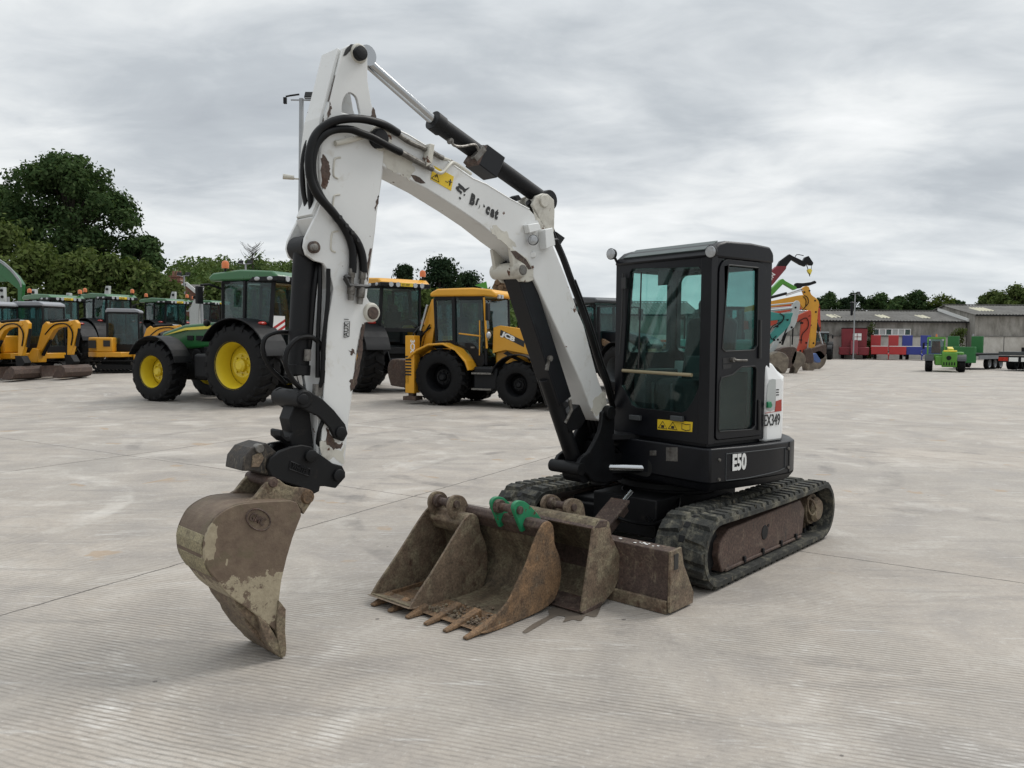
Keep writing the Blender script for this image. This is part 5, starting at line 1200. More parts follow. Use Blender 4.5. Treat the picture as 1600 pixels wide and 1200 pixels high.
# --- diggers
def digger(label, loc, yaw, sc, col, grp=None, armcol=None, boom_=None, arm_=None, bk=True, bkw=1.5, cw=True, lights=False, low=False):
    t = thing('mini_excavator' if sc < 1.3 else 'tracked_digger', label, 'digger', loc, yaw, grp, sc); dk = 'black_dull'; armcol = armcol or col
    for s in (1, -1):
        y0, y1 = sorted((s * .55, s * .95)); tr = track_mesh(y0, y1, .85, .2, .25, 30, .02, .03).build('track', ['rubber', 'dark'], t)
        f = MB(); f.prism([(-.6, .12), (.7, .12), (.75, .3), (-.65, .34)], s * .62, s * .88); f.build('track_frame', 'dark', tr)
    b = MB(); b.bx(-.5, .6, -.6, .6, .25, .45); b.cyl((0, 0, .4), (0, 0, .62), .45); b.build('undercarriage', 'dark', t)
    b = MB(); b.prism([(1.55, .03), (1.62, .03), (1.58, .2), (1.62, .4), (1.52, .4), (1.5, .2)], -.95, .95); b.bar((.4, .3, .25), (1.5, .35, .22), .12, .1); b.bar((.4, -.3, .25), (1.5, -.35, .22), .12, .1); b.build('dozer_blade', 'rust', t)
    hs_ = [(.9, .85), (.0, .95), (-.6, .85), (-1.0, .4), (-1.08, -.1), (-.95, -.6), (-.6, -.9), (.3, -.92), (.8, -.4), (.95, .2)]
    b = MB(); b.prism(hs_, .62, .82, 'z'); b.build('house', dk if not cw else col, t, .02)
    b = MB(); b.prism([(-.02, .93), (-.6, .83), (-.98, .4), (-1.06, -.1), (-.93, -.6), (-.6, -.88), (-.0, -.9)], .82, 1.42, 'z'); c_ = b.build('counterweight', col, t, .05)
    b = MB(); b.prism([(-.9, .98), (-.62, .98), (-.62, 1.3), (-.9, 1.3)], -.93, -.80); b.bx(-.35, -.1, -.915, -.80, 1.05, 1.3); b.bx(-.35, -.1, .80, .905, 1.0, 1.3); b.build('vent', 'ink', c_)
    ZR = 2.45; cb_ = MB()
    for y in (.85, -.08):
        cb_.bar((.86, y, .82), (.84, y, ZR), .07, .07); cb_.bar((-.35, y, .82), (-.35, y, ZR), .08, .08); cb_.bar((.84, y, ZR), (-.35, y, ZR), .08, .1); cb_.bar((.86, y, 1.0), (-.3, y, 1.0), .05, .3)
    cb_.bar((.2, .85, .85), (.2, .85, ZR), .06, .06); cb_.bar((-.35, .85, 1.1), (-.35, -.08, 1.1), .06, .5); cb_.bar((.86, .85, .95), (.86, -.08, .95), .05, .25); cb_.bar((.84, .85, ZR), (.84, -.08, ZR), .08, .1); cb_.bx(-.3, .85, -.05, .82, .80, .9)
    cab_ = cb_.build('cab_frame', dk, t, .02)
    pane(cab_, [(.87, -.03, 1.05), (.87, .80, 1.05), (.85, .80, ZR), (.85, -.03, ZR)], name='windscreen'); pane(cab_, [(.82, .86, 1.1), (-.3, .86, 1.1), (-.3, .86, ZR), (.82, .86, ZR)]); pane(cab_, [(.82, -.09, 1.1), (.82, -.09, ZR), (-.3, -.09, ZR), (-.3, -.09, 1.1)]); pane(cab_, [(-.36, -.03, 1.35), (-.36, -.03, ZR), (-.36, .8, ZR), (-.36, .8, 1.35)], name='rear_window')
    b = MB(); b.prism([(.9, ZR), (.88, ZR + .1), (.7, ZR + .17), (-.35, ZR + .17), (-.42, ZR + .05), (-.42, ZR)], -.12, .89); b.build('roof', 'grey_roof', cab_, .03)
    b = MB(); b.box((.0, .38, 1.3), (.45, .45, .5)); b.box((-.2, .38, 1.75), (.12, .42, .6)); b.bx(.3, .5, .1, .2, .9, 1.4); b.build('seat', 'seat', t, .03)
    if lights:
        b = MB(); b.lathe([(0, .07), (.7, .07), (1, .03)], (.0, .38, ZR + .17), (.0, .38, ZR + .36), 12); b.build('beacon', 'beacon', cab_)
    yb = -.38; zl = (lambda z: .6 + (z - .6) * .72) if low else (lambda z: z); lw = lambda P: [(q[0], zl(q[1])) for q in P]
    bp_ = boom_ or [(.86, .85), (1.03, .79), (1.66, 2.0), (1.88, 2.14), (2.35, 2.22), (2.42, 2.28), (2.35, 2.42), (1.75, 2.38), (1.45, 2.3), (1.35, 2.42), (1.2, 2.25)]
    b = MB(); b.prism(lw(bp_), yb - .1, yb + .1); b.build('boom', armcol, t, .015)
    b = MB(); b.prism([(.7, .5), (1.05, .5), (1.1, .95), (.85, 1.0), (.7, .8)], yb - .2, yb + .2); b.build('swing_bracket', col, t, .02)
    ap = arm_ or [(2.25, 2.45), (2.5, 2.5), (2.62, 2.35), (2.58, 1.9), (2.3, .75), (2.15, .75), (2.2, 1.8), (2.2, 2.3)]
    b = MB(); b.prism(lw(ap), yb - .075, yb + .075); b.build('arm', armcol, t, .015)
    b = MB(); b.cyl((1.45, yb, zl(2.42)), (2.2, yb, zl(2.5)), .05); b.build('arm_cylinder', dk, t); b = MB(); b.cyl((2.1, yb, zl(2.49)), (2.45, yb, zl(2.46)), .028); b.build('cylinder_rod', 'chrome', t)
    b = MB(); b.cyl((1.1, yb, .75), (1.45, yb, zl(1.55)), .055); b.build('boom_cylinder', dk, t)
    b = MB(); b.cyl((2.62, yb, zl(2.1)), (2.5, yb, zl(1.25)), .05); b.build('bucket_cylinder', dk, t)
    b = MB(); b.tube([(x, yb - dy, zl(z)) for x, dy, z in ((1.3, .1, 1.8), (1.7, .12, 2.25), (2.2, .13, 2.3), (2.42, .1, 1.9), (2.35, .09, 1.3))], .022, 6, 4); b.build('boom_hose', 'hose', t)
    b = MB(); b.prism([(2.1, .78), (2.35, .78), (2.5, .55), (2.35, .35), (2.15, .45)], yb - .14, yb + .14); b.build('quick_hitch', 'dark', t, .01)
    if bk:
        b = MB(); b.prism([(2.42, .45), (2.55, .35), (2.58, .2), (2.5, .06), (2.3, .0), (2.05, .03), (2.04, .06), (2.3, .1), (2.42, .25)], yb - bkw / 2, yb + bkw / 2)
        for s in (-1, 1): b.prism([(2.42, .45), (2.55, .35), (2.58, .2), (2.5, .06), (2.3, .0), (2.05, .03), (2.2, .3)], yb + s * bkw / 2 - .015, yb + s * bkw / 2 + .015)
        b.build('bucket', 'rust', t, .01)
    return t
GM = 'yellow mini diggers in the left background'
y1 = digger('yellow mini digger at the left edge, cab half out of frame', at(-36, 27.3), R(-14), .99, 'yellow', GM, low=True, bkw=1.2)
p = at(40, 28.0); y2 = copy_thing(y1, p, R(-14), 'yellow mini digger facing right with wide rusty bucket, second from the left edge', GM)
p = at(183, 30.0); y3 = copy_thing(y1, p, R(16), 'yellow mini digger seen side-on, just left of the large green tractor', GM)
y3.scale = (.90, .90, .90)
for o in list(y3.children):
    if o.name.startswith('dozer'): bpy.data.objects.remove(o)

# --- row of diggers on the right: boom and arm outlines lie in the upright plane of each machine
def trow(depth): return T(0, depth, 0)
def row_digger(label, depth, col, armcol, boom_px, arm_px, bucket_px, cyl, body_px, bmat='far_bucket', w=.28, extra=None, cylm='black_dull', s=1.35):
    bx_ = at(body_px, depth)
    t = thing('tracked_digger', label, 'digger', V((bx_.x, depth, 0)), R(-4), 'diggers parked in the right background'); L = rotz(R(4)) @ T(-bx_.x, -depth, 0); Mw = trow(depth)
    def tp(pts): return trace([(1180 + .175 * x, 390 + .175 * y) for x, y in pts], Mw, 0)
    if boom_px: b = MB(L); b.prism(tp(boom_px), depth - w / 2, depth + w / 2, 'y'); b.M = L; b.build('boom', col, t, .02)
    b = MB(L); b.prism(smooth2(tp(arm_px + arm_px[:1]), 3)[:-1], depth - w * .4, depth + w * .4); b.build('arm', armcol, t, .02)
    if bucket_px:
        for k, bp_ in enumerate(bucket_px):
            b = MB(L); b.prism(smooth2(tp(bp_ + bp_[:1]), 4)[:-1], depth - .42, depth + .42); b.build('bucket' if k == 0 else 'quick_hitch', bmat if k == 0 else 'rust', t, .03)
    for c in cyl:
        q = tp(c[:2]); b = MB(L); b.cyl((q[0][0], depth - (c[3] if len(c) > 3 else 0), q[0][1]), (q[1][0], depth - (c[3] if len(c) > 3 else 0), q[1][1]), c[2] if len(c) > 2 else .07); b.build('cylinder', c[4] if len(c) > 4 else cylm, t)
    for k, pxy in enumerate(arm_px[::2]):
        cx_ = sum(p[0] for p in arm_px) / len(arm_px); cy_ = sum(p[1] for p in arm_px) / len(arm_px)
        q = tp([(pxy[0] + (cx_ - pxy[0]) * .3, pxy[1] + (cy_ - pxy[1]) * .16)])[0]; b = MB(L); b.cyl((q[0], depth - w * .46, q[1]), (q[0], depth + w * .46, q[1]), .06, seg=10); b.build('pin', 'dark', t)
    for h in extra or []:
        q = tp(h); b = MB(L); b.tube([(a, depth - w / 2 - .03, z) for a, z in q], .025, 6, 4); b.build('hydraulic_hose', 'hose', t)
    sc = s
    for sg in (1, -1):
        y0, y1_ = sorted((sg * .6 * sc, sg * 1.0 * sc)); b = track_mesh(y0, y1_, .95 * sc, .22 * sc, .27 * sc, 30, .03, .04); b.build('track', ['rubber', 'dark'], t)
    b = MB(); b.prism([(1.1 * sc, .9 * sc), (-.9 * sc, .95 * sc), (-1.3 * sc, .4 * sc), (-1.3 * sc, -.4 * sc), (-.9 * sc, -.95 * sc), (1.1 * sc, -.9 * sc)], .62 * sc, 1.35 * sc, 'z'); b.build('house', col, t, .05)
    b = MB(); b.bx(-.4 * sc, .3 * sc, -.5 * sc, .5 * sc, .3 * sc, .62 * sc); b.build('undercarriage', 'dark', t)
    b = MB()
    for x in (.95, -.35):
        for y in (.9, 0): b.bar((x * sc, y * sc, 1.35 * sc), (x * sc, y * sc, 2.5 * sc), .1, .1)
    b.bx(-.4 * sc, 1.0 * sc, -.05 * sc, .95 * sc, 2.5 * sc, 2.6 * sc); c_ = b.build('cab_frame', 'black_dull', t)
    pane(c_, [(.97 * sc, .05 * sc, 1.4 * sc), (.97 * sc, .88 * sc, 1.4 * sc), (.97 * sc, .88 * sc, 2.5 * sc), (.97 * sc, .05 * sc, 2.5 * sc)]); pane(c_, [(.9 * sc, -.02 * sc, 1.4 * sc), (.9 * sc, -.02 * sc, 2.5 * sc), (-.3 * sc, -.02 * sc, 2.5 * sc), (-.3 * sc, -.02 * sc, 1.4 * sc)])
    return t
row_digger('digger with teal boom and arm, nearest of the row right of the black cab', 41, 'teal', 'teal',
           [(-60, 640), (60, 570), (130, 555), (230, 572), (320, 565), (300, 620), (200, 630), (90, 640), (-50, 720)], [(215, 590), (325, 562), (318, 610), (290, 690), (150, 825), (75, 885), (68, 840), (120, 770), (190, 680)],
           [[(80, 960), (190, 910), (270, 960), (265, 1060), (225, 1105), (170, 1050), (110, 1020)]], [((100, 545), (330, 520), .05, 0, 'chrome')], 1120, extra=[[(250, 590), (230, 640), (150, 680), (120, 740), (140, 800), (180, 770)], [(210, 570), (245, 600), (225, 650), (150, 700)]])
row_digger('digger with pale grey arm and broad brown bucket, second in the right row', 44.5, 'pale', 'pale',
           [(-100, 560), (120, 520), (330, 505), (340, 530), (120, 560), (-80, 640)], [(330, 490), (365, 455), (395, 480), (385, 560), (345, 690), (250, 760), (200, 850), (150, 930), (120, 965), (112, 940), (170, 820), (240, 720), (285, 690)],
           [[(330, 905), (390, 915), (425, 960), (420, 1010), (370, 1060), (345, 1110), (315, 1122), (330, 1060), (300, 1000)], [(130, 930), (220, 880), (330, 870), (350, 930), (310, 1040), (230, 1060), (150, 1010)]],
           [((340, 560), (240, 850), .06), ((300, 640), (230, 820), .04, .1), ((340, 640), (330, 850), .04), ((100, 500), (345, 475), .04, 0, 'chrome')], 1105)
row_digger('digger with orange-red arm, between the pale grey and the tall yellow digger arms', 49, 'vermilion', 'vermilion',
           [(-150, 640), (370, 590), (470, 545), (490, 580), (400, 640), (-130, 720)], [(365, 600), (465, 545), (495, 560), (490, 690), (460, 850), (440, 905), (385, 935), (370, 900), (395, 820), (405, 700), (410, 640)],
           [[(430, 1010), (510, 1010), (525, 1045), (480, 1090), (455, 1108), (440, 1060)], [(420, 900), (480, 880), (500, 1000), (440, 1020)]], [((380, 545), (470, 548), .035, 0, 'chrome'), ((470, 700), (450, 880), .08)], 1100, extra=[[(380, 640), (440, 610), (465, 640), (460, 700), (410, 760), (400, 840)]])
row_digger('digger with tallest yellow boom and arm in the row right of the black cab', 52, 'yellow', 'yellow',
           [(-120, 520), (90, 470), (380, 410), (430, 405), (470, 470), (430, 540), (390, 480), (90, 520), (-100, 600)], [(410, 350), (440, 330), (475, 335), (495, 400), (545, 440), (565, 480), (555, 560), (545, 700), (525, 890), (480, 890), (490, 700), (470, 560), (425, 540), (440, 440)],
           [[(500, 920), (560, 900), (610, 960), (600, 1020), (550, 1065), (500, 1050)], [(460, 890), (560, 860), (610, 850), (600, 960), (520, 980)]], [((110, 435), (280, 390), .09), ((270, 400), (420, 350), .05, 0, 'chrome'), ((270, 412), (425, 362), .03, .1, 'chrome'), ((520, 580), (570, 730), .1), ((565, 720), (605, 860), .05, 0, 'chrome')], 1085, extra=[[(430, 410), (460, 430), (465, 480), (430, 520)], [(420, 420), (445, 450), (440, 510), (410, 540)]])
row_digger('digger with orange arm tip and chrome rod, farthest of the row before the wall', 62, 'vermilion', 'vermilion',
           [(-100, 560), (480, 440), (540, 455), (560, 500), (480, 520), (-80, 620)], [(500, 440), (545, 450), (572, 500), (578, 620), (582, 720), (560, 740), (548, 640), (530, 560)],
           [[(580, 950), (615, 960), (610, 1000), (570, 1040), (560, 990)], [(560, 820), (615, 840), (610, 960), (570, 960)]], [((555, 700), (600, 860), .07, .1, 'chrome')], 1060)
# blue bucket on the ground
b = MB(trow(50)); b.prism(trace([(1180 + .175 * x, 390 + .175 * y) for x, y in [(495, 935), (530, 925), (572, 985), (568, 1005), (540, 1010), (505, 985)]], trow(50), 0), -.25, .25)
p_ = b.build('digger_bucket', paint('faded blue paint', (.07, .13, .32), .5, var=.2), None, .02); tag(p_, 'small faded blue bucket standing in front of the yellow digger in the right row', 'bucket')

# --- two telehandlers with raised booms behind the row
def boomer(label, depth, col, dark_px, col_px, body_px, extra):
    bx_ = at(body_px, depth); t = thing('telehandler', label, 'telehandler', V((bx_.x, depth, 0)), 0); L = T(-bx_.x, -depth, 0); Mw = trow(depth)
    tp = lambda pts: trace([(1180 + .175 * x, 390 + .175 * y) for x, y in pts], Mw, 0)
    b = MB(L); b.prism(tp(col_px), depth - .25, depth + .25); bo_ = b.build('boom', col, t, .02)
    for nm, px in dark_px:
        b = MB(L); b.prism(tp(px), depth - .18, depth + .18); b.build(nm, 'black_dull', t, .015)
    for nm, mt, pts, r in extra:
        q = tp(pts); b = MB(L); b.tube([(a, depth - .05, z) for a, z in q], r, 6, 3); b.build(nm, mt, t)
    b = MB(); b.bx(-2.4, 2.2, -1.0, 1.0, .6, 1.2); b.bx(-2.2, -.6, -1.0, .2, 1.2, 1.9); b.build('chassis', col, t, .05)
    b = MB(); b.bx(-.4, 1.0, -1.0, -.2, 1.2, 2.5); b.build('cab', 'black_dull', t, .1)
    for s in (1, -1):
        for x in (-1.5, 1.5): wheel(t, x, s * 1.0, .6, .45, s, .33, col, 12)
    return t, L, tp, bo_
t, L, tp, bo_ = boomer('telehandler with raised dark red boom and black jib with hook, behind the black cab', 58, 'maroon',
    [('boom_head', [(190, 150), (215, 105), (300, 42), (330, 60), (395, 90), (420, 105), (440, 70), (470, 58), (512, 120), (505, 142), (480, 140), (455, 120), (440, 152), (395, 135), (320, 90), (270, 155)])],
    [(60, 420), (85, 300), (105, 220), (185, 150), (270, 150), (265, 175), (105, 365), (90, 420), (60, 480)], 1130,
    [('hose_loop', 'hose', [(350, 80), (370, 45), (430, 55)], .03), ('hook_rope', 'ink', [(450, 120), (470, 180), (485, 240)], .03), ('hook_rope', 'ink', [(500, 140), (498, 190)], .02)])
b = MB(L); b.prism(tp([(465, 180), (485, 170), (503, 185), (488, 225), (470, 200)]), 57.85, 58.15); b.build('hook_block', 'bright_yellow', t)
q = tp([(118, 305), (165, 232)]); b = MB(L); b.text('ION', .42, frame((q[0][0], 57.74, q[0][1]), (q[1][0] - q[0][0], 0, q[1][1] - q[0][1]), (-1, 0, 1)), th=.004, bold=.012); b.build('boom_lettering', 'white_print', bo_)
t, L, tp, bo_ = boomer('telehandler with raised light green boom and black crane jib, behind the yellow digger arm', 66, 'grass_green',
    [('crane_jib', [(350, 310), (365, 298), (410, 300), (420, 300), (500, 290), (525, 278), (540, 290), (538, 302), (470, 325), (420, 330), (400, 345), (360, 350)])],
    [(60, 470), (100, 390), (220, 268), (240, 262), (262, 282), (360, 335), (362, 352), (340, 362), (245, 305), (232, 318), (130, 425), (90, 480)], 1140, [])

# --- lime telehandler
def lime():
    t = thing('telehandler', 'lime green low telehandler facing the camera on open concrete at the right', 'telehandler', at(1478, 48.2), R(-117))
    for s in (1, -1):
        for x in (0, -2.3): wheel(t, x, s * .86, .47, .40, s, .27, 'lime', 12)
        b = MB(); b.strip(arc(0, .47, .56, 150, 20, 8), .03, s * .62, s * 1.10); b.build('fender', 'trim', t)
    b = MB(); b.bx(-2.9, .35, -.55, .55, .4, .95); b.build('chassis', 'lime', t, .05)
    b = MB(); b.prism([(.45, .3), (.5, .45), (.5, 1.15), (.40, 1.22), (-.2, 1.25), (-.2, .3)], -.18, .62); b.build('front_block', 'lime', t, .03)
    b = MB()
    for k in range(5): b.bx(.5, .52, -.1 + .14 * k, -.04 + .14 * k, .42, .6)
    b.cyl((.5, .18, .85), (.53, .18, .85), .14, seg=8); b.build('vent', 'dark', t)
    b = MB(); b.bar((.4, -.12, 1.26), (.4, .6, 1.26), .08, .1); b.bar((-.2, .3, 1.25), (-2.7, .3, 1.35), .3, .3); b.build('boom', 'bright_yellow', t, .02)
    b = MB()
    for y in (-.95, -.05):
        b.bar((.1, y, .9), (.02, y, 2.02), .08, .08); b.bar((-1.2, y, .9), (-1.2, y, 2.02), .08, .08); b.bar((.02, y, 2.02), (-1.2, y, 2.02), .08, .1)
    b.bar((.02, -.95, 2.02), (.02, -.05, 2.02), .08, .12); b.bx(-1.2, .1, -.98, -.05, .75, 1.05); b.bx(-1.25, .06, -.98, -.02, 2.03, 2.1); cf = b.build('cab_frame', 'lime', t, .02)
    pane(cf, [(.09, -.9, 1.08), (.09, -.1, 1.08), (.03, -.1, 2.0), (.03, -.9, 2.0)], name='windscreen'); pane(cf, [(0, -.98, 1.08), (-1.15, -.98, 1.08), (-1.15, -.98, 2.0), (0, -.98, 2.0)])
    b = MB(); b.box((-.6, -.5, 1.35), (.3, .5, .5)); b.box((-.75, -.5, 1.6), (.15, .45, .5)); b.build('seat', 'vermilion', t, .05)
    for y in (-.85, -.15):
        b = MB(); b.lathe([(0, .06), (1, .06)], (.06, y, 1.92), (.12, y, 1.92), 10); b.build('headlight', 'lamp', t)
    b = MB(); b.lathe([(0, .06), (1, .04)], (-.4, -.5, 2.1), (-.4, -.5, 2.28), 10); b.build('beacon', 'beacon', t)
    b = MB(); b.bx(-1.6, .1, .62, .98, .75, 1.2); b.build('engine_cover', 'lime', t, .06)
    b = MB(); b.tube([(.1, -.95, 1.7), (.25, -1.15, 1.75)], .02); b.box((.25, -1.18, 1.55), (.05, .12, .35)); b.build('mirror', 'dark', t)
lime()

# --- trailers, wagon and lorry along the far wall
def plant_trailer(label, px, depth, col, w=3.3, nboard=2):
    t = thing('plant_trailer', label, 'trailer', at(px, depth), R(-114), 'plant trailers along the far wall')
    b = MB(); b.bx(-3.6, -.4, -1.15, 1.15, .75, .95); b.build('deck', 'deck', t)
    n = nboard
    for k in range(n):
        y = -w / 2 + w / n * (k + .5); b = MB(); b.bx(-.35, -.2, y - w / n / 2 + .06, y + w / n / 2 - .06, .55, 1.35); bb_ = b.build('front_board', col, t, .03)
        b = MB(); b.bx(-.34, -.21, y - w / n / 2 + .06, y + w / n / 2 - .06, 1.352, 1.41); b.build('top_rail', 'white_print', bb_)
    for y in (-w / 2 + .48, w / 2 - 1.15):
        b = MB(); b.bar((-3.3, y, .95), (-3.45, y, 2.5), .95, .1, up=(1, 0, 0)); b.build('loading_ramp', col, t, .02)
    b = MB(); b.bar((-.3, 0, .6), (1.0, 0, .5), .15, .15); b.bar((.2, 0, .5), (.2, 0, .05), .09, .09); b.build('drawbar', col, t)
    for x in (-1.8, -2.7):
        for s in (1, -1): wheel(t, x, s * 1.2, .38, .28, s, .24, 'galv', 8, tread=False)
    for s in (1, -1):
        b = MB(); b.bx(-3.2, -1.2, s * 1.35 - .17, s * 1.35 + .17, .85, .9); b.bx(-.55, -.35, s * 1.5 - .12, s * 1.5 + .12, .35, .95); b.build('mudguard', 'dark', t)
    return t
plant_trailer('red plant trailer with two upright red ramps under the window row', 1389, 80, 'red')
plant_trailer('royal blue plant trailer with upright blue ramps, between the red trailer and the lime telehandler', 1441, 79, 'blue')
t = thing('feeder_wagon', 'maroon feeder wagon with white square panel by the far wall', 'wagon', at(1335, 82), R(-111))
b = MB(); b.add([(-3.5, -1.15, .9), (0, -1.15, .9), (0, 1.15, .9), (-3.5, 1.15, .9), (-3.5, -1.2, 3.15), (.05, -1.2, 3.15), (.05, 1.2, 3.15), (-3.5, 1.2, 3.15)], [(3, 2, 1, 0), (4, 5, 6, 7), (0, 1, 5, 4), (1, 2, 6, 5), (2, 3, 7, 6), (3, 0, 4, 7)]); b.build('hopper', 'maroon', t, .05)
b = MB(); b.bx(-3.5, .3, -1.4, 1.4, .45, 1.25); b.build('conveyor', 'maroon', t, .06)
b = MB(); b.bx(.09, .13, -.15, .65, 1.95, 2.65); pn = b.build('inspection_panel', 'white_print', t); b = MB(); b.bx(.131, .14, .22, .28, 1.98, 2.62); b.bx(.131, .14, -.12, .62, 2.27, 2.33); b.build('panel_bar', 'maroon', t)
b = MB(); b.bx(-3.52, .07, -1.22, 1.22, 3.15, 3.22); b.build('rim', 'dark', t)
for s in (1, -1):
    wheel(t, -1.2, s * 1.05, .5, .35, s, .3, 'trim', 8, tread=False); b = MB(); b.bar((.1, s * .5, .7), (1.2, 0, .5), .12, .12); b.build('drawbar', 'rust', t)
b = MB(); b.prism([(.3, .5), (.9, .5), (.4, 1.8), (.1, 2.0)], -.35, .35); b.build('gearbox_cover', 'maroon', t, .05)
t = thing('flatbed_trailer', 'three-axle flatbed trailer with upright green ramps, beside the lime telehandler', 'trailer', at(1500, 53), R(-142))
b = MB(); b.bx(-5.2, .3, -1.1, 1.1, .9, 1.08); b.build('deck', 'black_dull', t, .02)
b = MB(); b.bx(.1, .35, -1.1, 1.1, .45, 1.5); b.build('headboard', 'dgreen', t, .03)
for x in (-1.9, -2.8, -3.7):
    for s in (1, -1): wheel(t, x, s * 1.0, .40, .28, s, .25, 'galv', 8, tread=False)
for y in (-.75, .75):
    b = MB(); b.bx(-.9, -.75, y - .36, y + .36, 1.1, 2.2); b.build('loading_ramp', 'dgreen', t, .02)
b = MB(); b.bx(-5.0, -.2, 1.1, 1.16, .7, .95); b.bx(-5.0, -.2, -1.16, -1.1, .7, .95); b.build('side_rail', 'galv', t); b = MB(); b.bx(-4.6, -4.5, -1.1, -1.0, 1.1, 2.4); b.build('stake', 'galv', t)
t = thing('lorry', 'flatbed lorry with blue load seen from the rear at the right edge', 'lorry', at(1596, 50.5), R(38))
b = MB(); b.bx(-.1, 7, -1.25, 1.25, 1.0, 1.22); b.build('deck', 'trim', t, .02)
b = MB(); b.bx(-.1, .05, -1.25, 1.25, .55, .95); b.build('rear_bumper', 'black_dull', t, .02)
for s in (1, -1):
    b = MB(); b.bx(-.14, -.09, s * .95 - .28, s * .95 + .28, .62, .86); b.build('tail_lamp', 'tail', t, .01); b = MB(); b.bx(-.15, -.10, s * .35 - .26, s * .35 + .26, .60, .86); b.build('number_plate', 'white_print', t)
    for x in (1.4, 2.6): wheel(t, x, s * .95, .48, .5, s, .26, 'trim', 10, tread=False)
b = MB(); b.bx(5.2, 7.0, -1.2, 1.2, 1.0, 2.3); b.build('cab', 'trim', t, .1)
b = MB(); b.add([(.8, -.4, 1.5), (3, -.4, 1.5), (3, -1.1, 1.5), (.8, -1.1, 1.5), (.5, -.3, 2.15), (3.3, -.3, 2.15), (3.3, -1.2, 2.15), (.5, -1.2, 2.15)], [(3, 2, 1, 0), (4, 5, 6, 7), (0, 1, 5, 4), (1, 2, 6, 5), (2, 3, 7, 6), (3, 0, 4, 7)])
b.build('load', 'blue', t, .03); b = MB(); b.bx(.6, 3.2, -1.1, .2, 1.22, 1.5); b.build('load_bed', 'black_dull', t, .02)

# --- pale digger arms standing in a row behind the green tractors; green loader boom at the edge
def pale_arm(px, depth, y_top, y_bot, w_px, tilt, label):
    p_ = at(px, depth); Mw = trow(depth); t = thing('digger_arm', label, 'crane', p_, 0, 'upright pale grey booms behind the green tractors'); L = T(-p_.x, -depth, -p_.z)
    q = trace([(px + tilt - 2.5, y_top), (px + tilt + 3, y_top), (px + w_px * .5, (y_top + y_bot) / 2), (px + w_px * .45, y_bot), (px - w_px * .5, y_bot), (px - w_px * .55, (y_top + y_bot) / 2)], Mw, 0)
    q = [(x, z) for x, z in q] ; lo = p_.z
    q[3] = (q[3][0], lo); q[4] = (q[4][0], lo)
    b = MB(L); b.prism(q, depth - .12, depth + .12); b.build('arm', 'pale', t, .02)
    c = trace([(px + tilt, y_top + 5), (px + 1, y_top + 15)], Mw, 0); b = MB(L)
    for a, z in c: b.cyl((a, depth - .16, z), (a, depth + .16, z), .07, seg=10)
    b.build('pin', 'dark', t)
    b = MB(L); b.cyl((c[1][0] + .25, depth - .05, c[1][1]), (c[1][0] + .3, depth - .05, lo + .3), .06); b.build('cylinder', 'galv', t)
for px, dp, yt, yb, w, tl, lab in ((5, 40, 449, 520, 8, 0, 'pale grey upright digger arm at the left edge'), (54, 40, 452, 520, 8, 0, 'pale grey arm tip showing just above the far left tractor roof'),
        (108, 39, 458, 520, 9, 0, 'pale grey upright digger arm between the two left tractor cabs'), (166, 44, 447, 520, 10, 3, 'pale grey arm tip above the tractor with the big yellow rim'),
        (268, 46, 456, 520, 12, 4, 'pale grey arm tip above the tractor beside the large green one'), (305, 34, 450, 520, 14, 9, 'pale grey sloping digger arm in front of the brick gable')):
    pale_arm(px, dp, yt, yb, w, tl, lab)
t = thing('forage_loader', 'green jointed loader boom with pipes at the left edge of the frame', 'loader boom', at(-10, 47), 0); dpt = 47; Mw = trow(dpt); L = T(-t.location.x, -dpt, -t.location.z)
b = MB(L); b.prism(trace([(-40, 404), (4, 408), (30, 432), (38, 445), (36, 470), (30, 470), (30, 452), (0, 428), (-40, 420)], Mw, 0), dpt - .15, dpt + .15); b.prism(trace([(-40, 430), (10, 430), (18, 440), (-40, 442)], Mw, 0), dpt - .12, dpt + .12); q = trace([(36, 470), (30, 470)], Mw, 0)
b.prism([q[1], q[0], (q[0][0], t.location.z), (q[1][0], t.location.z)], dpt - .15, dpt + .15); b.build('boom', 'green', t, .02)
b = MB(L)
for o in (0, 3): b.tube([(a, dpt - .2, z) for a, z in trace([(-20, 398 + o), (2, 406 + o), (20, 420 + o), (34, 438 + o), (36, 446 + o)], Mw, 0)], .04, 6, 3)
b.build('pipe', 'galv', t)
t = thing('scrap_boom', 'rusty orange crane head showing above the yellow backhoe roof', 'crane', at(785, 30), 0); dpt = 30; Mw = trow(dpt); L = T(-t.location.x, -dpt, 0)
b = MB(L); b.prism(trace([(770, 447), (775, 438), (786, 434), (795, 440), (796, 520), (776, 520)], Mw, 0), dpt - .2, dpt + .2); 
for x, y in ((777, 442), (786, 440), (782, 450), (791, 447)):
    q = trace([(x, y)], Mw, 0)[0]; b.cyl((q[0], dpt - .26, q[1]), (q[0], dpt + .26, q[1]), .11, seg=10)
q = trace([(776, 520), (796, 520)], Mw, 0); b.prism([q[0], q[1], (q[1][0], 0), (q[0][0], 0)], dpt - .2, dpt + .2); b.build('crane_head', 'orange_rust', t, .02)
q = trace([(742, 446), (760, 440), (762, 452)], Mw, 0); b = MB(L); b.prism([(q[0][0], q[0][1]), (q[1][0], q[1][1]), (q[2][0], q[2][1])], dpt - .1, dpt + .1); b.build('cover', 'grass_green', t)
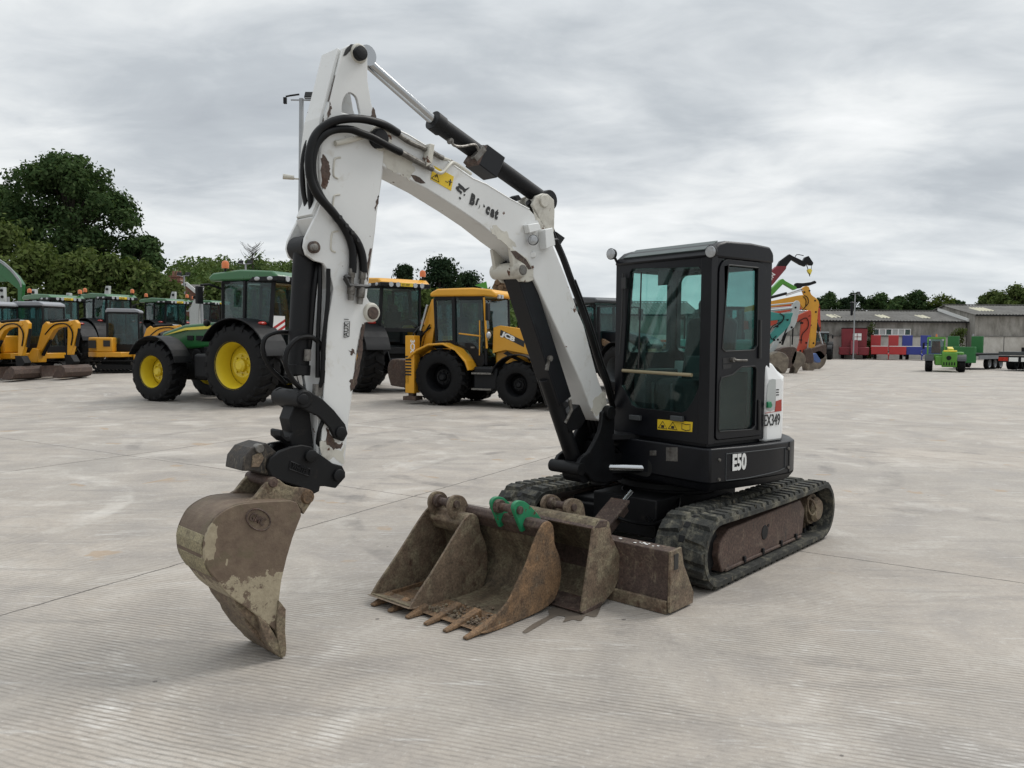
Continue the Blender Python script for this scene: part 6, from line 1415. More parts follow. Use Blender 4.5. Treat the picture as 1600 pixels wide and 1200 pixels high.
# ------------------------------------------------------------------ buildings
def cement(name, c1, c2, stain, sc=(.25, .25, .08), amt=.8):
    m, nt, out = new_mat(name); tc = nd(nt, 'ShaderNodeTexCoord').outputs['Object']; b = nd(nt, 'ShaderNodeBsdfPrincipled'); lk(nt, b.outputs[0], out.inputs[0])
    n = nz(nt, mapping(nt, tc, (sc[0] * 4, sc[1] * 4, sc[2] * 4)), 1.6, 8, .68); n2 = nz(nt, tc, .35, 5, .6); n3 = nz(nt, tc, 4, 6, .7)
    c = mix(nt, n3, c1, c2); c = mix(nt, mth(nt, 'MULTIPLY', ramp(nt, n, [(.42, 0.), (.62, 1.)]), amt), c, stain); c = mix(nt, ramp(nt, n2, [(.45, 0.), (.7, .5)]), c, stain)
    lk(nt, c, b.inputs['Base Color']); b.inputs['Roughness'].default_value = .9; return m
M['cladding'] = cement('stained cement cladding', (.26, .248, .222), (.34, .325, .295), (.135, .126, .108))
M['blockwall'] = cement('pale block wall', (.44, .42, .38), (.53, .51, .47), (.29, .265, .23), (.2, .2, .12), .5)
M['roofing'] = cement('weathered corrugated roof', (.14, .135, .125), (.19, .182, .17), (.085, .08, .072), (.3, .1, .1), .6)
M['skylight'] = paint('yellowed rooflight', (.52, .49, .36), .5, var=.15)
def brick():
    m, nt, out = new_mat('red brick'); tc = nd(nt, 'ShaderNodeTexCoord').outputs['Object']; b = nd(nt, 'ShaderNodeBsdfPrincipled'); lk(nt, b.outputs[0], out.inputs[0])
    br = nd(nt, 'ShaderNodeTexBrick'); br.inputs['Scale'].default_value = 4.0; br.inputs['Color1'].default_value = (.24, .09, .055, 1); br.inputs['Color2'].default_value = (.17, .07, .05, 1); br.inputs['Mortar'].default_value = (.3, .27, .23, 1); br.inputs['Mortar Size'].default_value = .015
    lk(nt, mapping(nt, tc, rot=(R(90), 0, 0)), br.inputs['Vector']); lk(nt, br.outputs[0], b.inputs['Base Color']); b.inputs['Roughness'].default_value = .9; return m
M['brick'] = brick()
def corrugated(b, x0, x1, ya, za, yb, zb, pitch=.34, amp=.05, off=0.0):
    """corrugated sheet from the eave line (ya, za) to the ridge (yb, zb)"""
    n = int((x1 - x0) / pitch * 2); s = V((0, yb - ya, zb - za)).normalized(); nrm = V((0, -s.z, s.y)); nrm = nrm if nrm.z > 0 else -nrm
    vs = []
    for i in range(n + 1):
        x = x0 + (x1 - x0) * i / n; o = nrm * (off + (amp if i % 2 else -amp)); vs += [V((x, ya, za)) + o, V((x, yb, zb)) + o]
    b.add(vs, [(2 * i, 2 * i + 2, 2 * i + 3, 2 * i + 1) for i in range(n)])
def shed(label, x0, x1, y, dep, zw, ze, zr, lights, name='warehouse', wall='cladding'):
    t = thing(name, label, 'warehouse', V((x0, y, 0)), 0); L = T(-x0, -y, 0)
    b = MB(L); b.bx(x0, x1, y, y + .3, zw, ze); b.bx(x0, x0 + .3, y + .3, y + dep, 0, ze); b.bx(x1 - .3, x1, y + .3, y + dep, 0, ze)
    for x in (x0, x1 - .3): b.prism([(y, ze), (y + dep, ze), (y + dep / 2, zr - .1)], x + .01, x + .29, 'x')
    b.build('upper_wall', wall, t)
    b = MB(L); b.bx(x0, x1, y - .12, y + .3, 0, zw - .06); b.build('block_wall', 'blockwall', t)
    b = MB(L); b.bx(x0, x1, y - .2, y + .28, zw - .055, zw - .004)
    k = x0 + 3
    while k < x1: b.bx(k, k + .08, y - .14, y - .12, .1, zw - .06); k += 6
    b.build('ledge', 'roofing', t)
    b = MB(L); corrugated(b, x0 - .2, x1 + .2, y - .35, ze + .02, y + dep / 2, zr); corrugated(b, x0 - .2, x1 + .2, y + dep + .35, ze + .02, y + dep / 2, zr); rf = b.build('roof', 'roofing', t, angle=20, weld=False)
    b = MB(L); b.bx(x0 - .2, x1 + .2, y - .48, y - .36, ze - .16, ze - .02); b.build('gutter', 'black_dull', t)
    b = MB(L); b.bx(x0 - .2, x1 + .2, y + dep / 2 - .2, y + dep / 2 + .2, zr + .05, zr + .12); b.build('ridge_cap', 'roofing', rf)
    for lx, w, f0, f1 in lights:
        b = MB(L); a = lambda f: (y - .35 + (dep / 2 + .35) * f, ze + .02 + (zr - ze - .02) * f); (ya, za), (yb, zb) = a(f0), a(f1); corrugated(b, lx - w / 2, lx + w / 2, ya, za, yb, zb, off=.03); b.build('rooflight', 'skylight', t, weld=False)
    return t, L
YW = 86.0
X = lambda px, d=YW: at(px, d).x
x_a, x_b = X(1190), X(1508)
t, L = shed('long grey corrugated shed with window row and three rooflights, right background', x_a, x_b, YW, 12, 2.45, 4.05, 5.35,
            [(X(1315), 1.15, .25, .55), (X(1393), 1.15, .25, .55), (X(1457), 1.15, .25, .55), (X(1240), 1.15, .25, .55)])
b = MB(L); x0, x1 = X(1363), X(1422)
wn = []
for i in range(6):
    a = x0 + (x1 - x0) * i / 6; c = x0 + (x1 - x0) * (i + 1) / 6
    f = MB(L); f.plate([(a, 2.52), (c, 2.52), (c, 3.22), (a, 3.22)], [[(a + .07, 2.59), (c - .07, 2.59), (c - .07, 3.15), (a + .07, 3.15)]], .1, T(0, YW - .02, 0) @ XZ)
    w_ = f.build('window', 'white_print', t); f = MB(L); f.bx(a + .07, c - .07, YW - .06, YW - .05, 2.59, 3.15); f.build('pane', 'glass_dark' if i in (0, 2, 5) else 'pale', w_)
b = MB(L); b.bar((x0 - .15, YW - .3, 2.5), (x0 - .02, YW - .3, 3.9), .1, .1); b.build('downpipe', 'white_print', t)
b = MB(L); b.prism([(YW - .4, 4.0), (YW - .4, 4.35), (YW + 5.8, 5.75), (YW + 5.8, 5.4)], x_b - .02, x_b + .25, 'x'); b.build('barge_board', 'white_print', t)
b = MB(L); fx = X(1348); b.cyl((fx, YW + 3, 4.6), (fx, YW + 3, 6.1), .14, seg=10); b.cyl((fx, YW + 3, 6.1), (fx, YW + 3, 6.25), .24, .1, 10); b.build('flue', 'black_dull', t)
x_c = X(1510); t2, L2 = shed('taller grey shed with stained cladding at the right edge', x_c, X(1780), YW - 1.5, 12, 2.5, 4.75, 6.0, [(X(1545), 1.7, .35, .7), (X(1640), 1.7, .35, .7)])
f = MB(L2); a, c = X(1592), X(1640); f.plate([(a, 3.25), (c, 3.25), (c, 4.2), (a, 4.2)], [[(a + .1, 3.35), (c - .1, 3.35), (c - .1, 3.7), (a + .1, 3.7)], [(a + .1, 3.8), (c - .1, 3.8), (c - .1, 4.1), (a + .1, 4.1)]], .1, T(0, YW - 1.52, 0) @ XZ); w_ = f.build('window', 'white_print', t2)
f = MB(L2); f.bx(a + .1, c - .1, YW - 1.55, YW - 1.54, 3.35, 4.1); f.build('pane', 'glass_dark', w_)
shed('low dark shed with long roof seen between the boom and the black cab', X(868, 78), X(1090, 78), 78, 12, 2.4, 4.3, 5.75, [])
# brick house behind the hedge
h = thing('brick_house', 'brick house with white-edged gable and chimney stack behind the hedge', 'house', at(272, 64), 0); z0 = h.location.z
zt = (524.5 - 442) / 1250 * 64 + 1.735 - z0
b = MB(); g0 = (297 - 272) / 1250 * 64
b.bx(-3, 5, .4, 7, 0, zt - 2.2); b.prism([(g0 - 1.5, 0), (g0 + 1.5, 0), (g0 + 1.5, zt - 1.4), (g0, zt - .1), (g0 - 1.5, zt - 1.4)], -.6, .4); b.build('wall', 'brick', h)
b = MB(); b.prism([(.0, zt - 2.3), (7.4, zt - 2.3), (3.7, zt + .2)], -3.2, 5.2, 'x'); b.build('roof', 'roofing', h)
b = MB()
for s in (1, -1): b.bar((g0, -.72, zt + .02), (g0 + s * 1.95, -.72, zt - 1.62), .1, .26, up=(0, 0, 1))
b.build('barge_board', 'white_print', h)
b = MB(); b.bx(g0 - .3, g0 + .3, -.63, -.6, zt - 2.2, zt - 1.4); b.build('window', 'white_print', h)
cx_ = (250 - 272) / 1250 * 64; ct = (524.5 - 419) / 1250 * 64 + 1.735 - z0
b = MB(); b.bx(cx_ - .42, cx_ + .42, 3, 3.8, zt - 2, ct - .35); b.bx(cx_ - .5, cx_ + .5, 2.92, 3.88, ct - .75, ct - .6); b.bx(cx_ - .5, cx_ + .5, 2.92, 3.88, ct - .4, ct - .3); chm = b.build('chimney', 'brick', h)
b = MB()
for k in (-.27, 0, .27): b.cyl((cx_ + k, 3.4, ct - .3), (cx_ + k, 3.4, ct + .12), .11, .09, 10)
b.build('chimney_pot', 'brick', chm)

# ------------------------------------------------------------------ lamp posts
def lamp_post(label, base, top, w=.06, heads=2, camera=None, lean=0.0):
    t = thing('lamp_post', label, 'lamp post', base, 0); H = top - base.z
    b = MB(); b.tube([(0, 0, 0), (lean, 0, H)], [w * 1.3, w], 10); b.cyl((0, 0, 0), (0, 0, .1), w * 3); b.build('pole', 'galv', t)
    b = MB(); b.bar((lean - .35, 0, H - .05), (lean + .35, 0, H - .05), .04, .04); b.build('cross_arm', 'galv', t)
    for k in range(heads):
        s = -1 if k else 1; b = MB(); b.box((lean + s * .3, -.08, H + .08), (.34, .1, .26), Matrix.Rotation(R(-35), 3, 'X')); f = b.build('floodlight', 'dark', t, .02)
        b = MB(); b.box((lean + s * .3, -.125, H + .055), (.29, .012, .21), Matrix.Rotation(R(-35), 3, 'X')); b.build('lens', 'lamp', f)
    if camera is not None:
        b = MB(); b.bar((lean * .6, 0, camera - base.z), (lean * .6 - .4, -.1, camera - base.z), .05, .05); b.cyl((lean * .6 - .55, -.15, camera - base.z + .05), (lean * .6 - .2, -.05, camera - base.z + .03), .09, .07, 10); b.build('camera_housing', 'white_dirty', t, .01)
    return t
dpt = 27.0; bs = at(468, dpt)
tpz = 1.735 + (525 - 158) / 1250 * dpt
lp_ = lamp_post('tall lamp post rising behind the raised white arm, with floodlight and camera', bs, tpz, .075, 1, 1.735 + (525 - 280) / 1250 * dpt, lean=.12)
b = MB(); b.tube([(.05, 0, tpz - .02), (-.25, -.05, tpz - .08), (-.38, -.08, tpz - .12)], .03, 6); b.box((-.4, -.08, tpz - .25), (.1, .1, .2)); b.build('side_lamp', 'dark', lp_)
lamp_post('slim lamp post with twin floodlights above the large green tractor roof', at(385, 55), 1.735 + (525 - 410) / 1250 * 55, .06, 2)
lamp_post('slim lamp post with twin floodlights beside the brick gable', at(289, 58), 1.735 + (524 - 428) / 1250 * 58, .06, 2)
lamp_post('lamp post before the long shed, above the maroon wagon', at(1334, 80), 1.735 + (534.5 - 459) / 1250 * 80, .055, 1)

# ------------------------------------------------------------------ trees
M['oak'] = foliage('oak leaves', (.026, .048, .02), (.052, .085, .034), (.09, .125, .055))
M['hedge'] = foliage('hedge leaves', (.052, .08, .026), (.092, .12, .042), (.14, .165, .062))
M['hedge2'] = foliage('olive leaves', (.052, .074, .023), (.084, .11, .036), (.125, .15, .055))
M['conifer'] = foliage('conifer needles', (.016, .03, .018), (.03, .048, .026), (.045, .066, .035))
M['sapling'] = foliage('light leaves', (.06, .085, .02), (.09, .12, .03), (.14, .17, .05))
M['wood'] = foliage('far wood', (.05, .085, .03), (.095, .13, .048), (.13, .165, .065), .03)
name_rag = False
def leaves(clumps, n, size, rnd, flat=.25):
    vs = []; fs = []; tot = sum(c[1] ** 2 for c in clumps)
    for c, r, sq in clumps:
        k = max(3, int(n * r * r / tot))
        for _ in range(k):
            d = V((rnd.gauss(0, 1), rnd.gauss(0, 1), rnd.gauss(0, 1))).normalized(); rr = r * (1 - .55 * rnd.random() ** 2) * (1 + (.34 if name_rag else .18) * rnd.gauss(0, 1))
            p = V(c) + V((d.x * rr, d.y * rr, d.z * rr * sq))
            nrm = (d + V((rnd.gauss(0, .6), rnd.gauss(0, .6), rnd.gauss(.25, .6)))).normalized()
            u = nrm.cross(V((rnd.gauss(0, 1), rnd.gauss(0, 1), rnd.gauss(0, 1)))).normalized(); w = nrm.cross(u); s = size * rnd.uniform(.6, 1.35)
            b = len(vs); f = nrm * (s * flat)
            vs += [p - u * s, p + w * s * .55 - f * .3, p + u * s, p - w * s * .55 + f * .3]; fs.append((b, b + 1, b + 2, b + 3))
    return vs, fs
def leaf_obj(name, clumps, n, size, mat, par, rnd):
    global name_rag
    name_rag = mat == 'conifer'
    vs, fs = leaves(clumps, n, size, rnd); me = bpy.data.meshes.new(name); me.from_pydata([tuple(v) for v in vs], [], fs); me.materials.append(M[mat]); o = bpy.data.objects.new(name, me); COL.objects.link(o)
    if par: o.parent = par
    return o
def tree(name, label, base, H, rad, crown0, mat, n, size, seed, nb=40, sq=.8, shape=None, cat='tree', group=None, br=.34, off=0.0):
    """trunk, limbs and a crown of leaf clumps filling crown0..H; shape(h) gives the width at height h"""
    rnd = random.Random(seed); t = thing(name, label, cat, base, 0, group); cl = []; shape = shape or (lambda h: math.sin(PI * min(1, .12 + h * .86)) ** .55)
    limbs = MB(); limbs.tube([(0, 0, 0), (rad * .03, 0, crown0 * .6), (off * .4, 0, crown0 + (H - crown0) * .35), (off * .7, 0, crown0 + (H - crown0) * .75)], [H * .028, H * .008], 9, 3)
    for i in range(nb):
        h = rnd.random() ** .9; a = rnd.uniform(0, 2 * PI); rr = rad * shape(h) * math.sqrt(rnd.uniform(.12, 1)); r = rad * br * rnd.uniform(.55, 1.15)
        rr = max(0, rr - r * .6)
        c = V((off * h + rr * math.cos(a), rr * math.sin(a), min(H - r * sq * .7, crown0 + (H - crown0) * h))); cl.append((c, r, sq))
        if i % 2 == 0: z0_ = crown0 + (c.z - crown0) * .35; limbs.tube([(off * .3, 0, z0_), (c.x * .5 + off * .15, c.y * .5, z0_ + (c.z - z0_) * .65), c], [H * .009, H * .002], 5, 2)
    limbs.build('trunk', 'bark', t); leaf_obj('crown', cl, n, size, mat, t, rnd); return t
def top_z(px_y, d, px_x=0): return 1.735 + (523.8 + px_x * .0078 - px_y) / 1250 * d
b_ = at(112, 76); tree('oak_tree', 'large spreading dark oak rising above the hedge at the left', b_, top_z(250, 76) - b_.z, 6.6, 6.2, 'oak', 34000, .2, 21, nb=120, sq=.78, shape=lambda h: (math.sin(PI * min(1, .2 + h * .78)) ** .5) * (1.0 if h > .2 else .85), br=.23)
b_ = at(12, 78); tree('oak_tree', 'part of a dark oak at the left edge beside the large oak', b_, top_z(298, 78) - b_.z, 3.0, 5.0, 'oak', 4500, .27, 22, nb=20, br=.36)
b_ = at(212, 72); tree('oak_tree', 'smaller dark tree right of the large oak', b_, top_z(370, 72) - b_.z, 2.6, 4.0, 'oak', 5000, .22, 23, nb=26, br=.3, off=1.0)
b_ = at(238, 73); tree('oak_tree', 'low open-crowned dark tree at the right end of the hedge', b_, top_z(386, 73) - b_.z, 1.3, 4.5, 'oak', 1500, .2, 24, nb=14, br=.36)
GB = 'bushes of the hedge behind the tractors'
for i, (px, d, yt, rad, mt, lab) in enumerate(((-6, 60, 350, 3.2, 'hedge', 'tall bush at the left edge of the hedge'), (45, 58, 392, 2.6, 'hedge2', 'olive bush above the far left tractor roof'), (78, 61, 386, 2.5, 'hedge', 'rounded green bush under the large oak'),
        (112, 58, 404, 2.3, 'hedge2', 'olive bush above the gap between the left tractors'), (140, 62, 390, 2.6, 'hedge', 'green bush above the tractor with the big yellow rim'), (172, 59, 402, 2.2, 'hedge', 'mid green bush right of the large oak trunk'),
        (206, 61, 410, 2.3, 'hedge2', 'olive bush left of the brick chimney'), (232, 57, 424, 1.7, 'hedge', 'low green bush below the brick chimney'), (268, 57, 442, 1.6, 'hedge2', 'low bush between chimney and gable'),
        (350, 62, 440, 2.4, 'hedge', 'bush seen through the cab of the large green tractor'), (420, 66, 446, 2.6, 'hedge', 'bush behind the roof of the large green tractor'), (470, 66, 462, 2.2, 'hedge2', 'low bush behind the raised white arm'),
        (590, 68, 462, 2.6, 'hedge', 'low bush behind the yellow tractor roof'), (660, 70, 456, 2.8, 'hedge2', 'olive bush behind the backhoe arm'), (725, 70, 458, 2.4, 'hedge', 'green bush behind the backhoe roof'))):
    b_ = at(px, d); tree('bush', lab, b_, top_z(yt, d, px) - b_.z, rad, .6, mt, 3600, .2, 40 + i, nb=26, sq=.95, shape=lambda h: math.cos(h * 1.25) ** .5, cat='bush', group=GB, br=.38)
for px, d, yt, rad, lab, sd in ((632, 88, 416, 3.0, 'narrow dark conifer above the yellow tractor', 61), (688, 86, 405, 5.2, 'broad dark conifer above the yellow backhoe', 62), (730, 92, 428, 5.2, 'lower dark tree sloping down beside the broad conifer', 63)):
    b_ = at(px, d); tree('conifer_tree', lab, b_, top_z(yt, d, px) - b_.z, rad, .5, 'conifer', 14000, .17, sd, nb=120, sq=.7, shape=lambda h: max(.1, (1 - h)) ** .62 + .06, br=.2)
for px, d, yt, rad, mt, lab, sd in ((1289, 112, 456, 2.5, 'oak', 'dark tree above the shed roof, right of the yellow digger arm', 71), (1312, 116, 470, 1.6, 'oak', 'small dark tree between two taller ones above the shed roof', 72), (1331, 112, 458, 2.1, 'conifer', 'dark conifer behind the lamp post at the shed', 73),
        (1374, 112, 460, 3.0, 'oak', 'rounded dark tree right of the shed flue', 74), (1402, 116, 464, 2.5, 'oak', 'dark tree above the middle rooflight', 75), (1428, 112, 455, 3.1, 'oak', 'tallest dark tree above the long shed', 76), (1470, 110, 460, 2.6, 'sapling', 'pale green airy tree above the right rooflight', 77),
        (1490, 118, 470, 2.3, 'oak', 'low dark tree at the end of the long shed roof', 78), (1550, 110, 456, 2.8, 'hedge', 'green tree above the taller shed', 79), (1580, 106, 447, 3.6, 'hedge', 'broad green tree at the right edge above the taller shed', 80), (1625, 106, 446, 3.4, 'hedge', 'green tree just past the right edge', 81)):
    b_ = at(px, d); tree('broadleaf_tree' if mt != 'conifer' else 'conifer_tree', lab, b_, top_z(yt, d, px) - b_.z, rad, 3.0, mt, 1800 if mt == 'sapling' else 6500, .22, sd, nb=40, sq=.85, br=.28, group='trees behind the sheds')
# bare-topped thin tree
b_ = at(395, 70); rn = random.Random(9); t = thing('dead_tree', 'thin bare-topped tree above the large green tractor roof', 'tree', b_); H = top_z(380, 70) - b_.z
b = MB(); b.tube([(0, 0, 0), (.1, 0, H * .6), (.0, 0, H * .92)], [.12, .03], 7, 3)
for i in range(46):
    z = H * rn.uniform(.8, .97); a = rn.uniform(0, 2 * PI); l = rn.uniform(.4, 1.2); b.tube([(0.03, 0, z), (l * .6 * math.cos(a), l * .6 * math.sin(a), z + l * .35), (l * math.cos(a + .4), l * math.sin(a + .4), z + l * .8)], [.022, .008], 4, 2)
b.build('trunk', 'bark', t); leaf_obj('crown', [((rn.uniform(-1.3, .9), rn.uniform(-.8, .8), H * .80 + rn.uniform(-.6, .5)), .35, .8) for _ in range(14)], 240, .13, 'oak', t, rn)
# plants on the shed wall
for px, d, z0_, z1_, rad, lab in ((1360, YW - .5, .3, 3.6, .45, 'ivy strip on the shed wall left of the window row'), (1497, YW - 1.9, 1.6, 3.1, .95, 'straggling shrub in the corner between the two sheds')):
    p_ = at(px, d); rn = random.Random(px); t = thing('wall_plant', lab, 'plant', p_); b = MB()
    for k in range(5): b.tube([(rn.uniform(-.2, .2), .1, 0), (rn.uniform(-.3, .3), 0, z1_ * .5), (rn.uniform(-rad, rad), 0, z1_ * .9)], .03, 5, 2)
    b.build('stem', 'bark', t); leaf_obj('foliage', [((rn.uniform(-rad, rad) * .7, rn.uniform(-.25, .15), rn.uniform(z0_, z1_)), .35, 1.0) for _ in range(18)], 700, .12, 'hedge2', t, rn)
# wooded hill
ridge = [(60, 452), (180, 438), (255, 424), (285, 412), (320, 405), (350, 403), (375, 407), (400, 405), (430, 410), (460, 417), (520, 430), (600, 447), (690, 446), (760, 452), (830, 470), (900, 500)]
DH = 330.0
def crest(px):
    for (a, ya), (c, yc) in zip(ridge, ridge[1:]):
        if a <= px <= c: return ya + (yc - ya) * (px - a) / (c - a)
    return 500
vs = []; fs = []; cols = list(range(60, 901, 20))
for px in cols:
    zc = top_z(crest(px) - 9, DH, px) - 6
    for d_, k in ((190, 0), (240, .35), (290, .78), (330, 1.0), (420, .9)):
        x = (px - 800) / 1250 * d_; vs.append((x, d_, max(-.5, zc * k - .5)))
for i in range(len(cols) - 1):
    for j in range(4): fs.append((i * 5 + j, i * 5 + j + 1, (i + 1) * 5 + j + 1, (i + 1) * 5 + j))
b = MB(); b.add(vs, fs); M['hillgrass'] = paint('hill ground', (.04, .06, .02), .9, var=.3, scale=.05); tag(b.build('hills', 'hillgrass', weld=False), None, None, kind='structure')
rn = random.Random(31); cl = []
for i in range(700):
    px = rn.uniform(150, 860); k = rn.random(); d_ = 215 + 118 * k; zc = max(0, top_z(crest(px) - 9, DH, px) - 6) * min(1, (k * 1.05)) ** .9; r = rn.uniform(2.6, 4.4)
    cl.append((V(((px - 800) / 1250 * d_, d_, zc + r * .55)), r, .85))
o = leaf_obj('woodland', cl, 64000, .75, 'wood', None, rn); tag(o, 'wooded green hill rising behind the tractors', 'woodland', kind='stuff')
# ------------------------------------------------------------------ yard, sky, light
def concrete():
    m, nt, out = new_mat('ribbed concrete')
    tc = nd(nt, 'ShaderNodeTexCoord').outputs['Object']
    b = nd(nt, 'ShaderNodeBsdfPrincipled'); lk(nt, b.outputs[0], out.inputs[0])
    def dotp(x, y):
        n = nd(nt, 'ShaderNodeVectorMath', operation='DOT_PRODUCT'); lk(nt, tc, n.inputs[0]); n.inputs[1].default_value = (x, y, 0); return n.outputs['Value']
    big = nz(nt, tc, .3, 7, .68, .8); mid = nz(nt, tc, 1.1, 8, .66, .6); fine = nz(nt, tc, 26, 9, .78); grain = nz(nt, tc, 130, 4, .7)
    c = mix(nt, ramp(nt, big, [(.35, 0.), (.65, 1.)]), (.41, .36, .307), (.345, .316, .28))
    c = mix(nt, ramp(nt, mid, [(.36, .85), (.52, 0.)]), c, (.29, .262, .235))
    c = mix(nt, ramp(nt, mid, [(.54, 0.), (.66, .7)]), c, (.50, .465, .42))
    # streaks left by water and sweeping, along the ribs
    sv = mapping(nt, tc, (.35, 3.2, 1), rot=(0, 0, R(19.5)))
    st = nz(nt, sv, 1.6, 7, .68, .3)
    c = mix(nt, ramp(nt, st, [(.54, 0.), (.68, .62)]), c, (.235, .215, .195))
    c = mix(nt, ramp(nt, nz(nt, sv, 4.5, 6, .7), [(.58, 0.), (.70, .65)]), c, (.56, .54, .51))
    c = mix(nt, ramp(nt, fine, [(.32, .55), (.47, 0.)]), c, (.19, .172, .155))
    c = mix(nt, ramp(nt, fine, [(.55, 0.), (.70, .6)]), c, (.58, .56, .525))
    c = mix(nt, ramp(nt, grain, [(.35, .3), (.6, 0.)]), c, (.22, .21, .2))
    # ribs
    wob = mth(nt, 'MULTIPLY', nz(nt, tc, 1.7, 4), .055)
    ph = mth(nt, 'MULTIPLY', mth(nt, 'ADD', dotp(.335, .942), wob), 2 * PI / .034)
    w = mth(nt, 'POWER', mth(nt, 'MULTIPLY', mth(nt, 'ADD', mth(nt, 'SINE', ph), 1.0), .5), 2.2)
    wear = ramp(nt, nz(nt, tc, .75, 6, .65, .4), [(.40, .12), (.60, 1.)])
    rib = mth(nt, 'MULTIPLY', w, wear)
    br = mth(nt, 'MULTIPLY', rib, mth(nt, 'ADD', mth(nt, 'MULTIPLY', nz(nt, sv, 7, 5, .7), 1.2), -.1), True)
    c = mix(nt, mth(nt, 'MULTIPLY', br, 1.15, True), c, (.15, .135, .118))
    crest = mth(nt, 'MULTIPLY', mth(nt, 'MULTIPLY', mth(nt, 'SUBTRACT', 1.0, w), wear), ramp(nt, nz(nt, tc, .9, 7, .7, .8), [(.58, 0.), (.70, .95)]))
    crest = mth(nt, 'MULTIPLY', crest, ramp(nt, nz(nt, sv, 9, 6, .75), [(.42, .15), (.58, 1.)]))
    c = mix(nt, crest, c, (.70, .68, .645))
    # slab joints
    def joint(val, pos, wd):
        d = mth(nt, 'ABSOLUTE', mth(nt, 'ADD', mth(nt, 'SUBTRACT', val, pos), mth(nt, 'MULTIPLY', mth(nt, 'SUBTRACT', nz(nt, tc, 3.5, 6, .7), .5), .05)))
        return mth(nt, 'LESS_THAN', d, wd)
    va, vb = dotp(.88, -.476), dotp(.534, .845); j = None
    for v, p, wd in ((va, -5.11, .009), (va, -10.5, .012), (va, -17.6, .014), (va, -24, .02), (vb, 6.82, .008), (vb, 18.5, .014), (vb, 31, .02), (vb, 44, .03)):
        k = joint(v, p, wd); j = k if j is None else mth(nt, 'MAXIMUM', j, k)
    c = mix(nt, mth(nt, 'MULTIPLY', j, ramp(nt, nz(nt, tc, 6, 5, .7), [(.3, .55), (.6, .95)])), c, (.06, .054, .048))
    # tyre scuffs swung across the slab
    for (cx, cy, r, wd, k) in ((1.2, 12.2, 3.4, .14, .7), (1.0, 12.0, 4.3, .16, .6), (5.8, 10.3, 2.7, .14, .6), (-6.5, 7.6, 2.5, .13, .5), (3.0, 8.8, 4.7, .12, .6), (-3.6, 13.6, 2.6, .13, .55), (-5.2, 12.4, 4.2, .16, .5), (7.5, 13, 5.5, .18, .5)):
        dd = nd(nt, 'ShaderNodeVectorMath', operation='DISTANCE'); lk(nt, tc, dd.inputs[0]); dd.inputs[1].default_value = (cx, cy, 0)
        e = mth(nt, 'ABSOLUTE', mth(nt, 'SUBTRACT', dd.outputs['Value'], r))
        f = mth(nt, 'MULTIPLY', ramp(nt, mth(nt, 'DIVIDE', e, wd), [(.55, 1.), (1., 0.)]), ramp(nt, nz(nt, tc, 1.3, 7, .72), [(.47, 0.), (.64, 1.)]))
        c = mix(nt, mth(nt, 'MULTIPLY', f, k), c, (.15, .138, .128) if k > .52 else (.55, .52, .475))
    # iron stains and dark spots
    sp = nz(nt, tc, 1.35, 3, .5, .4)
    c = mix(nt, ramp(nt, sp, [(.675, 0.), (.70, .5)]), c, (.32, .215, .12))
    vo = nd(nt, 'ShaderNodeTexVoronoi'); vo.inputs['Scale'].default_value = 1.9; lk(nt, tc, vo.inputs['Vector'])
    c = mix(nt, mth(nt, 'MULTIPLY', mth(nt, 'LESS_THAN', vo.outputs['Distance'], mth(nt, 'MULTIPLY', fine, .05)), .75), c, (.09, .08, .072))
    lk(nt, c, b.inputs['Base Color'])
    lk(nt, ramp(nt, mid, [(.3, .62), (.7, .82)]), b.inputs['Roughness']); b.inputs['Specular IOR Level'].default_value = .35
    bp = nd(nt, 'ShaderNodeBump'); bp.inputs['Strength'].default_value = .55; bp.inputs['Distance'].default_value = .006
    hgt = mth(nt, 'ADD', mth(nt, 'MULTIPLY', rib, -.8), mth(nt, 'MULTIPLY', fine, .9)); hgt = mth(nt, 'SUBTRACT', hgt, mth(nt, 'MULTIPLY', j, 1.5))
    lk(nt, mth(nt, 'ADD', hgt, mth(nt, 'MULTIPLY', grain, .35)), bp.inputs['Height']); lk(nt, bp.outputs[0], b.inputs['Normal'])
    return m
M['concrete'] = concrete()
xs = [-900, -400, -200, -120] + [-80 + 4 * i for i in range(17)] + [-12 + i for i in range(12)] + [0, 4, 8, 16, 32, 64, 120, 200, 400, 900]
ys = [-60, -10, 0, 5, 10, 15, 20, 20.5, 21, 22, 24, 27, 30, 35, 40, 45, 50, 55, 60, 61, 70, 90, 120, 200, 400, 800, 1800]
g = MB(); nx = len(xs)
g.add([(x, y, gz(x, y)) for y in ys for x in xs], [(j * nx + i, j * nx + i + 1, (j + 1) * nx + i + 1, (j + 1) * nx + i) for j in range(len(ys) - 1) for i in range(nx - 1)])
tag(g.build('ground', 'concrete', weld=False), None, None, kind='structure')
m, nt, out = new_mat('wet concrete')
tc = nd(nt, 'ShaderNodeTexCoord').outputs['Object']; b = nd(nt, 'ShaderNodeBsdfPrincipled'); lk(nt, b.outputs[0], out.inputs[0])
lk(nt, mix(nt, nz(nt, tc, 14, 6, .7), (.10, .082, .066), (.17, .145, .12)), b.inputs['Base Color']); b.inputs['Roughness'].default_value = .35
M['wet'] = m
def gp(px, py, z=0.0):
    d = ray(px, py); t = (z - CAM.z) / d.z; return CAM + d * t
pts = [(816, 987), (834, 974), (858, 961), (857, 952), (880, 945), (905, 935), (938, 940), (935, 958), (929, 964), (915, 962), (908, 970), (895, 968), (880, 972), (884, 964), (872, 962), (862, 966), (840, 979), (822, 989)]
wv = [gp(*p, z=.003) for p in smooth2(pts + pts[:1], 3)[:-1]]
b = MB(); b.add(wv, [tuple(range(len(wv)))]); tag(b.build('water', 'wet', weld=False), None, None, kind='structure')

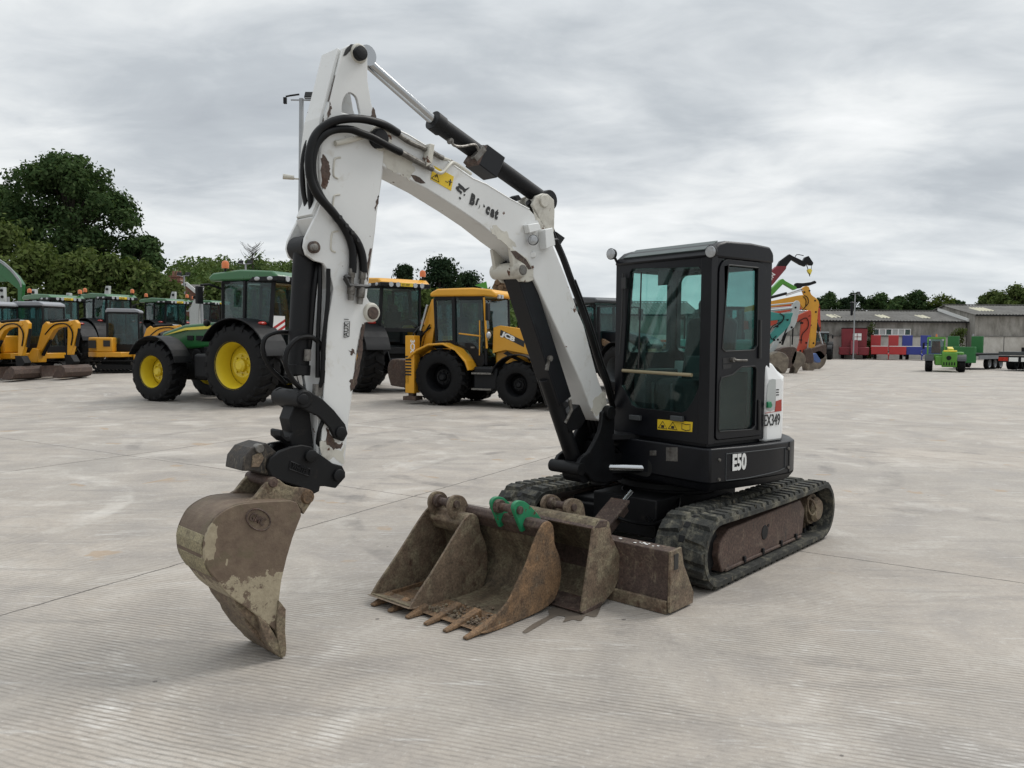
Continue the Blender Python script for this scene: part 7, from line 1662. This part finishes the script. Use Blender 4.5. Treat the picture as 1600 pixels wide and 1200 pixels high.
SUN_EL, SUN_AZ = R(52), R(62)        # azimuth clockwise from +Y
w = bpy.data.worlds.new('World'); scene.world = w; w.use_nodes = True; nt = w.node_tree; nt.nodes.clear()
out = nt.nodes.new('ShaderNodeOutputWorld'); bg = nt.nodes.new('ShaderNodeBackground'); lk(nt, bg.outputs[0], out.inputs[0])
sky = nt.nodes.new('ShaderNodeTexSky'); sky.sky_type = 'NISHITA'; sky.sun_disc = False; sky.sun_elevation = SUN_EL; sky.sun_rotation = SUN_AZ
gen = nd(nt, 'ShaderNodeTexCoord').outputs['Generated']
sx = nd(nt, 'ShaderNodeSeparateXYZ'); lk(nt, gen, sx.inputs[0])
zz = mth(nt, 'MAXIMUM', sx.outputs[2], 0.0)
den = mth(nt, 'ADD', zz, .20)
cx = nd(nt, 'ShaderNodeCombineXYZ'); lk(nt, mth(nt, 'DIVIDE', sx.outputs[0], den), cx.inputs[0]); lk(nt, mth(nt, 'DIVIDE', sx.outputs[1], den), cx.inputs[1])
v1 = mapping(nt, cx.outputs[0], (1.2, 1.5, 1), loc=(3.1, 1.7, 0), rot=(0, 0, R(-12)))
n1 = nz(nt, v1, .75, 10, .54, .35); n2 = nz(nt, mapping(nt, cx.outputs[0], (1.2, 1.9, 1), loc=(9, 4, 2), rot=(0, 0, R(14))), 2.2, 8, .56, .5)
d = mth(nt, 'ADD', mth(nt, 'MULTIPLY', n1, .68), mth(nt, 'MULTIPLY', n2, .32))
cl = ramp(nt, d, [(.28, (.36, .39, .425)), (.40, (.43, .463, .495)), (.49, (.545, .575, .60)), (.57, (.665, .688, .70)), (.72, (.82, .832, .838))])
# brighter toward the horizon on the right, and toward the zenith as under any thick overcast
low = ramp(nt, zz, [(0.0, 1.0), (.16, 0.0)])
cl = mix(nt, mth(nt, 'MULTIPLY', low, .5), cl, (.69, .73, .745))
up_ = ramp(nt, zz, [(.36, .98), (.9, 1.75)])
cl = mix(nt, 1.0, cl, up_, 'MULTIPLY')
sk = mix(nt, 1.0, sky.outputs[0], (.10, .10, .10), 'MULTIPLY')
gap = ramp(nt, nz(nt, mapping(nt, cx.outputs[0], (1, 1.5, 1), loc=(.4, 2.2, 5)), .8, 7, .6, .3), [(.72, 0.), (.80, .6)])
lk(nt, mix(nt, gap, cl, sk), bg.inputs[0]); bg.inputs[1].default_value = 1.0
sd = bpy.data.lights.new('sun', 'SUN'); so = bpy.data.objects.new('sun', sd); COL.objects.link(so)
sd.energy = 1.4; sd.angle = R(24); sd.color = (1.0, .97, .92)
dv = V((math.sin(SUN_AZ) * math.cos(SUN_EL), math.cos(SUN_AZ) * math.cos(SUN_EL), math.sin(SUN_EL)))
so.rotation_euler = dv.to_track_quat('Z', 'Y').to_euler()
scene.view_settings.view_transform = 'Standard'; scene.view_settings.look = 'None'; scene.view_settings.exposure = .36; scene.view_settings.gamma = 1
scene.view_settings.use_curve_mapping = False
scene.render.engine = 'CYCLES'; cy = scene.cycles
cy.max_bounces = 10; cy.diffuse_bounces = 3; cy.glossy_bounces = 3; cy.transmission_bounces = 4; cy.transparent_max_bounces = 12
cy.use_denoising = True; cy.sample_clamp_indirect = 6; cy.caustics_reflective = False; cy.caustics_refractive = False
